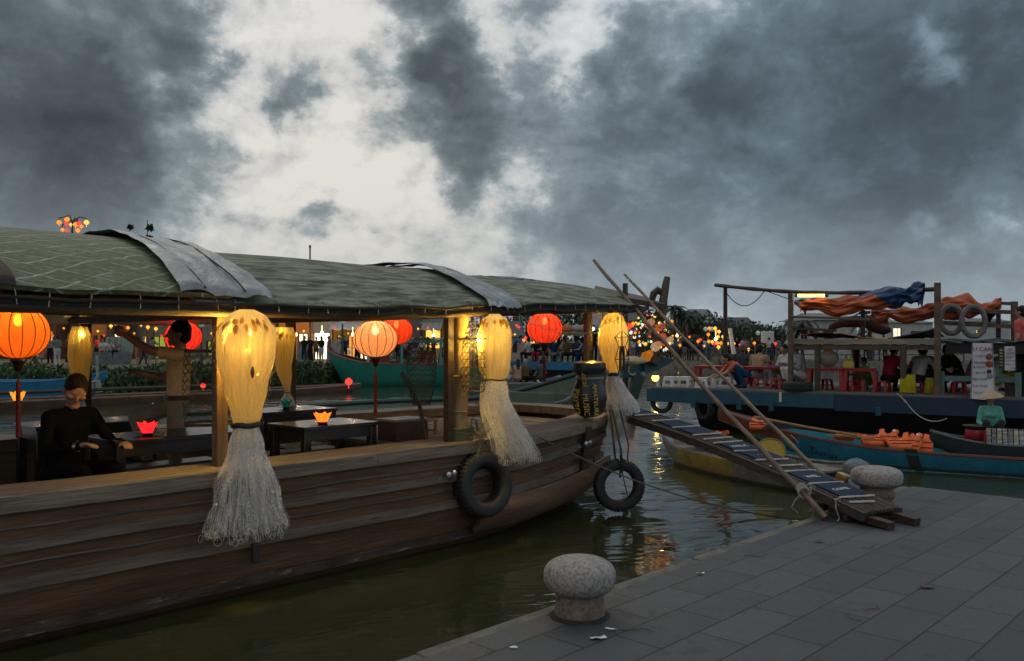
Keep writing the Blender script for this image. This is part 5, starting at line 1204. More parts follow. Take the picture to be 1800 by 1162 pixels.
mS = nd(ntS, 'ShaderNodeMix', data_type='RGBA'); LS(ym.outputs[0], mS.inputs[0]); LS(rS.outputs[0], mS.inputs[6]); LS(rY.outputs[0], mS.inputs[7])
mD = nd(ntS, 'ShaderNodeMix', data_type='RGBA'); LS(yc.outputs[0], mD.inputs[0]); mD.inputs[6].default_value = (.05, .045, .03, 1); LS(mS.outputs[2], mD.inputs[7]); LS(mD.outputs[2], p.inputs['Base Color'])
bS = nd(ntS, 'ShaderNodeBump', Strength=.4, Distance=.01); LS(nS.outputs['Fac'], bS.inputs['Height']); LS(bS.outputs[0], p.inputs['Normal']); LS(p.outputs[0], out.inputs['Surface'])
greyin = mat('sampan_inside', (.20, .19, .175), (.10, .095, .09), scale=6, rough=.75, bump=.4)
mb = MB(); hull_shell(mb, SL, shw, szr, szb, 36, 7, .03); mb.build('hull', [m], sampan)
mb = MB(); rimtube(mb, SL, shw, szr, .022, 36); mb.build('gunwale', greyin, sampan)
for k in range(7):
    a = 1.35 + k * .24; mb = MB()
    mb.tube([(a, s * shw(a) * q, lerp(szb(a) + .05, szr(a) - .03, max(0, (abs(q) - .5) / .48) ** 1.3)) for s in (1,) for q in (-.97, -.8, -.6, -.4, 0, .4, .6, .8, .97)], .026, 6); mb.build('rib', greyin, sampan)
mb = MB(); mb.box((3.35, 0, .27), (.62, .76, .03)); mb.build('stern_deck', greyin, sampan, bevel=.005)
mb = MB(); mb.box((.55, 0, .24), (.3, .5, .025)); mb.build('thwart', greyin, sampan)
bt = at(1354, 797, 11.9); t = thing('round_basket', 'round yellow woven basket tray inside the grey sampan', 'basket', bt)
mb = MB(); fr_ = frame(V((-.3, -.8, .6))); mb.lathe([(.001, 0), (.12, .0), (.185, .03), (.2, .06)], 28, mtx=fr_); mb.build('tray', mat('yellow_basket', (.48, .32, .05), (.3, .19, .03), scale=40, rough=.7, bump=.6), t)
mb = MB()
for r in (.05, .1, .15): mb.tube([fr_ @ V((r * math.cos(k / 24 * 6.283), r * math.sin(k / 24 * 6.283), .012 + .1 * max(0, r - .12))) for k in range(24)], .005, 4, closed=True)
mb.tube([fr_ @ V((.2 * math.cos(k / 28 * 6.283), .2 * math.sin(k / 28 * 6.283), .06)) for k in range(28)], .012, 5, closed=True); mb.build('rim', mat('basket_rim', (.3, .19, .04), rough=.7), t)
orange = mat('orange_vest_cloth', (.75, .14, .025), (.5, .085, .018), scale=10, rough=.75, bump=.5, bscale=22, bdist=.02)
orange_d = mat('dark_vest_trim', (.03, .02, .02), rough=.6); vest_white = mat('white_badge', (.7, .65, .62), rough=.6)
def vest(label, loc, rotz, tilt, sc=1.0, badge=True, fold=0):
    t = thing('life_jacket', label, 'life jacket', loc, rotz, 'orange life jackets in the boats'); Mt = Matrix.Rotation(tilt, 3, 'X')
    prof = [(-.2, -.26), (.2, -.26), (.225, -.05), (.17, .06), (.19, .20), (.11, .25), (.06, .08), (0, .03), (-.06, .08), (-.11, .25), (-.19, .20), (-.17, .06), (-.225, -.05)]
    mb = MB(); n = len(prof); th = .05
    rings = [(.9, -th), (1, -th * .5), (1, th * .5), (.9, th)]
    for k, y in rings:
        for (x, z) in prof: 
            q = V((x * k, y + fold * z * z * 2 + .015 * nz((x * 9, z * 9, y * 5)), (z - 0) * k)) * sc; mb.v.append(Mt @ q)
    for r in range(3):
        for i in range(n): mb.face((r * n + i, r * n + (i + 1) % n, (r + 1) * n + (i + 1) % n, (r + 1) * n + i))
    c0 = len(mb.v); mb.v += [Mt @ (V((0, -th, -.1)) * sc), Mt @ (V((0, th, -.1)) * sc)]
    for i in range(n): mb.face((i, c0, (i + 1) % n)); mb.face((3 * n + i, 3 * n + (i + 1) % n, c0 + 1))
    mb.build('foam', orange, t, ang=50)
    mb = MB(); mb.v = []; 
    for z in (-.18, -.06): mb.tube([Mt @ (V((x * .92, -th * 1.12 + fold * z * z * 2, z)) * sc) for x in (-.21, -.1, 0, .1, .21)], .008 * sc, 5)
    mb.build('strap', orange_d, t)
    if badge:
        mb = MB(); mb.lathe([(.001, -.004), (.028, -.004), (.028, .004), (.001, .004)], 14, (0, 0, 0), frame((0, -1, 0))); mb.v = [Mt @ ((p_ + V((.11, -th * 1.16, .12))) * sc) for p_ in mb.v]; mb.build('badge', vest_white, t)
    return t
vest('orange life jacket folded on the sampan bow behind the gangplank', at(1262, 763, 12.6), .3, 1.3, .62, False)
vest('orange life jacket lying low in the sampan below the gangplank edge', at(1226, 776, 12.9), 1.0, 1.35, .55, False)
# ---- teal tourist boat
TB0, TBA = V((3.66, 15.06, 0)), math.atan2(-.48, .877)
tour = thing('tourist_boat', 'long teal wooden tour boat with a painted eye on its red brown bow', 'boat', TB0, TBA)
TL = 8.6
thw = lambda a: .02 + .86 * sstep(-.9, 2.9, a) ** 1.25 if a > 0 else .02
tzr = lambda a: .26 + .47 * max(0, 1 - a / 5.0) ** 3.2
tzb = lambda a: lerp(.66, -.18, sstep(-.5, 2.4, a))
m, ntT, out = nodes_of('teal_boat_paint'); LT = ntT.links.new
p = nd(ntT, 'ShaderNodeBsdfPrincipled', Roughness=.5); cT = coords(ntT)
nT = nd(ntT, 'ShaderNodeTexNoise', Scale=4.0, Detail=8, Roughness=.65); LT(cT, nT.inputs['Vector'])
rT = ramp(ntT, [(.35, (.013, .165, .25)), (.62, (.008, .11, .18))]); LT(nT.outputs['Fac'], rT.inputs[0])
rB = ramp(ntT, [(.35, (.20, .055, .025)), (.62, (.12, .032, .016))]); LT(nT.outputs['Fac'], rB.inputs[0])
sT = nd(ntT, 'ShaderNodeSeparateXYZ'); LT(cT, sT.inputs[0])
def above(sock, a, b, k=0.0):
    q = sock
    if k:
        w_ = nd(ntT, 'ShaderNodeMath', operation='MULTIPLY_ADD'); LT(nT.outputs['Fac'], w_.inputs[0]); w_.inputs[1].default_value = k; LT(sock, w_.inputs[2]); q = w_.outputs[0]
    r_ = nd(ntT, 'ShaderNodeMapRange'); r_.inputs[1].default_value = a; r_.inputs[2].default_value = b; LT(q, r_.inputs[0]); return r_.outputs[0]
# red brown bow panel: along < 2.2 and above a line that rises with the sheer
lin = nd(ntT, 'ShaderNodeMath', operation='MULTIPLY_ADD'); LT(sT.outputs[0], lin.inputs[0]); lin.inputs[1].default_value = .11; LT(sT.outputs[2], lin.inputs[2])
bow_hi = above(lin.outputs[0], .44, .445); bow_fw = above(sT.outputs[0], 1.42, 1.41)
bm_ = nd(ntT, 'ShaderNodeMath', operation='MULTIPLY'); LT(bow_hi, bm_.inputs[0]); LT(bow_fw, bm_.inputs[1])
mB = nd(ntT, 'ShaderNodeMix', data_type='RGBA'); LT(bm_.outputs[0], mB.inputs[0]); LT(rT.outputs[0], mB.inputs[6]); LT(rB.outputs[0], mB.inputs[7])
low = above(sT.outputs[2], .08, .10, .06); mLo = nd(ntT, 'ShaderNodeMix', data_type='RGBA'); LT(low, mLo.inputs[0]); mLo.inputs[6].default_value = (.018, .022, .016, 1); LT(mB.outputs[2], mLo.inputs[7])
LT(mLo.outputs[2], p.inputs['Base Color']); bT = nd(ntT, 'ShaderNodeBump', Strength=.3, Distance=.012); LT(nT.outputs['Fac'], bT.inputs['Height']); LT(bT.outputs[0], p.inputs['Normal']); LT(p.outputs[0], out.inputs['Surface'])
teal = m; teal_in = paint('teal_inside_paint', (.03, .27, .33), (.015, .12, .15), rough=.55); redrail = paint('dark_red_rail', (.10, .018, .016), (.05, .03, .03), rough=.5)
mb = MB(); hull_shell(mb, TL, thw, tzr, tzb, 60, 8, .035); mb.mi = 0; mb.build('hull', [teal], tour)
mb = MB(); rimtube(mb, TL, thw, tzr, .033, 60, dz=.01); mb.build('gunwale', redrail, tour)
mb = MB()
for s in (-1, 1): mb.sheet(lambda u, v: (lerp(1.1, TL, u), s * (thw(lerp(1.1, TL, u)) - .05 - .03 * (1 - v)), tzr(lerp(1.1, TL, u)) - .02 - .34 * (1 - v)), 40, 2, .012 * s)
mb.build('lining', teal_in, tour)
for a in (2.0, 3.15, 4.3, 5.3, 6.2, 7.1):
    for s in (-1, 1): mb = MB(); mb.box((a, s * (thw(a) - .10), tzr(a) - .16), (.07, .09, .30)); mb.build('frame_rib', teal_in, tour, bevel=.006)
for a in (4.95, 6.7):
    mb = MB(); mb.box((a, 0, .26), (.34, thw(a) * 1.82, .03)); mb.build('thwart', teal_in, tour, bevel=.005)
mb = MB(); mb.box((4.6, 0, .06), (7, 1.4, .03)); mb.build('floor_boards', paint('teal_floor', (.02, .10, .12)), tour)
mb = MB(); mb.sheet(lambda u, v: (lerp(.05, .95, u), lerp(-1, 1, v) * thw(lerp(.05, .95, u)) * .96, tzr(lerp(.05, .95, u)) + .02), 8, 4, .03); mb.build('fore_deck', paint('maroon_deck', (.13, .02, .02)), tour)
# painted eye on the near bow, following the planking
def on_hull(a, f):   # near side (towards the quay = -y)
    h = thw(a); return V((a, -h * (.62 + .38 * f ** .6), lerp(tzb(a), tzr(a), f ** 1.5)))
mb = MB()
def eye(rx, rz, a0, f0, push): mb.sheet(lambda u, v: on_hull(a0 + rx * v * math.cos(u * 6.2832), f0 + rz * v * math.sin(u * 6.2832)) + V((-.004, -push, .0)), 24, 3, .004)
eye(.15, .085, .72, .84, .030); mb.build('eye_white', mat('eye_cream', (.62, .58, .48), rough=.6), tour)
mb = MB(); eye(.10, .05, .72, .84, .042); mb.build('eye_pupil', mat('eye_black', (.015, .013, .012), rough=.4), tour)
mb = MB(); mb.tube([on_hull(1.32, .97) + V((0, -.035, 0)), on_hull(1.45, .78) + V((0, -.035, 0))], .010, 5); mb.build('bow_trim', mat('cream_trim', (.5, .45, .36), rough=.6), tour)
# strap over the side, lettering
mb = MB(); a = 3.12
mb.sheet(lambda u, v: on_hull(a + (u - .5) * .17 + .12 * v, lerp(1.06, .32, v)) + V((0, -.03 - .01 * math.sin(v * 3), .02 * (1 - v))), 4, 10, .006); mb.build('rubber_strap', rubber, tour)
dk = mat('maroon_lettering', (.022, .005, .012), rough=.6, bump=0)
xa = 1.62
for ch, wd in zip('Tourist', (.085, .075, .075, .062, .042, .062, .062)):      # hand painted letter by letter along the curved planking
    xa += wd / 2; q0, q1, q2 = on_hull(xa - .04, .70), on_hull(xa + .04, .70), on_hull(xa, .80); xx = (q1 - q0).normalized(); yy = (q2 - on_hull(xa, .60)).normalized(); hn = xx.cross(yy).normalized(); yy = hn.cross(xx)
    letters(ch, dk, .15 if ch == 'T' else .125, tour, on_hull(xa, .70) + hn * .045 + yy * (.012 if ch == 'T' else 0), Matrix((xx, yy, hn)).transposed(), .002, .2); xa += wd / 2
cols = [(1492, 766, 1.15, 'orange life jacket propped alone against the near rail by the lettering'), (1532, 772, .9, 'orange life jacket lying open second from the boat lettering'), (1560, 768, .5, 'orange life jacket with a round badge standing at the top of the heap'), (1577, 778, .9, 'orange life jacket flopped over in the middle of the heap'), (1601, 775, .45, 'orange life jacket with collar up just before the rubber strap'), (1618, 778, .4, 'orange life jacket leaning on the teal rib past the rubber strap')]
for k, (px, py, tl, lb) in enumerate(cols):
    dirx = (px - 900) / 1500; nn = V((.48, .877)); d = (V((3.66, 15.06)).dot(nn) - .40 + .12 * (k % 3)) / (dirx * .48 + .877)
    vest(lb, at(px, py - 1, d), TBA + (-.3, .25, -.1, .5, -.2, .2)[k], -tl - .45, .78, k in (2, 4), .3)
vest('orange life jacket crumpled in the bow of the teal boat', at(1335, 744, 14.5), TBA + .2, -1.2, .75, False)
t = thing('dark_jacket', 'dark crumpled jacket lying in the teal boat bow', 'jacket', at(1368, 752, 14.3)); mb = MB(); mb.grid(lambda u, v: ((u - .5) * .55, (v - .5) * .35, .09 * math.sin(u * 3.1) * math.sin(v * 3.1) * (1 + .8 * nz((u * 4, v * 4, 1)))), 14, 10); mb.build('cloth', clothmat((.02, .022, .03)), t)
mb = MB(); a0, a1 = TB0 + V((math.cos(TBA) * 1.5, math.sin(TBA) * 1.5, 0)), 0
def TBp(a, y, z): return TB0 + V((math.cos(TBA) * a - math.sin(TBA) * y, math.sin(TBA) * a + math.cos(TBA) * y, z))
mb.tube([TBp(.7, -.42, .68), TBp(1.6, -.58, .56), TBp(2.35, -.66, .475)], .022, 6); mb.sheet(lambda u, v: TBp(lerp(1.9, 2.6, u), -.66 + (v - .5) * .1, .47 - .015 * u), 6, 2, .015)
tag(mb.build('paddle', mat('paddle_wood', (.3, .2, .07), (.2, .12, .04), rough=.5)), 'yellowish wooden paddle laid along the bow rail of the teal boat', 'paddle')

# ================================================================== floating restaurant
RB0 = V((3.0, 18.75, 0)); RBA = math.atan2(-.53, .848); RE, RN = V((math.cos(RBA), math.sin(RBA), 0)), V((-math.sin(RBA), math.cos(RBA), 0))
def RP(a, b, z=0): return RB0 + RE * a + RN * b + V((0, 0, z))
def rpx(px, b):            # local along-coordinate of photo column px on the line b
    x = (px - 900) / 1500; r = V((x, 1, 0)); d = (b + RB0.dot(RN)) / r.dot(RN); return (r * d - RB0).dot(RE), d
DZ = .95
rest = thing('floating_restaurant', 'blue decked floating restaurant boat with a low plank canopy and rails on top', 'boat', RB0, RBA)
blue = paint('navy_teal_paint', (.014, .075, .12), (.006, .03, .05), rough=.55, scale=3); bluedk = paint('navy_paint', (.008, .03, .065), (.004, .014, .03), rough=.55)
black_hull = mat('black_hull_wood', (.008, .008, .009), (.014, .013, .012), scale=4, stretch=(3, .4, .4), rough=.6, bump=.4)
RL = 13.0
mb = MB(); mb.prism([(-.05, 0), (3.9, -.02), (3.9, 4.2), (.4, 4.2)], DZ - .32, DZ - .03); mb.build('side_band', blue, rest, bevel=.01)
mb = MB(); mb.prism([(3.905, -.05), (RL, -.05), (RL, 4.2), (3.905, 4.2)], DZ - .36, DZ - .03); mb.build('side_band', bluedk, rest, bevel=.01)
mb = MB(); mb.sheet(lambda u, v: (lerp(.9, RL, u) + (-.0), lerp(.35, 1.0, v) - .0, lerp(DZ - .33, -.2, v)), 30, 3, .03); mb.sheet(lambda u, v: (lerp(.9, 1.6, v), lerp(.35 + .65 * v, 3.9, u), lerp(DZ - .33, -.2, v)), 6, 3, .03); mb.build('hull', black_hull, rest)
mb = MB()
for k in range(28):
    b0 = .0 + k * .15; mb.box(((RL + .15) / 2, b0 + .075, DZ - .015), (RL - .2 + .25, .146, .03))
mb.build('deck', mat('deck_boards', (.16, .14, .11), (.08, .07, .055), scale=4, stretch=(3, .3, .3), rough=.65, bump=.4), rest)
for px in (1220, 1300, 1357, 1545): 
    a, d = rpx(px, -.02); mb = MB(); mb.box((a, -.055, DZ - .33), (.10, .06, .16)); mb.build('fender_block', blue, rest, bevel=.005)
mb = MB(); a, d = rpx(1372, -.02); mb.box((a, -.03, DZ - .12), (.05, .02, .2)); mb.build('scrap_board', white_slat, rest)
for px, pyt, zb in ((1390, 515, DZ), (1648, 497, DZ)):
    b = .22; a, d = rpx(px, b); zt = CAMZ + (600 - pyt) / 1500 * d; mb = MB(); mb.box((a, b, (zb + zt) / 2), (.11 if px > 1500 else .09, .1, zt - zb)); mb.build('post', wood_pole, rest, bevel=.006)
a, d = rpx(1783, 1.2); zt = CAMZ + 70 / 1500 * d; mb = MB(); mb.box((a, 1.2, (DZ + zt) / 2), (.12, .1, zt - DZ)); mb.build('post', wood_pole, rest)
for px, b in ((1437, .45), (1588, .45)):
    a, d = rpx(px, b); mb = MB(); mb.box((a, b, (DZ + 1.9) / 2), (.10, .09, 1.9 - DZ)); mb.build('post', mat('grey_post_wood', (.075, .062, .045), (.04, .033, .025), scale=6, stretch=(.3, .3, 2), rough=.7, bump=.4), rest)
a, d = rpx(1505, 2.2); mb = MB(); mb.tube([(a, 2.2, DZ), (a, 2.2, 1.9)], .08, 10); mb.build('post', wood_dark, rest)
# canopy
a0, _ = rpx(1391, .4); a1, _ = rpx(1646, .4)
mb = MB(); mb.box(((a0 + a1) / 2, .42, 1.945), (a1 - a0, .05, .105)); mb.build('canopy_board', mat('pale_canopy_board', (.27, .255, .20), (.16, .145, .11), scale=5, stretch=(3, .3, .3), rough=.7, bump=.3), rest, bevel=.004)
mb = MB(); mb.box(((a0 + a1) / 2, .47, 1.835), (a1 - a0 + .1, .06, .10)); mb.build('canopy_board', wood_pole, rest, bevel=.004)
mb = MB(); mb.sheet(lambda u, v: (lerp(a0 - .05, RL, u), lerp(.5, 4.0, v), 1.985 + .02 * math.sin(u * 90)), 120, 4, .06); mb.build('canopy_roof', mat('grey_roof_sheet', (.10, .10, .10), (.05, .05, .055), rough=.6, bump=.3), rest)
mb = MB(); mb.box(((a1 + RL) / 2 + .1, .46, 1.82), (RL - a1 - .1, .12, .2)); mb.build('canopy_board', black_hull, rest)
mb = MB(); mb.sheet(lambda u, v: (lerp(a1 + .1, RL, u), lerp(.3, .75, v), 1.95 + .03 * v + .014 * math.sin(u * 150)), 160, 3, .01); mb.build('corrugated_edge', mat('teal_sheet', (.05, .10, .11), (.03, .06, .065), rough=.5), rest)
# rails of the upper deck
def rrail(px0, py0, px1, py1, b, h=.06, m_=wood_pole, nm='rail'):
    A, da = rpx(px0, b); Bq, db = rpx(px1, b); mb = MB(); mb.beam((A, b, CAMZ + (600 - py0) / 1500 * da), (Bq, b, CAMZ + (600 - py1) / 1500 * db), .05, h); return mb.build(nm, m_, rest)
rrail(1391, 557, 1530, 561, .25, .045); rrail(1391, 577, 1470, 581, .25, .05, wood_dark); rrail(1648, 543, 1781, 549, .8, .075); rrail(1648, 567, 1781, 574, .8, .08); rrail(1510, 550, 1530, 549, 1.0); rrail(1758, 533, 1781, 534, 1.2)
for px, b, y0, y1 in ((1517, 1.0, 545, 600), (1755, 1.0, 550, 595)):
    a, d = rpx(px, b); mb = MB(); mb.box((a, b, CAMZ + (600 - (y0 + y1) / 2) / 1500 * d), (.08, .06, (y1 - y0) / 1500 * d)); mb.build('rail_post', wood_dark, rest)
# teal rail of the lower deck
tealp = paint('faded_teal_paint', (.10, .17, .17), (.05, .08, .08), rough=.6)
a, d = rpx(1655, .3); a2, _ = rpx(1790, .3)
for q in (a, a2): mb = MB(); mb.box((q, .3, DZ + .22), (.1, .08, .44)); mb.build('rail_post', tealp, rest)
mb = MB(); mb.box(((a + a2) / 2, .3, DZ + .31), (a2 - a - .1, .05, .10)); mb.build('rail', tealp, rest)
mb = MB(); a3, _ = rpx(1775, .4); mb.box((a3, .42, DZ + .14), (.16, .05, .25)); mb.build('rail_post', wood_dark, rest)
# mast and long boom
A, d = rpx(1275, 1.5); zt = CAMZ + 98 / 1500 * d
mb = MB(); mb.tube([(A, 1.5, DZ), (A, 1.5, zt)], [.06, .045], 8); mb.build('mast', wood_dark, rest)
P0 = V((rpx(1257, 1.5)[0], 1.5, zt + .02)); a4, d4 = rpx(1647, .22); P1 = V((a4, .24, CAMZ + 92 / 1500 * d4))
mb = MB(); mb.tube([P0.lerp(P1, k / 20) - V((0, 0, .12 * math.sin(math.pi * k / 20))) for k in range(21)], [.04 + .006 * math.sin(k * 2) for k in range(21)], 8); mb.build('boom', wood_dark, rest)
mb = MB(); q0, q1 = P0.lerp(P1, .05), P0.lerp(P1, .26); mb.tube([q0.lerp(q1, k / 12) - V((0, 0, 1.4 * (k / 12) * (1 - k / 12) + .1)) for k in range(13)], .010, 4); mb.tube([P0.lerp(P1, .26) - V((0, 0, .1)), P0.lerp(P1, .40) - V((0, 0, .3))], .008, 4); mb.tube([P0.lerp(P1, .055) , P0.lerp(P1, .055) - V((0, 0, 1.3))], .006, 4); mb.build('cable', rope_dark, rest)
# bundled tarpaulins on the upper poles
m, ntB, out = nodes_of('orange_and_blue_tarpaulin'); LB_ = ntB.links.new
def two_tone(name, base, other, lo_, hi_, seed):
    m, n_, out = nodes_of(name); l_ = n_.links.new; p = nd(n_, 'ShaderNodeBsdfPrincipled', Roughness=.5); c_ = coords(n_)
    a_ = nd(n_, 'ShaderNodeTexNoise', Scale=1.1, Detail=1.0, Distortion=.6); mp_ = nd(n_, 'ShaderNodeMapping', vector_type='POINT'); mp_.inputs['Location'].default_value = (seed, seed * 2, 0); l_(c_, mp_.inputs[0]); l_(mp_.outputs[0], a_.inputs['Vector'])
    r_ = ramp(n_, [(lo_, base), (hi_, other)]); l_(a_.outputs['Fac'], r_.inputs[0]); l_(r_.outputs[0], p.inputs['Base Color'])
    b_ = nd(n_, 'ShaderNodeTexNoise', Scale=9.0, Detail=5); l_(c_, b_.inputs['Vector']); bb = nd(n_, 'ShaderNodeBump', Strength=.5, Distance=.03); l_(b_.outputs['Fac'], bb.inputs['Height']); l_(bb.outputs[0], p.inputs['Normal']); l_(p.outputs[0], out.inputs['Surface']); return m
def bundle(label, pts, seed, mats_, flaps=(), split=.5, two=False):
    t = thing('tarpaulin_bundle', label, 'tarpaulin', pts[0][0]); o_ = V(pts[0][0])
    def prof(u):
        k = u * (len(pts) - 1); i = min(len(pts) - 2, int(k)); f = k - i; f2 = f * f * (3 - 2 * f); return V(pts[i][0]).lerp(V(pts[i + 1][0]), f), lerp(pts[i][1], pts[i + 1][1], f2)
    def fn(u, v):
        c_, r = prof(u); a = v * 6.28318 + u * 2.2; fold = 1 + .26 * math.sin(a * 2 + u * 12 + seed) + .15 * math.sin(a * 5 - u * 34) + .09 * math.sin(a * 11 + u * 9) + .30 * nz((u * 9, math.cos(a) * 1.8, math.sin(a) * 1.8 + seed))
        return c_ - o_ + (RN * math.cos(a) + V((0, 0, 1)) * math.sin(a) * .85) * r * 1.0 * fold - V((0, 0, r * .3))
    mb = MB(); nu, nv = 120, 56
    mb.grid(fn, nu, nv)
    mb.m = []
    for j in range(nv):
        for i in range(nu):
            a = (j / nv) * 6.28 + i / nu * 2.2; mb.m.append(1 if (math.sin(a + seed + 2.4 * nz((i * .035, j * .025, seed))) > split if not two else math.sin(a * 1.0 + 2.2 * nz((i * .03, 1.5, seed))) > lerp(.45, -1.0, sstep(.35, .65, i / nu))) else 0)
    mb.build('folds', mats_, t, ang=180)
    for f in flaps:
        mb = MB(); q = [V(x) - o_ for x in f[0]]
        mb.sheet(lambda u, v: q[0].lerp(q[1], u).lerp(q[3].lerp(q[2], u), v) + RN * .09 * math.sin(u * 7 + seed) * v + V((0, 0, .04 * math.sin(u * 11) * v)), 12, 8, .006); mb.build('flap', f[1], t, ang=80)
    return t
tor = mat('orange_tarp', (.42, .085, .022), (.28, .05, .014), scale=4, rough=.5, bump=.5, bscale=9, bdist=.03); tbl = mat('blue_tarp', (.012, .055, .17), (.008, .03, .10), scale=4, rough=.45, bump=.5, bscale=9, bdist=.03); tnv = mat('navy_tarp', (.012, .02, .045), (.008, .014, .03), scale=4, rough=.5, bump=.5, bscale=9)
def onb(px, py, b): a, d = rpx(px, b); return at(px, py, d)
bundle('orange and blue tarpaulin bundle twisted along the long boom', [(onb(1397, 530, .6), .05), (onb(1412, 532, .6), .14), (onb(1440, 532, .55), .12), (onb(1475, 537, .5), .17), (onb(1510, 527, .5), .16), (onb(1545, 520, .45), .24), (onb(1575, 517, .4), .22), (onb(1592, 517, .38), .11), (onb(1606, 510, .36), .18), (onb(1624, 505, .35), .16)], 1, [tor, tbl], [([onb(1400, 528, .6), onb(1422, 528, .6), onb(1414, 552, .55), onb(1404, 540, .55)], tor), ([onb(1600, 510, .3), onb(1626, 505, .3), onb(1620, 540, .3), onb(1612, 532, .3)], tbl)], .05, True)
bundle('rust orange tarpaulin bundle tied along the rear upper rail', [(onb(1532, 549, 1.0), .07), (onb(1545, 552, 1.0), .16), (onb(1563, 549, 1.0), .09), (onb(1590, 550, 1.0), .19), (onb(1622, 548, 1.0), .16), (onb(1645, 541, 1.0), .12), (onb(1665, 534, 1.0), .20), (onb(1700, 533, 1.0), .22), (onb(1725, 540, 1.0), .12), (onb(1745, 538, 1.0), .16), (onb(1760, 530, 1.0), .10)], 4, [tor, tor], [([onb(1536, 552, .95), onb(1562, 552, .95), onb(1563, 572, .95), onb(1548, 566, .95)], tor), ([onb(1728, 545, .95), onb(1762, 525, .95), onb(1740, 566, .95), onb(1730, 568, .95)], tnv)], .6)
mb = MB(); A0, A1 = onb(1400, 519.5, .42), onb(1453, 519.5, .36); mb.tube([A0, A1], .028, 8); tl_ = thing('tube_light', 'lit yellow fluorescent tube fixed under the boom', 'lamp', A0); mb.v = [q - A0 for q in mb.v]; mb.build('tube', glow('yellow_tube', (1, .62, .08), 6.0), tl_)
mb = MB()
for q in (A0, A1): mb.tube([q - A0 - RE * .03, q - A0 + RE * .03], .034, 8)
mb.build('end_cap', iron, tl_)
A0, A1 = onb(1786, 544, 1.5), onb(1806, 544.5, 1.5); tl_ = thing('tube_light', 'lit yellow fluorescent tube beside the last upper post', 'lamp', A0); mb = MB(); mb.tube([V((0, 0, 0)), A1 - A0], .03, 8); mb.build('tube', glow('yellow_tube', (1, .62, .08), 6.0), tl_); mb = MB(); mb.tube([-RE * .05, RE * .0], .036, 8); mb.build('end_cap', iron, tl_)
# sagging orange sheet on the canopy, horn shaped hose
mb = MB(); c0_, c1_ = onb(1407, 592, .8), onb(1545, 594, .8); mb.sheet(lambda u, v: c0_.lerp(c1_, u) + RN * v * 1.2 + V((0, 0, .10 * math.sin(u * 3.1 + .6) * (1 - v) + .04 * nz((u * 6, v * 3, 1)))), 24, 6, .01)
tag(mb.build('orange_sheet', tor), 'orange sheet thrown over the plank canopy roof', 'tarpaulin')
mb = MB(); c0_, c1_ = onb(1560, 594, 1.2), onb(1648, 591, 1.2); mb.sheet(lambda u, v: c0_.lerp(c1_, u) + RN * v * 1.5 + V((0, 0, .16 * u * (1 - v) + .03 * nz((u * 6, v * 3, 1)))), 20, 6, .02)
tag(mb.build('grey_sheet', mat('pale_grey_sheet', (.22, .23, .24), (.12, .13, .14), rough=.5, bump=.5)), 'pale grey sheet lying on the canopy by the tall post', 'tarpaulin')
mb = MB(); pts = [onb(px, py, 1.6) for px, py in ((1456, 583), (1462, 575), (1478, 568), (1500, 565), (1525, 566), (1542, 576), (1555, 581), (1566, 580))]; mb.tube(pts, [.03, .07, .10, .13, .14, .13, .10, .05], 10)
tag(mb.build('rolled_cloth', mat('dark_maroon_cloth', (.04, .014, .016), (.02, .01, .01), rough=.8, bump=.5)), 'dark maroon cloth roll lying along the canopy top', 'cloth')
# life rings
ringm = mat('life_ring_grey', (.15, .135, .13), (.085, .078, .075), scale=7, rough=.6, bump=.3)
for k, (px, py, ry, lb) in enumerate([(1672, 560, .26, 'grey white life ring hanging on the upper rail, the one nearer the tall post'), (1711, 563, .28, 'grey white life ring hanging on the upper rail under the tarpaulin end')]):
    c_ = onb(px, py + 2, .62); t = thing('life_ring', lb, 'life ring', c_, RBA, 'life rings on the upper rail'); fr_ = frame(V((.45 if k else .35, -1, .05))); mb = MB()
    mb.tube([fr_ @ V((ry * .74 * math.cos(q / 32 * 6.283), ry * math.sin(q / 32 * 6.283), 0)) for q in range(32)], .05, 12, closed=True); mb.build('ring', ringm, t)
    mb = MB(); mb.tube([fr_ @ V((ry * .86 * math.cos(q / 8 * 6.283), ry * 1.14 * math.sin(q / 8 * 6.283), .03 * (q % 2))) for q in range(8)], .008, 4, closed=True); mb.build('grab_line', rope_pale, t)
# tyres of the restaurant
for px, py, w_, lb in ((1163, 703, .30, 'tyre fender hanging turned sideways from the blue deck corner'), (1240, 714, .30, 'narrow looking tyre fender hanging from the blue deck side beyond the gangplank')):
    c_ = onb(px, py + 4, .15); tyre(lb, c_, (-.35, -1, 0) if px < 1200 else (-.98, -.45, 0), .25, .145, .17, [([(0, 0, .22), (0, .03, .42)], .012)])
tk = onb(1402, 681, .18); t = thing('tyre_fender', 'tyre lying flat on the deck edge beside the woman in the patterned shirt', 'tyre', V((tk.x, tk.y, DZ + .095)), 0, 'tyre fenders')
mb = tyre_mesh(.30, .17, .18); mb.v = [V((p_.x, p_.z, p_.y)) for p_ in mb.v]; mb.build('tread', rubber, t, ang=50)
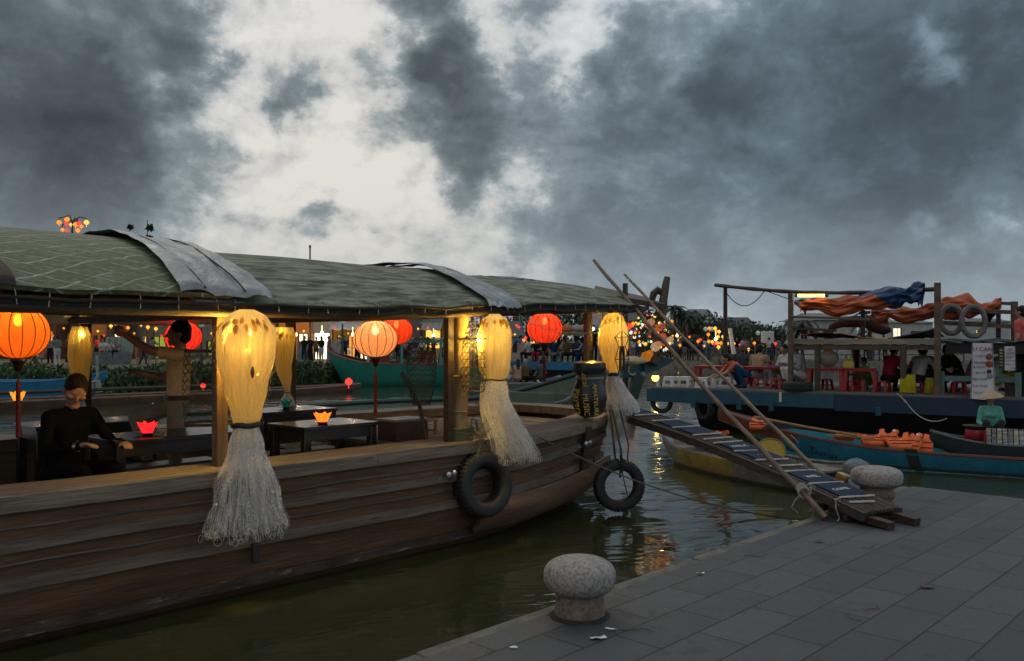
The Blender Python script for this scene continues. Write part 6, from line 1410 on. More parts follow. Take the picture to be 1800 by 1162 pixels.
# plastic tables and stools
redp = mat('red_plastic', (.30, .010, .018), (.22, .008, .014), scale=3, rough=.35, bump=.05); whitep = mat('white_plastic', (.62, .62, .60), (.5, .5, .49), scale=3, rough=.4, bump=.05)
def ptable(label, px, b, w=.62, h=.46):
    a, d = rpx(px, b); t = thing('plastic_table', label, 'table', RP(a, b, DZ + .002), RBA + .1, 'red plastic tables on the restaurant deck')
    mb = MB(); mb.box((0, 0, h - .012), (w, w * .8, .024)); mb.box((0, 0, h - .04), (w * .96, w * .76, .04)); mb.build('tabletop', redp, t, bevel=.008)
    for x in (-1, 1):
        for y in (-1, 1): mb = MB(); mb.beam((x * w * .43, y * w * .33, h - .05), (x * w * .46, y * w * .36, 0), .075, .055, up=(0, 1, 0)); mb.build('leg', redp, t, bevel=.004)
for px, b, lb, w_ in ((1248, .9, 'red plastic table at the kneeling woman hands, nearest the deck corner', .6), (1352, 1.0, 'red plastic table between the striped man and the seated women', .95), (1452, .7, 'red plastic table behind the flat tyre, under the hanging bag', .7), (1513, .75, 'red plastic table below the plank canopy, next to the red shirted man', .62)):
    ptable(lb, px, b, w_)
def pstool(label, px, b, m_, white=False, h=.22):
    a, d = rpx(px, b); w = .25 if not white else .28; t = thing('plastic_stool', label, 'stool', RP(a, b, DZ + .002), RBA + .3 * math.sin(px), 'small plastic stools on the restaurant deck')
    mb = MB(); mb.box((0, 0, h - .012), (w * .84, w * .84, .024)); mb.build('seat', m_, t, bevel=.008)
    if white:
        for x, y in ((1, 0), (-1, 0), (0, 1), (0, -1)):
            mb = MB(); s_ = V((-y, x, 0)); o_ = V((x, y, 0))
            for q in (-1, 1): mb.beam(o_ * w * .40 + s_ * q * w * .32 + V((0, 0, h - .02)), o_ * w * .5 + s_ * q * w * .40, .06, .014, up=o_)
            mb.beam(o_ * w * .41 - s_ * w * .4 + V((0, 0, h - .05)), o_ * w * .41 + s_ * w * .4 + V((0, 0, h - .05)), .012, .07, up=(0, 0, 1)); mb.beam(o_ * w * .485 - s_ * w * .4 + V((0, 0, .03)), o_ * w * .485 + s_ * w * .4 + V((0, 0, .03)), .012, .06, up=(0, 0, 1)); mb.build('side_panel', m_, t)
    else:
        for x in (-1, 1):
            for y in (-1, 1): mb = MB(); mb.beam((x * w * .36, y * w * .36, h - .02), (x * w * .46, y * w * .46, 0), .05, .03, up=(0, 1, 0)); mb.build('leg', m_, t)
        mb = MB(); mb.tube([(x * w * .42, y * w * .42, h * .4) for x, y in ((-1, -1), (1, -1), (1, 1), (-1, 1))], .01, 4, closed=True); mb.build('stretcher', m_, t)
for px, b, lb in ((1180, .35, 'white plastic stool at the very corner of the blue deck'), (1206, .55, 'white plastic stool second from the deck corner'), (1233, .3, 'white plastic stool before the red table legs'), (1250, .5, 'white plastic stool with a printed box side under the red table'), (1276, .7, 'white plastic stool behind the crossing bamboo pole'), (1765, 1.0, 'white plastic stool beneath the teal rail past the menu banner'), (1782, 1.2, 'white plastic stool at the picture edge under the teal rail')): pstool(lb, px, b, whitep, True)
for px, b, lb in ((1334, .75, 'red plastic stool beneath the kneeling woman hip'), (1368, .55, 'red plastic stool before the white trousered woman'), (1400, .9, 'red plastic stool under the woman in the patterned shirt'), (1450, 1.0, 'red plastic stool seen between the legs of the third red table'), (1494, .6, 'red plastic stool empty in front of the fourth red table'), (1508, .85, 'red plastic stool pushed under the fourth red table'), (1551, .6, 'red plastic stool with a yellow cloth under the red shirted man'), (1685, .9, 'dark red plastic stool behind the teal rail'), (1612, 1.0, 'red plastic stool under the man in the white T-shirt')): pstool(lb, px, b, redp)
# things on the tables, hanging bag
def onr(px, b, z): a, d = rpx(px, b); return RP(a, b, z)
t = thing('plastic_tray', 'blue plastic tray with a red cup on the middle red table', 'tray', onr(1362, 1.0, DZ + .465), RBA); mb = MB(); mb.box((0, 0, .012), (.36, .26, .02)); mb.build('tray', mat('blue_plastic', (.03, .10, .35), rough=.35), t, bevel=.006); mb = MB(); mb.lathe([(.035, .022), (.045, .11), (.04, .11), (.03, .03)], 14, (-.1, 0, 0)); mb.build('cup', redp, t)
t = thing('bottle_caddy', 'yellow bottle caddy on the red table under the canopy', 'caddy', onr(1492, .75, DZ + .465), RBA)
mb = MB(); mb.box((0, 0, .07), (.20, .12, .14), taper=.92); mb.build('caddy', mat('yellow_plastic', (.55, .48, .04), rough=.4), t, bevel=.008)
for x, m_ in ((-.05, mat('salmon_plastic', (.6, .25, .15), rough=.4)), (.05, mat('yellow_plastic', (.55, .48, .04), rough=.4))): mb = MB(); mb.lathe([(.03, .14), (.032, .2), (.018, .23), (.014, .26), (.001, .262)], 12, (x, 0, 0)); mb.build('bottle', m_, t)
hb = onr(1456, .6, 1.62); t = thing('hanging_bag', 'clear plastic bag of fruit hanging under the canopy boards', 'bag', hb)
mb = MB(); mb.grid(lambda u, v: (.20 * math.sin(min(1, v * 1.06) * 3.0) ** .7 * math.cos(u * 6.283) * (1 + .2 * nz((u * 5, v * 3, 2))), .12 * math.sin(v * 3.0) * math.sin(u * 6.283), .18 - .40 * v), 22, 14, closed_u=True); mb.build('bag', cloth_lamp('clear_bag', (.62, .61, .56), .62, .4), t)
for x, z, r, c_ in ((-.02, -.08, .10, (.42, .22, .05)), (.06, -.12, .075, (.5, .4, .05)), (-.14, .0, .07, (.25, .4, .06)), (.0, .12, .09, (.62, .20, .03))): mb = MB(); mb.ell((x, 0.0, z), (r, r * .8, r * .85), 12, 8); mb.build('fruit', mat('fruit_%.2f' % x, c_, rough=.5), t)
# menu banners
def banner(label, corners, lines, pics, nm='menu_banner'):
    q = [V(x) for x in corners]; o_ = q[0]; t = thing(nm, label, 'banner', o_)
    nrm = (q[1] - q[0]).cross(q[3] - q[0]).normalized()
    if nrm.y > 0: nrm = -nrm
    def fn(u, v): return q[0].lerp(q[1], u).lerp(q[3].lerp(q[2], u), v) - o_ + nrm * (.014 * math.sin(v * 7 + u * 2) + .005 * math.sin(u * 9 + v * 3))
    mb = MB(); mb.sheet(fn, 16, 28, .004); mb.build('cloth', mat('banner_white', (.58, .56, .60), (.46, .45, .5), scale=5, rough=.6, bump=.2), t, ang=80)
    xx = (q[1] - q[0]).normalized(); zz = nrm; yy = zz.cross(xx)
    if yy.z < 0: xx = -xx; yy = zz.cross(xx)
    M3 = Matrix((xx, yy, zz)).transposed()
    for tx, u, v, sz, m_ in lines: letters(tx, m_, sz, t, fn(u, v) + nrm * .032, M3, .001)
    for u, v, r, m_ in pics:
        mb = MB(); mb.lathe([(.001, .0), (r * .8, .0), (r, .006), (r * .7, .012), (.001, .012)], 18, fn(u, v) + nrm * .006, frame(nrm)); mb.build('food_picture', m_, t)
    for u0, u1 in ((.03, .03), (.97, .97)):
        mb = MB(); mb.tube([fn(u0, k / 14) + nrm * .006 for k in range(15)], .005, 4); mb.build('border', mat('purple_print', (.12, .05, .13), rough=.6), t)
ink, rink = mat('navy_ink', (.03, .03, .08), rough=.6, bump=0), mat('crimson_ink', (.22, .012, .06), rough=.6, bump=0)
banner('tall white menu banner lettered U CAN hanging over the deck edge', [onr(1709, -.12, 1.92), onr(1745, -.12, 1.92), onr(1750, -.12, .90), onr(1706, -.12, .92)],
       [('U CAN', .52, .11, .10, rink), ('- LUAU', .34, .23, .058, ink), ('- THUBBU', .37, .35, .058, ink), ('& COTI', .36, .43, .058, ink), ('- BA UP', .37, .53, .058, ink), ('BIA DAP', .4, .64, .064, ink), ('CA PHO', .4, .76, .064, ink), ('NUOC GIAI', .52, .88, .056, ink)],
       [(.80, .24, .055, mat('food_red', (.25, .05, .04), rough=.6)), (.80, .37, .06, mat('food_brown', (.3, .06, .02), rough=.6)), (.8, .58, .05, mat('food_grey', (.25, .25, .28), rough=.6)), (.78, .50, .04, mat('food_navy', (.03, .03, .08), rough=.6))])
banner('short white price list hanging beyond the tall menu banner', [onr(1765, .1, 1.86), onr(1785, .1, 1.86), onr(1786, .1, 1.43), onr(1765, .1, 1.43)],
       [('- BIA', .45, .13, .05, ink), ('- COM', .45, .29, .05, ink), ('- MAY', .45, .45, .05, ink), ('- CA PH', .48, .6, .05, ink), ('- MELOM', .52, .75, .05, ink), ('SON', .72, .9, .045, ink)], [])
bz_ = onr(1760, .25, 1.65); t = thing('yellow_sign_strip', 'narrow black strip with yellow marks beside the short price list', 'sign', bz_, RBA); mb = MB(); mb.box((0, 0, 0), (.08, .02, .38)); mb.build('board', lacquer, t)
for k in range(6): mb = MB(); mb.box((0, -.014, .14 - k * .055), (.05, .006, .02)); mb.build('mark', mat('yellow_plastic', (.55, .48, .04)), t)
# people on the restaurant deck
def diner(key, label, px, b, heading, shirt, pants, **k):
    k.setdefault('scale', .92); a, d = rpx(px, b); return person(key, label, RP(a, b, DZ), heading, shirt, pants, voxel=.015, **k)
WEST = math.pi
POSES['kneel'] = dict(pose='crouch', seat=.20, lean=.95, arms='low', sleeve='short', hair='tail', female=True, fingers=True, pitch=-.3, detail=True)
POSES['back'] = dict(pose='sit', seat=.20, lean=.35, arms='hold', hair='short', fingers=True, detail=True); POSES['eatf'] = dict(pose='sit', seat=.20, lean=.3, arms='hold', hair='bun', female=True, sleeve='long', fingers=True, detail=True)
POSES['eat'] = dict(pose='sit', seat=.2, lean=.36, arms='fwd', hair='short', fingers=True, detail=True); POSES['capeat'] = dict(pose='sit', seat=.2, lean=.3, arms='hold', hair='cap', fingers=True, detail=True)
diner('kneel', 'woman in a coral T-shirt and blue jeans crouching to reach across a red table', 1312, .75, WEST + .1, (.55, .13, .06), (.012, .07, .16))
diner('back', 'man in a beige shirt with a striped hem seated with his back turned', 1330, 1.3, .9, (.36, .25, .15), (.5, .5, .5))
diner('eatf', 'woman in a white blouse facing us across the middle red table', 1388, 1.55, WEST + .5, (.6, .6, .62), (.45, .45, .47))
diner('eatf', 'woman in a grey patterned shirt and white trousers seated by the flat tyre', 1412, .75, WEST + .05, (.27, .27, .29), (.58, .56, .55), scale=.96)
diner('capeat', 'man in a dark red shirt and cap perched on a red stool', 1560, .75, .35, (.16, .008, .02), (.012, .012, .014), extra=clothmat((.02, .02, .022)))
diner('eat', 'man in a white T-shirt seated with his back to us, yellow cloth beside him', 1612, 1.0, .5, (.42, .42, .40), (.02, .02, .025))
diner('eat', 'person in an orange top behind the man in the white T-shirt', 1630, 1.7, WEST + .6, (.5, .09, .03), (.03, .03, .03))
diner('back', 'person in black seated behind the tall dark canopy post', 1655, 1.2, .6, (.01, .01, .011), (.012, .012, .012))
diner('back', 'person in a dark brown jacket seated behind the teal rail', 1690, 1.4, WEST - .4, (.04, .026, .018), (.02, .02, .02))
diner('eat', 'person in a mauve top seated beside the tall menu banner', 1702, 1.1, WEST + 2.6, (.16, .07, .08), (.02, .02, .02))
diner('eat', 'person in a mint T-shirt reaching out beyond the tall menu banner', 1745, .9, .2, (.28, .42, .33), (.45, .4, .05))
diner('stand', 'person in a coral top standing at the picture edge by the price list', 1796, .7, 2.2, (.55, .12, .10), (.02, .02, .02), scale=.98)
diner('crouch', 'child in a lime top crouched behind the last red table', 1527, 1.5, WEST, (.25, .42, .05), (.3, .3, .1), scale=.7)
diner('back', 'dark clad person with brown hair hidden behind the coral T-shirt woman', 1304, 1.9, 1.2, (.05, .05, .06), (.03, .03, .03), hair=HAIR_B)
for px, b, w_, h_, lb, cc in ((1597, .45, .24, .34, 'bright yellow cloth hung over a stool before the canopy post', (.36, .31, .02)), (1634, .55, .14, .28, 'yellow cloth square draped at the white T-shirt man hip', (.30, .23, .03))):
    mb = MB(); c_ = onr(px, b, DZ + .02); mb.sheet(lambda u, v: RE * (u - .5) * w_ * (1 + .25 * v) + RN * (-.10 * math.sin(min(1, v * 1.4) * 1.57) + .02 * math.sin(u * 9)) + V((0, 0, h_ * (1 - v))), 12, 10, .01); o = mb.build('cloth', clothmat(cc), loc=c_); tag(o, lb, 'cloth')
mb = MB(); mb.tube([onr(1576, -.02, .97), onr(1585, -.05, .90), onr(1592, -.05, .8)], .012, 4); a_, b_ = onr(1590, -.05, .86), at(1664, 736, 13.4); mb.tube([a_.lerp(b_, k / 14) - V((0, 0, .18 * 4 * (k / 14) * (1 - k / 14))) for k in range(15)], .010, 4)
tag(mb.build('slack_line', rope_pale), 'slack line from the blue deck edge down to the vendor boat bow', 'rope')

# ---- vendor boat with the conical hat woman
VB0 = at(1638, 772, 13.6); VB0.z = 0; VBA = math.atan2(-.30, .95)
ven = thing('vendor_boat', 'dark vendor rowing boat loaded with goods below the restaurant deck', 'rowing boat', VB0, VBA); VL = 5.0
vhw = lambda a: .05 + .5 * sstep(-.3, 1.2, a); vzr = lambda a: .38 + .14 * max(0, 1 - a / .9) ** 2; vzb = lambda a: lerp(.3, -.15, sstep(0, .9, a))
dkb = paint('dark_teal_hull', (.02, .03, .03), (.03, .03, .03), rough=.6)
mb = MB(); hull_shell(mb, VL, vhw, vzr, vzb, 36, 7, .03); mb.build('hull', dkb, ven)
mb = MB(); rimtube(mb, VL, vhw, vzr, .026, 36); mb.build('gunwale', paint('grey_teal_rim', (.09, .11, .11), (.05, .05, .05)), ven)
mb = MB(); mb.box((2.6, 0, .2), (4.2, .85, .03)); mb.build('floor_boards', wood_dark, ven)
def VP(a, y, z): return VB0 + V((math.cos(VBA) * a - math.sin(VBA) * y, math.sin(VBA) * a + math.cos(VBA) * y, z))
o = person('vendor', 'woman in a mint blouse and conical straw hat sitting in the vendor boat', VP(.85, .12, .35), -1.9, (.12, .36, .30), (.05, .05, .06), voxel=.012, scale=.80, spec=dict(pose='sit', seat=.14, lean=.1, arms='lap', sleeve='long', female=True, hair='short', fingers=True, detail=True, pitch=.15))
hatc = V((0, .05, .93)); mb = MB(); mb.lathe([(.235, -.02), (.17, .03), (.085, .085), (.03, .125), (.002, .138)], 32, hatc, rotx(.10) @ Matrix.Rotation(.10, 3, 'Y')); mb.lathe([(.232, -.024), (.085, .075), (.002, .125)], 32, hatc, rotx(.10) @ Matrix.Rotation(.10, 3, 'Y')); mb.build('straw_hat', mat('straw', (.42, .31, .20), (.3, .21, .13), scale=40, stretch=(1, 1, .2), rough=.7, bump=.4), o)
t = thing('drum_stove', 'small red tin stove with a dark pan before the conical hat woman', 'stove', VP(.62, -.12, .42), VBA); mb = MB(); mb.lathe([(.16, 0), (.17, .02), (.17, .14), (.16, .16)], 20); mb.build('body', redp, t); mb = MB(); mb.lathe([(.14, .16), (.2, .2), (.21, .22), (.001, .205)], 20); mb.build('pan', iron, t)
t = thing('book_rack', 'rack of small striped booklets facing the water on the vendor boat', 'rack', VP(1.05, -.42, .38), VBA - .1)
mb = MB(); mb.box((0, .03, .0), (.78, .14, .02)); mb.box((-.38, .0, .1), (.02, .14, .22)); mb.box((.38, 0, .1), (.02, .14, .22)); mb.build('tray', redp, t)
for k in range(10): mb = MB(); mb.box((-.33 + k * .073, -.035, .13), (.058, .02, .24), Matrix.Rotation(-.2, 3, 'X')); mb.build('booklet', mat('booklet_%d' % (k % 3), [(.45, .43, .4), (.3, .28, .28), (.5, .46, .4)][k % 3], [(.1, .09, .09), (.08, .08, .08), (.2, .15, .12)][k % 3], scale=18, stretch=(3, 3, .5), rough=.5), t)
random.seed(21)
for k, (a, y, z, r, cc, lb) in enumerate([(1.75, .1, .45, .2, (.35, .31, .27), 'heap of pale sandals and cloth on the vendor boat'), (2.15, -.2, .42, .17, (.03, .035, .04), 'black plastic covered heap on the vendor boat'), (2.7, -.25, .42, .2, (.045, .05, .05), 'second dark covered heap behind the black one on the vendor boat'), (2.6, .15, .55, .12, (.10, .22, .22), 'mint plastic bowl pile on the vendor boat'), (1.95, -.38, .36, .1, (.5, .1, .04), 'orange cloth bundle hanging over the vendor boat side')]):
    mb = MB(); c_ = VP(a, y, z); mb.grid(lambda u, v: (r * 1.7 * math.sin(v * 3.1) * math.cos(u * 6.283) * (1 + .4 * nz((u * 6, v * 5, k))), r * 1.1 * math.sin(v * 3.1) * math.sin(u * 6.283), -r * .6 * math.cos(v * 3.1) * (1 + .5 * nz((u * 7, v * 6, k + 4)))), 20, 12, closed_u=True); tag(mb.build('goods_heap', clothmat(cc), loc=c_), lb, 'goods')
t = thing('plastic_tub', 'orange plastic tub with a pale cup on the vendor boat', 'tub', VP(2.45, -.12, .52), VBA); mb = MB(); mb.lathe([(.08, 0), (.12, .14), (.11, .14), (.07, .02)], 18); mb.build('tub', mat('orange_plastic', (.55, .16, .05), rough=.4), t); mb = MB(); mb.lathe([(.05, .1), (.06, .24), (.055, .24), (.04, .12)], 14, (.08, .12, .05)); mb.build('cup', whitep, t)

# ================================================================== green boat moored outside, its prow showing past the bow
pr = thing('moored_boat', 'dark green boat with winged teal prow and tall weathered post, beyond the wooden boat', 'boat', Q0, ANG)
ghull = paint('grey_green_paint', (.09, .125, .095), (.05, .05, .035), rough=.6, scale=3); tealw = paint('teal_prow_paint', (.022, .095, .12), (.06, .07, .06), rough=.5, c3at=.6); pg = paint('dark_green_paint', (.02, .05, .045), (.01, .02, .02))
gc = lambda s: 7.55 - .95 * sstep(6.0, 10.4, s)
ghw = lambda s: 1.2 * (1 - sstep(7.0, 10.6, s) ** 1.4) + .06; gz = lambda s: .86 + .55 * sstep(8.2, 10.5, s)
mb = MB(); mb.sheet(lambda u, v: (lerp(3.0, 10.3, u) - .5 * u * u * (1 - abs(2 * v - 1)), gc(lerp(3, 10.3, u)) + (2 * v - 1) * ghw(lerp(3, 10.3, u)), lerp(-.3 + 1.0 * sstep(8.6, 10.4, lerp(3, 10.3, u)), gz(lerp(3, 10.3, u)), abs(2 * v - 1) ** 1.6)), 40, 14, .04); mb.build('hull', ghull, pr)
mb = MB()
for s_ in (-1, 1): mb.tube([(s, gc(s) + s_ * ghw(s), gz(s) + .02) for s in [3 + .37 * k for k in range(20)]], .045, 6)
mb.build('gunwale', pg, pr)
mb = MB()     # bulkhead panels
for s, h in ((8.35, .30), (9.1, .22)): mb.box((s, gc(s), .80), (.07, ghw(s) * 1.7, h + .2))
mb.build('bulkhead', ghull, pr)
mb = MB(); st = V((10.32, gc(10.3), 1.30)); ft = V((9.86, gc(9.9) - .05, .15))
mb.beam(st, ft, .10, .22, up=U); mb.build('stem', tealw, pr)
wl_, wr_ = at(1180, 628, 16.2), at(1088, 652, 15.3)
def loc2(p): d = V(p) - Q0; return V((d.dot(U), d.dot(N), d.z))
sj = loc2(at(1129, 655, 15.8))
for tip_t, tip_b, nm in ((loc2(at(1158, 626, 16.0)), loc2(at(1182, 632, 16.2)), 'prow_wing'), (loc2(at(1098, 640, 15.2)), loc2(at(1090, 662, 15.0)), 'prow_wing')):
    mb = MB(); base_t = sj + V((0, 0, .20)); mb.sheet(lambda u, v: base_t.lerp(tip_t, u).lerp((sj - V((0, 0, .02))).lerp(tip_b, u), v) + V((0, 0, -.04 * math.sin(u * 3.1))), 12, 6, .07); mb.build(nm, tealw, pr)
mb = MB(); a_ = loc2(at(1131, 656, 15.75)); b_ = loc2(at(1117, 700, 15.4)); mb.beam(a_, b_, .07, .09); mb.build('stem_rail', mat('pale_blue_trim', (.25, .32, .33), (.15, .16, .13), rough=.6), pr)
mb = MB(); a_ = loc2(at(1112, 655, 15.3)); b_ = loc2(at(1100, 705, 15.1)); mb.sheet(lambda u, v: a_.lerp(loc2(at(1130, 662, 15.7)), u).lerp(b_.lerp(loc2(at(1117, 702, 15.4)), u), v), 4, 6, .05); mb.build('prow_cheek', pg, pr)
# weathered post with its crosspiece, plank roof, corner posts
pt_, pb_ = loc2(at(1173, 487, 15.9)), loc2(at(1146, 640, 15.8))
mb = MB(); k_ = 12; mb.tube([pt_.lerp(pb_, f / k_) + V((.03 * nz((f * .6, 1, 2)), .02 * nz((f * .8, 4, 2)), 0)) for f in range(k_ + 1)], [.055, .07, .073, .075, .09, .11, .10, .11, .12, .13, .13, .13, .12], 12); mb.build('post', mat('weathered_post', (.11, .09, .075), (.05, .04, .035), scale=5, stretch=(.3, .3, 2), rough=.8, bump=.8), pr)
mb = MB(); mb.tube([loc2(at(px, py, 15.9)) for px, py in ((1164, 515), (1156, 510), (1149, 516), (1146, 528), (1150, 540))], [.06, .075, .07, .06, .05], 8); mb.build('bitt', wood_dark, pr)
mb = MB(); mb.tube([loc2(at(px, py, 15.3)) for px, py in ((1110, 533), (1118, 541), (1130, 544), (1141, 541))], [.05, .06, .055, .03], 8); mb.build('hook_timber', mat('reddish_timber', (.13, .07, .05), (.07, .04, .03), rough=.6), pr)
rc = [loc2(at(1046, 513, 14.9)), loc2(at(1172, 535, 15.4)), loc2(at(1128, 520, 17.0)), loc2(at(1046, 502, 17.2))]
mb = MB()
for k in range(9):
    f0, f1 = k / 9, (k + .92) / 9; q = [rc[0].lerp(rc[3], f0), rc[1].lerp(rc[2], f0), rc[1].lerp(rc[2], f1), rc[0].lerp(rc[3], f1)]
    mb.sheet(lambda u, v: q[0].lerp(q[1], u).lerp(q[3].lerp(q[2], u), v), 6, 1, .04)
mb.build('roof', wood_pole, pr)
mb = MB(); mb.beam(rc[0] - V((0, 0, .06)), rc[1] - V((0, 0, .05)), .06, .08); mb.build('roof_beam', wood_dark, pr)
mb = MB(); a_ = loc2(at(1099, 498, 15.8)); mb.box((a_.x, a_.y, (a_.z + .9) / 2), (.07, .07, a_.z - .9)); mb.build('roof_post', wood_dark, pr)
cz = thing('cream_cloth_flower', 'cream cloth blossom draped on the teal prow', 'ornament', at(1112, 634, 15.2)); mb = MB(); mb.grid(lambda u, v: (.20 * math.sin(v * 3.1) * math.cos(u * 6.283) * (1 + .3 * math.sin(u * 30)), .1 * math.sin(v * 3.1) * math.sin(u * 6.283), .075 * -math.cos(v * 3.1) * (1 + .3 * nz((u * 5, v * 4, 2)))), 24, 10, closed_u=True); mb.build('cloth', clothmat((.62, .5, .3)), cz)
mb = MB(); mb.sheet(lambda u, v: V((.06 * math.cos(4.7 * v + 1) * (1 + .3 * u), 0, -.16 + .08 * math.sin(4.7 * v + 1) * (1 + .3 * u))), 3, 10, .02); mb.build('curl', clothmat((.5, .42, .22)), cz)
# lit floral garland on the prow
gar = thing('lit_flower_garland', 'big garland of greenery, blossoms and coloured bulbs standing on the teal prow', 'garland', at(1150, 620, 15.7)); go_ = at(1150, 620, 15.7); random.seed(31)
arch = [(1138, 625), (1128, 605), (1124, 585), (1133, 567), (1147, 556), (1160, 566), (1171, 585), (1174, 604), (1168, 620)]
def arch_pt(f): k = f * (len(arch) - 1); i = min(len(arch) - 2, int(k)); q = k - i; return at(lerp(arch[i][0], arch[i + 1][0], q), lerp(arch[i][1], arch[i + 1][1], q), 15.7) - go_
mb = MB()
for k in range(900):
    c_ = arch_pt(random.random()) + V((random.gauss(0, .07), random.gauss(0, .08), random.gauss(0, .07))); M3 = Euler((random.random() * 6, random.random() * 6, 0)).to_matrix(); l = random.uniform(.03, .06)
    mb.add([c_ + M3 @ V(q) * l for q in ((-1, 0, 0), (0, -.4, .1), (1, 0, 0), (0, .4, .1))], [(0, 1, 2, 3)])
mb.build('greenery', mat('dark_leaf', (.018, .04, .018), (.03, .05, .02), rough=.6), gar, smooth=False)
gcols = [((1, .72, .50), 1.2), ((1, .33, .04), 1.0), ((1, .12, .08), .8), ((.08, .75, .2), .6), ((1, .62, .15), 1.2), ((.75, .85, 1), .9)]
protos = []
for c_, s_ in gcols:
    mb = MB(); mb.ell((0, 0, 0), .026, 10, 7); protos.append(mb.build('bulb', glow('garland_bulb_%.2f_%.2f' % (c_[1], c_[2]), c_, s_), gar, loc=arch_pt(random.random())))
for k in range(52):
    o = protos[random.choice((0, 0, 1, 1, 2, 3, 4, 4, 4, 5))].copy(); C.objects.link(o); o.parent = gar; f = random.random(); o.location = arch_pt(f) + V((random.gauss(0, .09), -.07 + random.gauss(0, .04), random.gauss(0, .08))); s_ = random.uniform(.7, 1.5); o.scale = (s_,) * 3
for px, py, r, c_ in ((1163, 575, .075, (1, .33, .25)), (1165, 592, .075, (1, .3, .2)), (1167, 602, .07, (1, .3, .2)), (1154, 578, .08, (1, .35, .1)), (1152, 610, .09, (1, .75, .5)), (1157, 606, .07, (1, .6, .3)), (1178, 599, .08, (1, .8, .6)), (1140, 570, .08, (1, .55, .45)), (1136, 627, .10, (1, .45, .05)), (1142, 622, .07, (1, .5, .08)), (1145, 566, .07, (1, .6, .4))):
    mb = MB(); n_ = 8
    for k in range(n_): a = k / n_ * 6.283; mb.ell((r * .6 * math.cos(a), 0, r * .6 * math.sin(a)), (r * .42, r * .25, r * .42), 8, 5)
    mb.ell((0, -.02, 0), r * .4, 8, 5); mb.build('blossom', cloth_lamp('blossom_%.2f_%.2f' % (c_[1], c_[2]), tuple(x * .8 for x in c_), 0, .6, .16), gar, loc=at(px, py, 15.6) - go_)
ql = at(1152, 664, 30.0); t = thing('deck_lamp', 'bright yellow lamp on a stake just above the water past the prow wing', 'lamp', ql); mb = MB(); mb.ell((0, 0, 0), .13, 14, 10); mb.build('bulb', glow('yellow_deck_bulb', (1, .66, .1), 3.5), t); mb = MB(); mb.tube([(0, .1, .1), (0, .12, -.9)], .05, 6); mb.lathe([(.12, .08), (.05, .16), (.001, .17)], 12); mb.build('holder', iron, t); lamp('deck_light', ql + V((0, -.2, 0)), 8, (1, .65, .15), .06)
# ================================================================== the far bank
BZ = .55
FRONT_L = [(-75, 8), (-45, 18), (-18, 30.2), (-10.8, 33), (-7, 40), (-.6, 44), (5.3, 53), (8, 61), (20, 61), (36, 61), (95, 58)]
def fronty(x):
    for (x0, y0), (x1, y1) in zip(FRONT_L, FRONT_L[1:]):
        if x0 <= x <= x1: return lerp(y0, y1, (x - x0) / (x1 - x0))
    return 58
grassm = mat('bank_grass', (.045, .06, .025), (.07, .065, .035), scale=2, rough=.9, bump=.6, bscale=20, c3=(.09, .075, .05), c3at=.62, c3scale=1)
mb = MB(); xs = [-75 + k * 2 for k in range(86)]
rows = [lambda x: (x, fronty(x) - .4, -.6), lambda x: (x, fronty(x) + .02, .03 if x < 4 else .02), lambda x: (x, fronty(x) + (1.3 if x < 2 else .05), BZ - .02 + .05 * nz((x, 1, 1))), lambda x: (x, fronty(x) + 6, BZ), lambda x: (x * 1.3, fronty(x) + 60, BZ + .3), lambda x: (x * 7, 700, 3)]
for a, b in zip(rows, rows[1:]):
    o = len(mb.v); mb.v += [V(a(x)) for x in xs] + [V(b(x)) for x in xs]; n = len(xs)
    for i in range(n - 1): mb.face((o + i, o + i + 1, o + n + i + 1, o + n + i))
tag(mb.build('terrain', grassm), kind='structure')
pathm = mat('path_concrete', (.20, .20, .195), (.14, .14, .135), scale=3, rough=.85, bump=.2)
mb = MB(); mb.sheet(lambda u, v: (lerp(-60, 1.5, u), fronty(lerp(-60, 1.5, u)) + lerp(2.2, 5.2, v), BZ + .03), 60, 2, .02); tag(mb.build('path', pathm), kind='structure')
mb = MB(); mb.sheet(lambda u, v: (lerp(2, 90, u), fronty(lerp(2, 90, u)) + lerp(.0, 7, v), BZ + .05 - .08), 60, 2, .3); tag(mb.build('pavement', pathm), kind='structure')
stonew = mat('quay_stone', (.20, .185, .165), (.10, .095, .085), scale=4, rough=.85, bump=.5, c3=(.05, .055, .04), c3at=.55, c3scale=2)
mb = MB(); mb.sheet(lambda u, v: (lerp(4.4, 90, u), fronty(lerp(4.4, 90, u)) - .12 - .05 * v, lerp(BZ, -.3, v)), 60, 3, .25); q = mb.build('quay_wall', stonew); tag(q, 'grey stone river wall below the crowded promenade', 'wall')
# undergrowth on the bank slope
random.seed(5); mb = MB()
for k in range(18000):
    x = random.uniform(-32, -1.5); f = random.random(); y = fronty(x) + lerp(-.25, 1.5, f) ; zt = lerp(.5, .80, f) + .5 * max(0, .55 + nz((x * .5, y * .4, 2)))
    z = random.uniform(.02, max(.1, zt)); l = random.uniform(.09, .2); M3 = Euler((random.random() * 6, random.random() * 6, random.random() * 6)).to_matrix()
    mb.mi = 0 if random.random() < .6 else 1
    mb.add([V((x, y, z)) + M3 @ V(q_) * l for q_ in ((-1, 0, 0), (0, -.4, .15), (1, 0, 0), (0, .4, .15))], [(0, 1, 2, 3)])
tag(mb.build('undergrowth', [mat('bank_leaf', (.042, .078, .025), (.025, .045, .016), scale=1, rough=.7), mat('bank_leaf_light', (.075, .115, .042), (.04, .065, .024), scale=1, rough=.7)], smooth=False), kind='stuff')
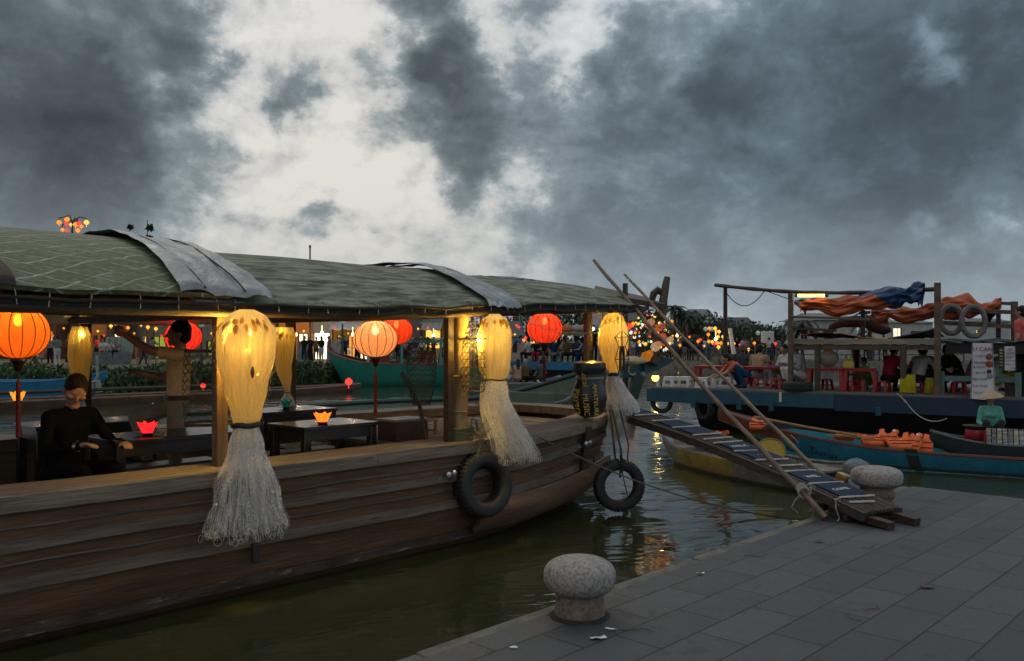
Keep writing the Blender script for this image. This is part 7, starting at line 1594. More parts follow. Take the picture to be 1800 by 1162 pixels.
# ---- trees
barkm = mat('bark', (.07, .055, .04), (.035, .028, .02), scale=5, rough=.9, bump=.6)
leafm = [mat('tree_leaf_%d' % k, c_, tuple(x * .55 for x in c_), scale=.8, rough=.65, bump=0) for k, c_ in enumerate([(.032, .055, .028), (.045, .07, .035), (.028, .045, .03)])]
def tree(label, x, y, h, cr, n=420, leaf=.22, k=0, flat=.8, base=BZ, kind='round'):
    t = thing('broadleaf_tree', label, 'tree', (x, y, base), random.random() * 6, 'trees on the far bank'); random.seed(hash((round(x, 1), round(y, 1))) % 1000 if False else int(abs(x * 10 + y * 7)))
    mb = MB(); th = h * .45; mb.tube([(0, 0, -.2), (.05, 0, th * .5), (-.05, .05, th), (0, 0, h * .8)], [h * .035, h * .028, h * .022, h * .008], 8)
    for q in range(5): a = q * 1.3; mb.tube([(0, 0, th * (.7 + .06 * q)), (cr * .3 * math.cos(a), cr * .3 * math.sin(a), th + h * .12), (cr * .6 * math.cos(a), cr * .6 * math.sin(a), h * .72)], [h * .014, h * .009, h * .004], 5)
    mb.build('trunk', barkm, t)
    mb = MB(); lobes = [(V((random.gauss(0, cr * .42), random.gauss(0, cr * .42), h * random.uniform(.5, .86))), cr * random.uniform(.32, .55)) for _ in range(9)] if kind == 'round' else [(V((random.gauss(0, .15), random.gauss(0, .15), h * lerp(.35, .97, q / 8))), cr * lerp(1, .12, q / 8)) for q in range(9)]
    for i in range(n):
        c_, r = random.choice(lobes); d = V((random.gauss(0, 1), random.gauss(0, 1), random.gauss(0, flat))).normalized() * r * random.uniform(.55, 1.08); d.z *= flat if kind == 'round' else .35
        M3 = Euler((random.random() * 6, random.random() * 6, random.random() * 6)).to_matrix(); l = leaf * random.uniform(.6, 1.4); mb.mi = random.choice((0, 0, 1))
        mb.add([c_ + d + M3 @ V(q_) * l for q_ in ((-1, 0, 0), (0, -.45, .2), (1, 0, 0), (0, .45, .2))], [(0, 1, 2, 3)])
    mb.build('crown', [leafm[k], leafm[(k + 1) % 3]], t, smooth=False); return t
def palm(label, x, y, h, n=15, fl=1.9, base=BZ):
    t = thing('palm_tree', label, 'tree', (x, y, base), random.random() * 6, 'palms on the far bank'); mb = MB(); mb.tube([(0, 0, -.2), (.1, 0, h * .4), (.05, 0, h * .8), (0, 0, h)], [.16, .12, .10, .09], 8); mb.build('trunk', barkm, t)
    mb = MB()
    for k in range(n):
        a = k / n * 6.283 + random.random() * .3; up = random.uniform(-.2, .9); o_ = V((math.cos(a), math.sin(a), 0)); pr_ = None
        for i in range(9):
            f0, f1 = i / 9, (i + 1) / 9; P_ = lambda f: V((0, 0, h)) + o_ * fl * f * (1 - .15 * f) + V((0, 0, fl * (up * f - (.75 + .3 * up) * f * f)))
            p0, p1 = P_(f0), P_(f1); s_ = V((-o_.y, o_.x, 0)); wd = .30 * math.sin(min(1, f1 + .15) * 2.9) + .04
            for sg in (-1, 1): mb.add([p0, p1, p1 + s_ * sg * wd + V((0, 0, -wd * .55)) + (p1 - p0) * .8, p0 + s_ * sg * wd * .35 + V((0, 0, -wd * .2))], [(0, 1, 2, 3)])
    mb.build('crown', leafm[2], t, smooth=False); return t
def X(px, d): return (px - 900) / 1500 * d
def ytop(py, d): return CAMZ + (600 - py) / 1500 * d - BZ
TR = [(195, 60, 404, 1.5, 'r', 'flat topped dark tree peeping over the woven roof beside the lantern post'), (229, 62, 392, 1.0, 'c', 'slim conifer tip rising over the roof in the middle of three'), (264, 60, 393, 1.25, 'c', 'tallest conifer tip over the roof beside the thin mast'),
      (60, 75, 560, 3.2, 'r', 'dark tree behind the shopfront with the yellow pillar'), (230, 72, 555, 3.0, 'r', 'leafy tree glowing green behind the seated family'), (290, 66, 575, 2.2, 'r', 'yellow green lit tree behind the standing man hand'), (345, 70, 560, 3.0, 'r', 'dark tree behind the red lantern and standing man'),
      (850, 80, 545, 3.0, 'r', 'dark tree behind the tile roofed hut'), (925, 66, 535, 3.6, 'r', 'big dark tree directly behind the plain red lantern'), (985, 68, 540, 3.4, 'r', 'big dark tree behind the barge crowd, near the white cabinet'), (1030, 75, 548, 3.0, 'r', 'dark tree behind the bow net post'),
      (1100, 84, 560, 2.6, 'r', 'dim tree behind the lit garland'), (1255, 78, 568, 2.0, 'r', 'low tree beside the gabled pink house'), (1272, 82, 556, 2.9, 'r', 'rounded dark tree behind the tall thin mast'), (1300, 76, 575, 2.4, 'r', 'dark tree behind the leaning white post'), (1322, 84, 572, 2.6, 'r', 'dark tree below the long sloping grey roof'), (1345, 88, 578, 2.6, 'r', 'small treetop beyond the white box stand'), (1372, 82, 574, 2.5, 'r', 'feathery treetop next to the restaurant corner post'), (1410, 90, 580, 3, 'r', 'low tree behind the corner post rails'), (1475, 95, 582, 3.2, 'r', 'low tree behind the plank canopy middle')]
for px, d, py, cr, kd, lb in TR: tree(lb, X(px, d), d, ytop(py, d), cr, n=620 if kd == 'r' else 340, leaf=.2 if kd == 'r' else .24, k=int(px) % 3, kind='round' if kd == 'r' else 'cone')
for px, d, py, lb in ((1186, 80, 538, 'tallest palm by the weathered prow post'), (1198, 82, 546, 'palm with a ragged crown next to the tallest palm'), (1212, 80, 552, 'shortest of the palms before the gabled house'), (1305, 100, 566, 'tiny palm top poking over the grey roof ridge'), (1412, 60, 566, 'palm with drooping fronds behind the restaurant rails'), (1530, 62, 552, 'palm crown half hidden by the rust orange tarpaulin')): palm(lb, X(px, d), d, ytop(py, d) - .2, fl=1.7 if d > 70 else 1.9)
# ---- buildings
roof_t = mat('dark_tile_roof', (.075, .08, .085), (.04, .042, .046), scale=6, stretch=(.3, 2, 1), rough=.8, bump=.5); roof_g = mat('grey_tile_roof', (.17, .18, .185), (.10, .105, .11), scale=6, rough=.8, bump=.4)
def house(label, px0, px1, d, yt, yr, wallm, roofm, wins=(), dep=7, lit=None, name='house', gable=False, awn=None):
    x0, x1 = X(px0, d), X(px1, d); h = ytop(yt, d); hr = ytop(yr, d); cx = (x0 + x1) / 2; w = x1 - x0; t = thing(name, label, 'house', (cx, d + dep / 2, BZ), 0, 'buildings on the far bank')
    fy = -dep / 2; holes = sorted(wins); mb = MB()
    # front wall built round its openings
    xs_ = sorted({-w / 2, w / 2, *[o_[0] * w - w / 2 for o_ in holes], *[o_[1] * w - w / 2 for o_ in holes]}); zs_ = sorted({0, h, *[o_[2] * h for o_ in holes], *[o_[3] * h for o_ in holes]})
    for a, b in zip(xs_, xs_[1:]):
        for c_, e_ in zip(zs_, zs_[1:]):
            mx_, mz_ = (a + b) / 2, (c_ + e_) / 2
            if not any(o_[0] * w - w / 2 < mx_ < o_[1] * w - w / 2 and o_[2] * h < mz_ < o_[3] * h for o_ in holes): mb.box((mx_, fy + .1, mz_), (b - a, .2, e_ - c_))
    mb.box((-w / 2 + .1, .1, h / 2), (.2, dep - .2, h)); mb.box((w / 2 - .1, .1, h / 2), (.2, dep - .2, h)); mb.box((0, dep / 2 - .1, h / 2), (w - .4, .2, h)); mb.build('wall', wallm, t, smooth=False)
    mb = MB(); e_ = .35
    if gable:
        mb.add([(-w / 2 - e_, fy - e_, h - .1), (0, fy - e_, hr), (w / 2 + e_, fy - e_, h - .1), (-w / 2 - e_, dep / 2, h - .1), (0, dep / 2, hr), (w / 2 + e_, dep / 2, h - .1)], [(0, 1, 4, 3), (1, 2, 5, 4), (0, 3, 5, 2), (0, 2, 1), (3, 4, 5)])
    else:
        mb.add([(-w / 2 - e_, fy - e_, h - .1), (w / 2 + e_, fy - e_, h - .1), (w / 2 + e_, dep / 2 + e_, h - .1), (-w / 2 - e_, dep / 2 + e_, h - .1), (-w / 2 * .9, 0, hr), (w / 2 * .9, 0, hr)], [(0, 1, 5, 4), (1, 2, 5), (2, 3, 4, 5), (3, 0, 4), (3, 2, 1, 0)])
    mb.build('roof', roofm, t, smooth=False)
    for i, o_ in enumerate(holes):
        cxw = (o_[0] + o_[1]) / 2 * w - w / 2; ww = (o_[1] - o_[0]) * w; cz_ = (o_[2] + o_[3]) / 2 * h; hh = (o_[3] - o_[2]) * h
        mb = MB(); mb.box((cxw, fy + .5 if o_[4] else fy + .12, cz_), (ww, .04, hh)); win = mb.build('window' if o_[2] > .02 else 'doorway', o_[4] or mat('dark_window', (.02, .02, .024), (.03, .03, .03), rough=.2), t, smooth=False)
        mb = MB()
        for f in (0, .5, 1): mb.box((cxw + (f - .5) * (ww - .06), fy + .06, cz_), (.06, .06, hh))
        mb.box((cxw, fy + .055, cz_ + hh / 2 - .03), (ww, .05, .06)); mb.box((cxw, fy + .055, cz_), (ww, .04, .04)); mb.build('frame', wood_dark, win, smooth=False)
    if awn:
        mb = MB(); mb.sheet(lambda u, v: (lerp(-w / 2, w / 2, u), fy - .02 - 1.4 * v, lerp(2.75, 2.2, v) + .05 * math.sin(u * 20) * v), 16, 3, .04); mb.build('awning', awn, t)
    return t
LW = lambda n, c_, s_: glow('lit_' + n, c_, s_)
ochre = mat('ochre_plaster', (.42, .25, .06), (.3, .17, .045), scale=2, rough=.9, bump=.2); orangew = mat('orange_plaster', (.48, .20, .06), (.36, .14, .04), scale=2, rough=.9, bump=.2); pinkw = mat('pink_plaster', (.36, .20, .15), (.26, .14, .11), scale=2, rough=.9, bump=.2); greyw = mat('grey_plaster', (.25, .23, .21), (.16, .15, .14), scale=2, rough=.9, bump=.2); palew = mat('pale_plaster', (.40, .42, .42), (.28, .3, .3), scale=2, rough=.9, bump=.2); brownw = mat('brown_timber_wall', (.11, .06, .035), (.06, .034, .022), scale=3, rough=.8, bump=.3); mauve = mat('mauve_plaster', (.22, .17, .18), (.16, .12, .13), scale=2, rough=.9)
lit_a, lit_w, lit_y, lit_g = LW('amber', (1, .45, .10), .75), LW('cream', (1, .82, .5), 1.5), LW('gold', (1, .62, .12), 1.1), LW('green_gold', (.55, .6, .08), .45)
house('dark timber shopfront with a yellow pillar behind the big amber lantern', -30, 98, 60, 545, 500, brownw, roof_t, [(.1, .3, 0, .5, None), (.62, .78, 0, .55, lit_a), (.88, .96, .05, .6, lit_y)], awn=None)
house('dim brown cafe behind the pale net near the seated man', 101, 158, 62, 545, 505, brownw, roof_t, [(.2, .5, 0, .5, None), (.6, .9, .1, .5, lit_a)])
house('orange lit tea house with red brown shutter doors behind the seated family', 161, 214, 61, 545, 500, orangew, roof_t, [(.05, .2, 0, .5, lit_a), (.28, .5, 0, .5, mat('red_shutter', (.11, .03, .018), rough=.6)), (.52, .66, 0, .5, mat('red_shutter', (.11, .03, .018))), (.74, .95, .1, .5, lit_y)])
house('garden restaurant with greenish lights behind the turquoise shirted man', 218, 300, 63, 548, 510, greyw, roof_t, [(.05, .25, .05, .45, lit_g), (.35, .5, .1, .5, lit_y), (.6, .9, .05, .5, lit_g)])
house('dim grey green building behind the red lantern and raised arm', 304, 398, 64, 548, 510, greyw, roof_t, [(.1, .3, 0, .5, None), (.62, .80, .1, .4, lit_g)])
house('lit shop with glowing white wares behind the glowing tall net', 402, 484, 60, 545, 505, mauve, roof_t, [(.1, .42, 0, .5, lit_w), (.55, .9, 0, .5, lit_a)])
house('bright orange walled shop past the dark far post', 490, 544, 60, 540, 505, orangew, roof_t, [(.62, .97, 0, .52, lit_w)])
house('brightly lit open gift shop with white shelves', 546, 584, 61, 543, 508, palew, roof_t, [(.05, .9, 0, .55, LW('white', (1, .9, .62), 2.2))])
house('ochre fronted shop behind the cream lantern', 586, 650, 61, 543, 508, ochre, roof_t, [(.1, .3, 0, .5, lit_y), (.4, .62, 0, .5, lit_a), (.72, .95, 0, .5, lit_w)], awn=mat('white_awning', (.5, .48, .5), rough=.7))
house('mauve plaster house with a dark doorway behind the second red lantern', 690, 741, 66, 543, 508, mauve, roof_t, [(.25, .55, 0, .5, None)])
house('golden lit food stall behind the green boat canopy', 743, 778, 64, 568, 556, ochre, roof_t, [(.04, .96, .32, .85, lit_y)], dep=4, awn=mat('grey_awning', (.18, .17, .16), rough=.7))
house('small grey hut with a dark tiled hip roof and propped white shutter', 866, 917, 58, 590, 563, mat('hut_plaster', (.33, .28, .26), (.24, .2, .19), scale=2, rough=.9), roof_t, [(.55, .85, .35, .7, None)], dep=5)
house('gabled pink house with a large dark upstairs window', 1206, 1236, 84, 561, 545, pinkw, roof_t, [(.18, .8, .58, .86, None), (.1, .3, .0, .42, lit_a), (.45, .62, 0, .42, None)], gable=True, dep=6)
house('yellow lit townhouse by the palms, next to the gabled pink house', 1176, 1203, 82, 575, 562, ochre, roof_g, [(.35, .7, .45, .8, lit_a), (.2, .5, 0, .4, lit_a), (.6, .9, 0, .4, None)], dep=6)
house('long grey roofed house stepping down behind the pink house', 1222, 1262, 92, 568, 541, greyw, roof_g, [(.3, .5, .2, .7, None), (.6, .8, .2, .7, None)], dep=8)
house('dark gabled house with a long sloping roof beyond the rounded tree', 1290, 1334, 96, 580, 556, greyw, roof_t, [(.3, .6, .2, .6, None)], dep=8)
house('row house with red lantern glow behind the garland', 1085, 1150, 80, 562, 545, pinkw, roof_t, [(.1, .3, .1, .5, lit_a), (.5, .8, .1, .5, None)])
house('pale blue grey building behind the restaurant rails', 1432, 1506, 66, 560, 548, palew, roof_g, [(.2, .45, .3, .7, None)])
house('pale flat hotel block behind the rust tarpaulin', 1562, 1640, 110, 566, 562, palew, roof_g, [(.1, .3, .5, .8, lit_w), (.5, .8, .3, .7, None)])
house('white building with small lit windows behind the life rings', 1690, 1776, 110, 564, 558, palew, roof_g, [(.30, .37, .6, .72, lit_y), (.42, .5, .6, .72, lit_y), (.25, .34, .2, .4, lit_w), (.55, .66, .2, .4, lit_y)])
# ---- lanterns, lamp posts and masts ashore
glo = [glow('far_lantern_orange', (1, .28, .035), 1.15), glow('far_lantern_yellow', (1, .48, .07), 1.35), glow('far_lantern_red', (1, .07, .045), 1.0)]
def far_lantern(label, px, py, d, r, k, grp, cat='lantern'):
    mb = MB(); mb.ell((0, 0, 0), (r, r, r * .85), 12, 8); mb.lathe([(r * .4, r * .8), (r * .4, r * .95), (.001, r * .97)], 8); mb.tube([(0, 0, -r * .8), (0, 0, -r * 1.7)], r * .12, 4)
    o = mb.build('paper_lantern', glo[k], loc=at(px, py, d)); tag(o, label, cat, grp); return o
cl = [(1247, 577, 0), (1257, 577, 1), (1259, 582, 0), (1264, 583, 1), (1245, 588, 0), (1262, 592, 1), (1271, 592, 1), (1246, 600, 0), (1252, 601, 1), (1261, 603, 0), (1256, 604, 2), (1267, 603, 0), (1263, 610, 1), (1278, 604, 1), (1195, 607, 0), (1196, 588, 1), (1290, 604, 1), (1316, 614, 1), (1326, 603, 0), (1363, 604, 2), (1231, 597, 2), (1227, 600, 0)]
rows_ = ['topmost', 'second', 'third', 'fourth', 'fifth', 'sixth', 'seventh', 'eighth', 'ninth', 'tenth', 'eleventh', 'twelfth', 'thirteenth', 'fourteenth']
where_l = {1195: 'low amber lantern box over the promenade railing by the palms', 1196: 'lone lantern high on the yellow townhouse wall', 1290: 'lone yellow lantern right of the leaning white post foot', 1316: 'lone yellow lantern low in front of the striped man head', 1326: 'small orange lantern pair light above the striped man head', 1363: 'small red lantern by the white box stand', 1231: 'tiny red lantern against the pink house door', 1227: 'tiny orange lantern left of the hanging cluster'}
for i, (px, py, k) in enumerate(cl):
    far_lantern(where_l.get(px) or '%s glowing %s lantern down the hanging cluster by the tall thin mast' % (rows_[i], ('orange', 'yellow', 'red')[k]), px, py, 59 + (i % 3), .125 if i < 14 else .11, k, 'lanterns strung along the promenade')
for i, (px, py) in enumerate([(878, 551), (878, 562), (878, 574)]): far_lantern(('upper', 'middle', 'lowest')[i] + ' red lantern in the vertical row over the tiled hut', px, py, 55, .14, 2, 'red lanterns over the tiled hut')
for i, (px, py, lb) in enumerate([(912, 575, 'red lantern glow past the hut roof ridge, outermost'), (908, 572, 'red lantern hugging the hut roof ridge'), (888, 551, 'green yellow fairy bulb over the hut roof'), (901, 554, 'small red light in the dark trees over the hut'), (870, 558, 'orange light by the vertical row of red lanterns')]): far_lantern(lb, px, py, 55, .09, [2, 2, 1, 2, 0][i], 'small lights around the tiled hut')
for i, (px, py, k) in enumerate([(921, 598, 0), (924, 594, 2), (928, 600, 0), (934, 604, 1), (940, 601, 1), (947, 600, 0), (943, 606, 0), (977, 597, 0), (983, 596, 2)]): far_lantern('%s small warm light in the string behind the seated barge crowd' % rows_[i].replace('topmost', 'first'), px, py, 50, .10, k, 'string of warm lights behind the barge')
for i, (px, py, k) in enumerate([(1109, 573, 2), (1104, 577, 2), (1113, 569, 0), (1103, 570, 2), (1118, 569, 1)]): far_lantern(['reddest lantern', 'lowest red lantern', 'orange lantern', 'outermost red lantern', 'yellow lantern'][i] + ' in the clump between bow net and garland', px, py, 48, .12, k, 'lantern clump beside the garland')
for i, (px, py, k, lb) in enumerate([(195, 573, 1, 'bright bulb on the orange tea house wall'), (203, 574, 1, 'brighter twin bulb on the orange tea house wall'), (274, 578, 1, 'white globe light over the garden restaurant'), (260, 575, 1, 'yellow bulb over the garden restaurant'), (766, 586, 1, 'bright bulb at the food stall front edge'), (225, 576, 0, 'pink red bulb under the tea house eave')]): far_lantern(lb, px, py, 56, .12, k, 'bulbs along the shop fronts')
# lantern tree over the roof ridge
lt = thing('lantern_post', 'tall iron post branching into curved arms for orange lanterns over the woven roof', 'lamp post', at(127, 640, 46), 0); D_ = 46; base_ = at(127, 640, D_); mb = MB(); mb.tube([V((0, 0, 0)), at(127, 390, D_) - base_], [.10, .05], 8); mb.build('post', iron, lt)
mb = MB(); top_ = at(127, 391, D_) - base_
for px, py in ((104, 387), (118, 382), (152, 388), (137, 391), (110, 400), (142, 400)): e_ = at(px, py, D_) - base_; mb.tube([top_ + V((0, 0, -.2 if py > 395 else 0)), top_.lerp(e_, .5) + V((0, 0, .25)), e_ + V((0, 0, .12)), e_], .03, 5)
mb.build('arms', iron, lt)
for i, (px, py, k, r) in enumerate([(104, 390, 0, .13), (118, 385, 0, .14), (117, 392, 2, .12), (125, 394, 1, .1), (133, 394, 0, .13), (139, 392, 2, .14), (152, 390, 1, .14), (110, 403, 0, .1), (137, 404, 0, .12), (118, 404, 2, .1), (143, 397, 0, .1)]):
    far_lantern(['outermost orange lantern on the iron post over the woven roof, on its shorter arm', 'highest lantern on the iron post over the woven roof', 'red lantern under the highest one on the iron post', 'small yellow lantern against the iron post stem', 'orange lantern beside the iron post stem', 'red orange lantern touching its neighbour on the iron post', 'yellow lantern at the tip of the longest arm of the iron post', 'low orange lantern just over the woven roof ridge', 'low orange lantern pair member past the iron post stem', 'low red lantern beside the iron post stem at the ridge', 'smallest orange lantern on the iron post'][i], px, py + 1, D_, r, k, 'lanterns on the tall iron post')
mb = MB(); b_ = at(259, 640, 60); mb.tube([b_, at(259, 386, 60)], .03, 6); tag(mb.build('mast_pole', iron), 'thin mast standing over the roof by the tallest conifer tip', 'mast')
mb = MB(); b_ = at(545, 640, 55); mb.tube([b_, at(545, 433, 55)], [.06, .05], 6); mb.tube([at(545, 436, 55), at(545, 431, 55)], .07, 6); tag(mb.build('mast_pole', iron), 'lone thin mast over the mossy roof section', 'mast')
def lamp_post(label, px, d, py, globes):
    t = thing('street_lamp', label, 'street lamp', (X(px, d), d, BZ), 0, 'street lamps on the far bank'); h = ytop(py, d); mb = MB(); mb.tube([(0, 0, 0), (0, 0, .6), (0, 0, h - .3)], [.12, .07, .05], 8); mb.build('post', mat('green_iron', (.03, .06, .05), rough=.5), t)
    for k in range(globes): mb = MB(); mb.ell(((k - (globes - 1) / 2) * .45, 0, h - .15), .17, 12, 8); mb.build('globe', mat('pale_globe', (.4, .5, .45), rough=.3, bump=0, emit=(.6, .8, .7), estr=.12), t)
lamp_post('pale globed street lamp over the orange cluster', 1246, 62, 575, 2); lamp_post('pale globed street lamp above the white box stand', 1343, 64, 582, 3); lamp_post('dark green street lamp post standing on the path by the green boat', 602, 44.5, 560, 1); lamp_post('slim green street lamp post behind the glowing tall net', 354, 47, 565, 1)
mb = MB(); mb.beam(at(1283, 577, 58), at(1290, 622, 58), .30, .2); tag(mb.build('white_post', whitep), 'leaning white post on the promenade beside the tall thin mast', 'post')
t = thing('box_stand', 'white box stand on the promenade near the restaurant corner', 'stand', (X(1349, 62), 62, BZ)); mb = MB(); mb.box((0, 0, 1.7), (.8, .5, .85)); mb.build('cabinet', whitep, t)
for x in (-.3, .3): mb = MB(); mb.box((x, 0, .64), (.08, .3, 1.28)); mb.build('leg', iron, t)
# promenade railing
rl = thing('promenade_railing', 'thin dark railing along the crowded promenade edge', 'railing', (X(1100, 60.6), 60.6, BZ)); o_ = V((X(1100, 60.6), 60.6, BZ)); mb = MB()
for z in (.82, .45): mb.tube([V((0, 0, z)), V((24, 0, z))], .032, 6)
mb.build('rail', iron, rl)
for k in range(17): mb = MB(); mb.box((k * 1.5, 0, .40), (.07, .07, .8)); mb.build('post', iron, rl)
# ---- painters boards on the bank
for i, (px, d, w_, h_, cc, lb) in enumerate([(197, 50, .9, 1.0, (.22, .28, .24), 'pale green painting board leaning on the stone wall near the turquoise shirted man'), (222, 50, .7, 1.0, (.22, .28, .24), 'pale green board nearest the turquoise shirted man'), (207, 50.2, .25, 1.0, (.16, .08, .09), 'narrow maroon board between the pale green boards'), (214, 50.2, .25, 1.0, (.12, .1, .09), 'narrow brown board between the pale green boards'), (533, 52, .8, 1.3, (.16, .18, .17), 'grey art board on the bank just past the dark far post'), (585, 52, .8, 1.2, (.25, .27, .25), 'pale art board behind the dark dressed shoppers')]):
    t = thing('art_board', lb, 'board', (X(px, d), d, BZ + (.55 if d < 51 else 0)), 0, 'painting boards on the bank'); mb = MB(); mb.box((0, .12, h_ / 2 + .1), (w_, .05, h_), Matrix.Rotation(-.16, 3, 'X')); mb.build('panel', mat('board_%.2f_%.2f' % cc[:2], cc, rough=.7), t)
    mb = MB(); mb.beam((-w_ * .4, .05, 0), (-w_ * .3, .2, h_ + .1), .04, .04); mb.beam((w_ * .4, .05, 0), (w_ * .3, .2, h_ + .1), .04, .04); mb.build('leg', wood_dark, t)
mb = MB(); mb.sheet(lambda u, v: (X(lerp(164, 232, u), 49.5), 49.5 - .1 * v, lerp(BZ + .75, BZ - .1, v)), 10, 3, .3); tag(mb.build('stone_bench_wall', mat('blue_grey_stone', (.13, .145, .165), (.08, .09, .10), scale=4, rough=.8, bump=.4)), 'low blue grey stone wall behind the hedge near the turquoise shirted man', 'wall')
# ---- people on the far bank
BL, WH, GY, NV, RD, BR, TQ, PK, GN, YE, LB2, MR = (.015, .015, .018), (.5, .5, .5), (.2, .2, .21), (.02, .035, .09), (.3, .03, .03), (.12, .07, .04), (.03, .42, .42), (.45, .18, .14), (.10, .18, .12), (.5, .4, .1), (.12, .22, .42), (.12, .02, .035)
W_ = {BL: 'black', WH: 'white', GY: 'grey', NV: 'navy', RD: 'red', BR: 'brown', TQ: 'turquoise', PK: 'pink', GN: 'green', YE: 'yellow', LB2: 'light blue', MR: 'maroon'}
def far_person(label, key, px, d, s_, p_, face=-1.57, z=BZ + .03, **k): return person(key, label, (X(px, d), d, z), face, s_, p_, voxel=.03, **k)
for a in [('man in a turquoise shirt and dark trousers walking on the bank by the raised fist', 'bald', 252, 49.0, TQ, NV, 0.2), ('child in a pink dress walking beside the turquoise shirted man', 'skirt', 242, 49, PK, PK, 3.0), ('person in a grey green shirt and white trousers under the amber lantern edge', 'hold', 101, 46, (.14, .19, .17), WH, 2.5),
          ('woman in a long black dress standing past the dark far post', 'dress', 545, 52, BL, BL, -1.2), ('person in a black top and white skirt looking at the boards', 'standf', 565, 52.5, BL, WH, 2.2), ('person in a light blue shirt strolling by the ochre shop', 'longs', 597, 55, (.16, .2, .3), GY, -2.6), ('dark figure standing right behind the green lamp post', 'stand', 606, 53, NV, BL, -1.5), ('person in maroon and black walking by the green boat stern', 'longs', 627, 46, MR, BL, .3), ('figure in white sitting near the ochre shop door', 'sit', 610, 57, WH, GY, 2.0),
          ('person in grey standing by the dim brown cafe', 'hold', 60, 55, GY, BL, 1.0), ('person in white at the garden restaurant tables', 'sitf', 375, 56, WH, GY, 2.), ('person in white standing at the lit shop behind the glowing net', 'standf', 470, 56, WH, GY, 2.), ('dark figure in the doorway of the white lit gift shop', 'hold', 556, 58, BL, BL, 2.)]: far_person(a[0], a[1], a[2], a[3], a[4], a[5], a[6])
for a in [('woman in white sitting on the low stone wall, smallest of the seated family', 'sitf', 181, 49.6, WH, PK), ('man in a white shirt seated in the middle of the family on the stone wall', 'sitlean', 193, 49.6, (.55, .5, .5), GY), ('dark trousered person seated at the end of the family on the stone wall', 'sit', 203, 49.6, GY, BL)]: far_person(a[0], a[1], a[2], a[3], a[4], a[5], -1.2, BZ + .42)
for i, a in enumerate([(712, 58, GY, 'grey'), (720, 58.5, BL, 'black'), (740, 57, WH, 'white'), (752, 58, BR, 'brown'), (700, 57, PK, 'pink')]): far_person('person in a %s top walking behind the green boat canopy' % a[3], ('walk', 'hold', 'capst', 'standf', 'longs')[i], a[0], a[1], a[2], BL, (0, 3.1, -1.5, 0.2, 2.9)[i])
far_person('man in a blue shirt bending over by the tiled hut and blue deck', 'bend', 897, 42.5, (.06, .14, .32), NV, 0, .85)
prom = [(1103, 'stand', GY, BL), (1113, 'skirt', WH, GY), (1121, 'standf', LB2, NV), (1176, 'walk', BL, BL), (1188, 'longs', LB2, NV), (1196, 'hat', GY, BL), (1203, 'capst', BL, GY), (1211, 'stand', NV, BL), (1218, 'hold', BL, NV), (1226, 'shorts', BR, BL), (1233, 'walk', NV, NV), (1238, 'longs', WH, GY), (1245, 'stand', LB2, LB2), (1252, 'standf', MR, LB2), (1259, 'shorts', GY, GY), (1266, 'hold', BR, GY), (1271, 'stand', YE, NV), (1279, 'hat', LB2, BL), (1285, 'skirt', NV, NV), (1295, 'walk', BL, GN), (1305, 'hold', (.3, .32, .5), NV), (1312, 'stand', GY, NV), (1322, 'bald', BR, BL), (1331, 'longs', BL, BL), (1338, 'standf', MR, GY), (1352, 'hold', WH, NV), (1360, 'stand', RD, BL), (1368, 'capst', GY, GY), (1376, 'walk', BL, NV), (1384, 'standf', WH, BL), (1500, 'stand', LB2, BL), (1510, 'walk', WH, NV), (1522, 'hold', (.05, .2, .5), BL), (1535, 'standf', WH, GY), (1546, 'longs', LB2, LB2), (1556, 'stand', NV, BL)]
W_[(.3, .32, .5)] = 'lilac'; W_[(.05, .2, .5)] = 'bright blue'
verb = {'stand': 'standing', 'skirt': 'with long hair posing', 'standf': 'with long hair standing', 'walk': 'walking', 'longs': 'in long sleeves walking', 'hat': 'wearing a wide hat standing', 'capst': 'wearing a cap standing', 'hold': 'looking at their hands', 'shorts': 'in shorts standing', 'bald': 'with a bare head walking'}
for i, (px, key, s_, p_) in enumerate(prom):
    zone = 'behind the lit garland' if px < 1140 else 'by promenade palms' if px < 1206 else 'before the gabled pink house' if px < 1240 else 'under the orange lantern cluster' if px < 1282 else 'near the leaning white post' if px < 1330 else 'by the white box stand' if px < 1400 else 'framed by the plank canopy'
    far_person('%s top, %s below, %s, %s' % (W_[s_], W_[p_], verb[key], zone), key, px, 61.6 + (i * 7 % 5) * .7, s_, p_, (i * 1.9) % 6.28, BZ, group='people on the promenade')
# ---- boats in the middle distance
def far_boat(name, label, P0, P1, hw_, zr0, zr1, mat_h, mat_r, bow=.5, low=-.2, base=0.0):
    P0, P1 = V(P0), V(P1); P0.z = P1.z = base; d = P1 - P0; L_ = d.length; t = thing(name, label, 'boat', P0, math.atan2(d.y, d.x))
    h_ = lambda a: hw_ * (1 - .96 * max(0, (a / L_ - .72) / .28) ** 2) * (1 - .35 * max(0, (.12 - a / L_) / .12) ** 2); z_ = lambda a: lerp(zr0, zr1, a / L_) + bow * max(0, (a / L_ - .65) / .35) ** 2; b_ = lambda a: low + (z_(L_) - low - .15) * max(0, (a / L_ - .86) / .14) ** 1.2
    mb = MB(); hull_shell(mb, L_, h_, z_, b_, 34, 6, .04); mb.build('hull', mat_h, t); mb = MB(); rimtube(mb, L_, h_, z_, .05, 34); mb.build('gunwale', mat_r, t); return t, L_, h_, z_
blueb = paint('bright_blue_paint', (.012, .14, .28), (.01, .08, .15)); tealb = paint('sea_green_paint', (.012, .17, .135), (.01, .09, .075)); tealc = paint('pale_teal_paint', (.05, .26, .24), (.03, .15, .14)); redb = paint('brick_red_paint', (.19, .04, .03), (.10, .03, .025)); brownb = mat('long_boat_wood', (.11, .065, .04), (.06, .035, .024), scale=3, rough=.6, bump=.3)
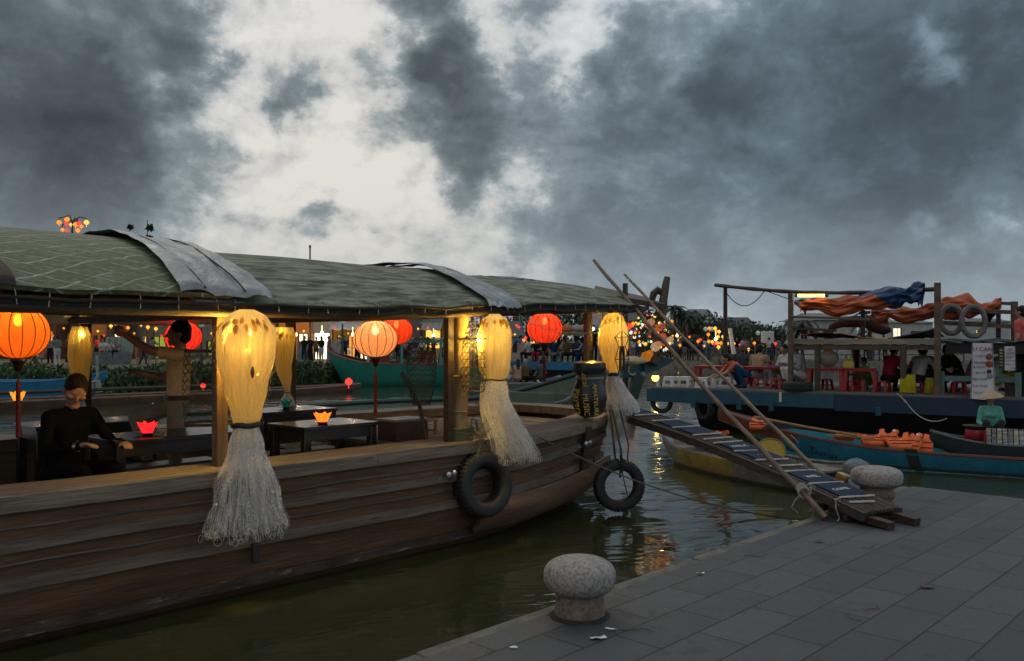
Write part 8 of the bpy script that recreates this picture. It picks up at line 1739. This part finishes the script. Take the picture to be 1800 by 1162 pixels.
far_boat('rowing_boat', 'slim blue rowing boat with an upswept bow moored under the far hedge', at(-190, 690, 27), at(186, 672, 27.4), .55, .70, .66, blueb, blueb, .30)
lb_, L_, h_, z_ = far_boat('long_boat', 'long low brown plank boat lying across the river beyond the wooden boat', at(-160, 706, 23), at(632, 690, 33.5), .7, .24, .20, brownb, mat('long_boat_rail', (.19, .11, .07), (.11, .07, .045), scale=3, rough=.6), .08)
mb = MB(); mb.tube([(a, -.6, z_(a) + .26) for a in (1.0, 4, 7, 9.2)], .06, 6)
for a in (1.5, 4.5, 8.5): mb.tube([(a, -.6, z_(a)), (a, -.6, z_(a) + .26)], .06, 6)
mb.build('side_rail', wood_dark, lb_)
far_lantern('red paper lantern glowing at the tip of the long brown plank boat', 613, 671, 32.5, .15, 2, 'lanterns on the long plank boat'); far_lantern('small red lantern far along the long brown boat behind the fish trap', 357, 678, 28, .09, 2, 'lanterns on the long plank boat')
mb = MB(); b_ = at(169, 690, 26); mb.tube([at(170, 625, 27), at(172, 660, 27), at(168, 668, 27)], .05, 5); mb.tube([at(160, 690, 26.5), at(163, 672, 26.5), at(171, 670, 26.5), at(175, 690, 26.5)], .09, 6); tag(mb.build('stone_mooring_post', mat('pale_stone', (.3, .3, .27), (.2, .2, .18), rough=.8)), 'pale grey rope wrapped post by the blue boat bow', 'post')
gb_, L_, h_, z_ = far_boat('passenger_boat', 'green hulled passenger boat with a red rail and flat teal canopy', at(868, 674, 37.5), at(578, 664, 38.2), 1.05, .78, .92, tealb, redb, .5, base=.1)
mb = MB(); mb.sheet(lambda u, v: (lerp(.2, L_ * .76, u), lerp(-1.0, 1.0, v), 1.88 + .06 * math.sin(v * 3.14)), 12, 6, .09); mb.build('canopy', tealc, gb_)
mb = MB(); mb.box((2.0, 0, 1.98), (3.6, 1.6, .05)); mb.build('canopy_sheet', mat('white_canopy', (.45, .46, .46), rough=.7), gb_)
for a in (.5, 2.2, 3.9, 5.4):
    for y in (-.92, .92): mb = MB(); mb.box((a, y, (z_(a) + 1.85) / 2), (.09, .09, 1.85 - z_(a))); mb.build('canopy_post', tealc if a < 4 else mat('pale_blue_post', (.3, .42, .46), rough=.6), gb_)
mb = MB(); mb.tube([(L_ * .97, 0, z_(L_) - .1), (L_ * 1.0, 0, z_(L_) + .25), (L_ * .99, 0, z_(L_) + .55)], [.1, .08, .05], 6); mb.build('stem', redb, gb_)
mb = MB(); mb.beam((L_ * .70, -.6, z_(0) + 1.2), (L_ * .36, -.6, z_(0) + 1.1), .05, .12); mb.build('red_beam', redb, gb_)
def chair(label, boat_, a, y, m_, rz):
    P_ = boat_.location; r_ = boat_.rotation_euler[2]; p_ = V((P_.x + a * math.cos(r_) - y * math.sin(r_), P_.y + a * math.sin(r_) + y * math.cos(r_), z_(a) - .25)); t = thing('deck_chair', label, 'chair', p_, rz, 'chairs on the green boat')
    mb = MB(); mb.box((0, 0, .38), (.46, .46, .05)); mb.build('seat', m_, t); mb = MB(); mb.box((0, -.24, .68), (.46, .05, .55), Matrix.Rotation(.25, 3, 'X')); mb.build('backrest', m_, t)
    for x in (-1, 1):
        for yy in (-1, 1): mb = MB(); mb.box((x * .19, yy * .19, .18), (.05, .05, .36)); mb.build('leg', m_, t)
cr_ = mat('coral_chair', (.42, .11, .10), rough=.5); chair('coral red chair nearest the bow of the green boat', gb_, 5.0, -.2, cr_, .4); chair('coral red chair amidships on the green boat', gb_, 3.35, -.1, cr_, .9); chair('smaller coral chair tucked behind the middle one on the green boat', gb_, 3.0, .45, cr_, 1.2); chair('turquoise chair on the green boat stern', gb_, 2.45, -.3, mat('turquoise_chair', (.02, .32, .26), rough=.5), 1.4)
# crowded barge with a blue deck edge
bp_, bq_ = at(904, 640, 38.5), at(1060, 648, 37.0); d_ = V((bq_.x - bp_.x, bq_.y - bp_.y, 0)); bl_ = d_.length; ba_ = math.atan2(d_.y, d_.x); bg_ = thing('crowded_barge', 'dining barge with a bright blue deck edge packed with seated people', 'boat', (bp_.x, bp_.y, 0), ba_)
mb = MB(); mb.box((bl_ / 2 - .4, 0, .86), (bl_ * .9, .12, .36)); mb.build('deck_edge', blueb, bg_); mb = MB(); mb.box((bl_ / 2, 1.6, .95), (bl_, 3.1, .08)); mb.build('deck', wood_pole, bg_)
mb = MB(); mb.sheet(lambda u, v: (lerp(.4, bl_, u), lerp(.15, .7, v), lerp(.68, -.2, v)), 8, 3, .1); mb.build('hull', black_hull, bg_)
mb = MB(); mb.sheet(lambda u, v: (lerp(1.2, bl_ + 1.2, u), lerp(.3, 3.2, v), 2.36 + .02 * math.sin(u * 60)), 30, 3, .07); mb.build('canopy', mat('tan_canopy', (.35, .25, .12), (.2, .14, .08), rough=.7), bg_)
for a, y, m_ in ((1.25, .35, wood_pole), (2.0, 3.0, wood_pole), (3.35, .2, mat('pinkish_pole', (.5, .38, .33), rough=.6))): mb = MB(); mb.tube([(a, y, .98), (a, y, 2.34 if a < 3 else 3.15)], .07, 8); mb.build('canopy_post', m_, bg_)
def onbarge(a, y, z=.99): return V((bp_.x + a * math.cos(ba_) - y * math.sin(ba_), bp_.y + a * math.sin(ba_) + y * math.cos(ba_), z))
crew = [(.55, .5, 'sit', WH, BL, 'white shirted person at the blue deck tip'), (.95, .45, 'sitlean', BL, RD, 'black topped person leaning over next to the deck tip'), (1.35, .5, 'sitf', RD, BL, 'red topped woman'), (1.75, .4, 'sit', NV, GY, 'navy shirted man with broad back'), (2.1, .9, 'sitf', WH, GY, 'white topped woman in the second row'), (2.35, .4, 'sitlong', BR, BL, 'brown sleeved man at the deck edge'), (2.7, .45, 'sit', NV, NV, 'dark blue shirted man before the pinkish pole'), (2.95, .9, 'sitf', BL, BL, 'dark haired woman in black in the second row'), (3.2, .5, 'sitlean', LB2, NV, 'light blue shirted man holding the pinkish pole'), (3.6, .4, 'stand', BL, BL, 'tall person in black standing past the pinkish pole'), (3.85, .8, 'stand', PK, GY, 'pink topped standing person'), (.8, 1.4, 'sit', GY, BL, 'grey shirted person in the rear row near the tip'), (1.6, 1.5, 'sitf', YE, BL, 'yellow topped woman in the rear row'), (2.5, 1.5, 'sit', WH, BL, 'white shirted man in the rear row under the canopy')]
for a, y, key, s_, p_, lb in crew: person(key, lb + ' on the crowded barge', onbarge(a, y), ba_ + (a * 5) % 6.28, s_, p_, voxel=.03, group='diners on the crowded barge')
for k, (a, y, c_, lb) in enumerate([(1.7, 1.0, (.4, .38, .34), 'cream bundle'), (2.2, 1.0, (.5, .2, .08), 'orange bundle'), (2.6, 1.1, (.35, .36, .35), 'grey bundle'), (3.0, 1.0, (.5, .28, .25), 'salmon bundle'), (3.6, 1.1, (.05, .25, .5), 'blue plastic bundle')]):
    mb = MB(); mb.grid(lambda u, v: (.26 * math.sin(v * 3.1) * math.cos(u * 6.283) * (1 + .4 * nz((u * 5, v * 5, k))), .2 * math.sin(v * 3.1) * math.sin(u * 6.283), -.17 * math.cos(v * 3.1) * (1 + .4 * nz((u * 6, v * 5, k)))), 16, 8, closed_u=True); tag(mb.build('luggage_bundle', clothmat(c_), loc=onbarge(a, y, 2.54)), lb + ' on the barge canopy', 'bundle', 'bundles on the barge canopy')
t = thing('white_cabinet', 'white metal cabinet standing on the barge canopy', 'cabinet', onbarge(3.6, 2.2, 2.38), ba_); mb = MB(); mb.box((0, 0, .55), (.95, .6, 1.1)); mb.build('body', mat('cabinet_white', (.42, .40, .44), rough=.5), t); mb = MB(); mb.box((0, -.31, .55), (.03, .02, 1.0)); mb.build('door_gap', iron, t)
t = thing('pale_blue_sheet', 'pale blue grey sheet hung at the end of the crowded barge', 'cloth', onbarge(4.35, .3, .98)); mb = MB(); mb.sheet(lambda u, v: ((u - .5) * .7, .05 * math.sin(u * 12), .9 * (1 - v)), 14, 6, .01); mb.build('cloth', clothmat((.3, .38, .42)), t)
# rowing boat with passengers
rw, L_, h_, z_ = far_boat('rowing_boat', 'small grey rowing boat carrying passengers below the crowded barge', at(868, 684, 33.5), at(984, 672, 34.5), .5, .30, .30, paint('grey_boat_paint', (.10, .11, .11), (.06, .065, .065)), greyin, .25)
for px, key, s_, p_, lb, k in ((878, 'sit', NV, NV, 'person in a navy vest at the stern of the small rowing boat', {}), (889, 'sitf', WH, WH, 'woman with black hair in a white dress in the small rowing boat', {}), (911, 'sitf', (.42, .26, .2), (.4, .25, .2), 'pale bare shouldered passenger in the middle of the small rowing boat', {}), (924, 'sitlong', BR, BL, 'grey haired passenger in brown in the small rowing boat', dict(hair=HAIR_G)), (953, 'sit', (.08, .075, .07), (.06, .055, .05), 'boatman in drab clothes rowing at the bow of the small rowing boat', {})):
    d_ = 34; person(key, lb, (X(px, d_), d_ + .05, .10), -1.2 + px * .01, s_, p_, voxel=.03, scale=1.0, **k)
mb = MB(); mb.tube([at(945, 668, 33.6), at(955, 684, 33)], .03, 5); mb.sheet(lambda u, v: at(lerp(952, 956, u), lerp(672, 682, v), 33.1), 2, 4, .02); tag(mb.build('oar', mat('pale_oar', (.45, .5, .35), rough=.6)), 'pale bladed oar dipping beside the small rowing boat', 'oar')
mb = MB(); mb.sheet(lambda u, v: at(lerp(882, 900, u), lerp(637, 641, v) - 4 * u, 35.5 + v), 6, 2, .03); tag(mb.build('teal_board', tealc), 'pale teal board end sticking up beside the tiled hut', 'board')
for k, (px, py) in enumerate([(590, 671), (565, 675), (548, 678)]):
    mb = MB(); mb.ell((0, 0, 0), (.14, .09, .05), 8, 5); tag(mb.build('floating_litter', paperwhite, loc=ground(px, py, .02)), ['nearest the green boat', 'middle', 'nearest the dark far post'][k] + ' white scrap of three floating under the far hedge', 'litter', 'white scraps on the far water')
# lit shop lamps along the bank (bulbs seen in the photo) and more strollers between the shops and the hedge
for i, (px, py, d) in enumerate([(75, 585, 57), (205, 588, 57), (300, 585, 58), (430, 585, 57), (520, 588, 57), (566, 585, 57.5), (620, 588, 57), (762, 590, 60), (1190, 590, 76), (1258, 596, 58)]):
    q = at(px, py, d); mb = MB(); mb.ell((0, 0, 0), (.10, .10, .13), 10, 7); mb.tube([(0, 0, .1), (0, 0, .5)], .012, 4); o = mb.build('hanging_bulb', glow('shop_bulb', (1, .72, .32), 6.0), loc=q)
    tag(o, 'hanging warm bulb ' + ['over the yellow pillar shopfront', 'before the orange tea house', 'over the garden restaurant path', 'before the white lit shop behind the tall net', 'on the bright orange wall', 'in the gift shop mouth', 'below the white awning of the ochre shop', 'over the food stall counter', 'by the yellow townhouse', 'in the heart of the orange lantern cluster'][i], 'bulb', 'hanging bulbs along the shops')
    lamp('shop_lamp', q + V((0, -.3, 0)), 95 if i < 8 else 25, (1, .62, .25), .15)
for i, (px, d, key, s_, p_, lb) in enumerate([(30, 47, 'walk', BL, BL, 'dark stroller under the big amber lantern bottom'), (72, 52, 'sitf', PK, GY, 'pink topped woman seated at the dim brown cafe'), (88, 50, 'stand', GY, BL, 'grey shirted person beside the yellow pillar'), (118, 53, 'hold', BR, BL, 'brown topped person seen past the pale net edge'), (170, 56, 'stand', RD, BL, 'red topped person at the tea house shutters'), (225, 56, 'walk', WH, NV, 'white shirted stroller passing the garden restaurant'), (268, 52, 'longs', GY, GY, 'grey clad stroller between the raised fist and the head'), (378, 50, 'standf', LB2, GY, 'blue topped woman by the slim green lamp post'), (450, 50, 'walk', BR, BL, 'brown topped stroller seen past the tall net edge'), (478, 49, 'hold', WH, GY, 'white topped person beside the pinched pale net'), (535, 50, 'stand', BL, NV, 'dark clad person close to the dark far post'), (578, 50, 'shorts', MR, GY, 'maroon topped person in shorts by the art board'), (640, 52, 'walk', GY, NV, 'grey topped person walking past the cream lantern edge'), (730, 53, 'stand', NV, GY, 'navy topped person behind the teal canopy middle'), (762, 54, 'hold', RD, NV, 'red topped person at the food stall'), (776, 54, 'longs', WH, BL, 'white sleeved person at the food stall end'), (890, 50, 'standf', PK, WH, 'pink topped woman beside the hut shutter')]):
    far_person(lb, key, px, d, s_, p_, (i * 2.3) % 6.28, group='strollers on the far bank')
spots = [(8, 585), (40, 578), (93, 590), (112, 577), (172, 582), (183, 590), (236, 586), (248, 572), (284, 590), (305, 577), (372, 586), (388, 576), (412, 590), (440, 574), (462, 583), (492, 576), (534, 582), (588, 577), (612, 586), (735, 578), (752, 576), (772, 583), (905, 588), (935, 584), (962, 590), (990, 588), (1008, 584), (1030, 590), (1095, 590), (1172, 596), (1212, 592), (1238, 608), (1300, 606), (1340, 608)]
near_ = ['the amber lantern edge', 'the timber shopfront eave', 'the yellow pillar foot', 'the dim cafe roof', 'the tea house corner', 'the tea house shutters', 'the garden restaurant door', 'the garden restaurant roof', 'the garden restaurant far end', 'the dim grey green building', 'the grey green building window', 'the grey green building eave', 'the white lit shop doorway', 'the white lit shop eave', 'the white lit shop window', 'the orange wall top', 'the orange wall doorway', 'the ochre shop eave', 'the ochre shop lamp post', 'the mauve house eave', 'the food stall awning', 'the food stall counter end', 'the hut right wall', 'the red lantern underside', 'the barge canopy front', 'the barge canopy middle', 'the white cabinet foot', 'the bow net post', 'the bow net right edge', 'the palms foot', 'the pink house corner', 'the orange cluster bottom', 'the white post top', 'the white box stand side']
for i, (px, py) in enumerate(spots): far_lantern('tiny %s point of light by %s' % (('orange', 'yellow', 'red')[i % 3], near_[i]), px, py, 56 + i % 4, .075, i % 3, 'tiny lights along the far bank')
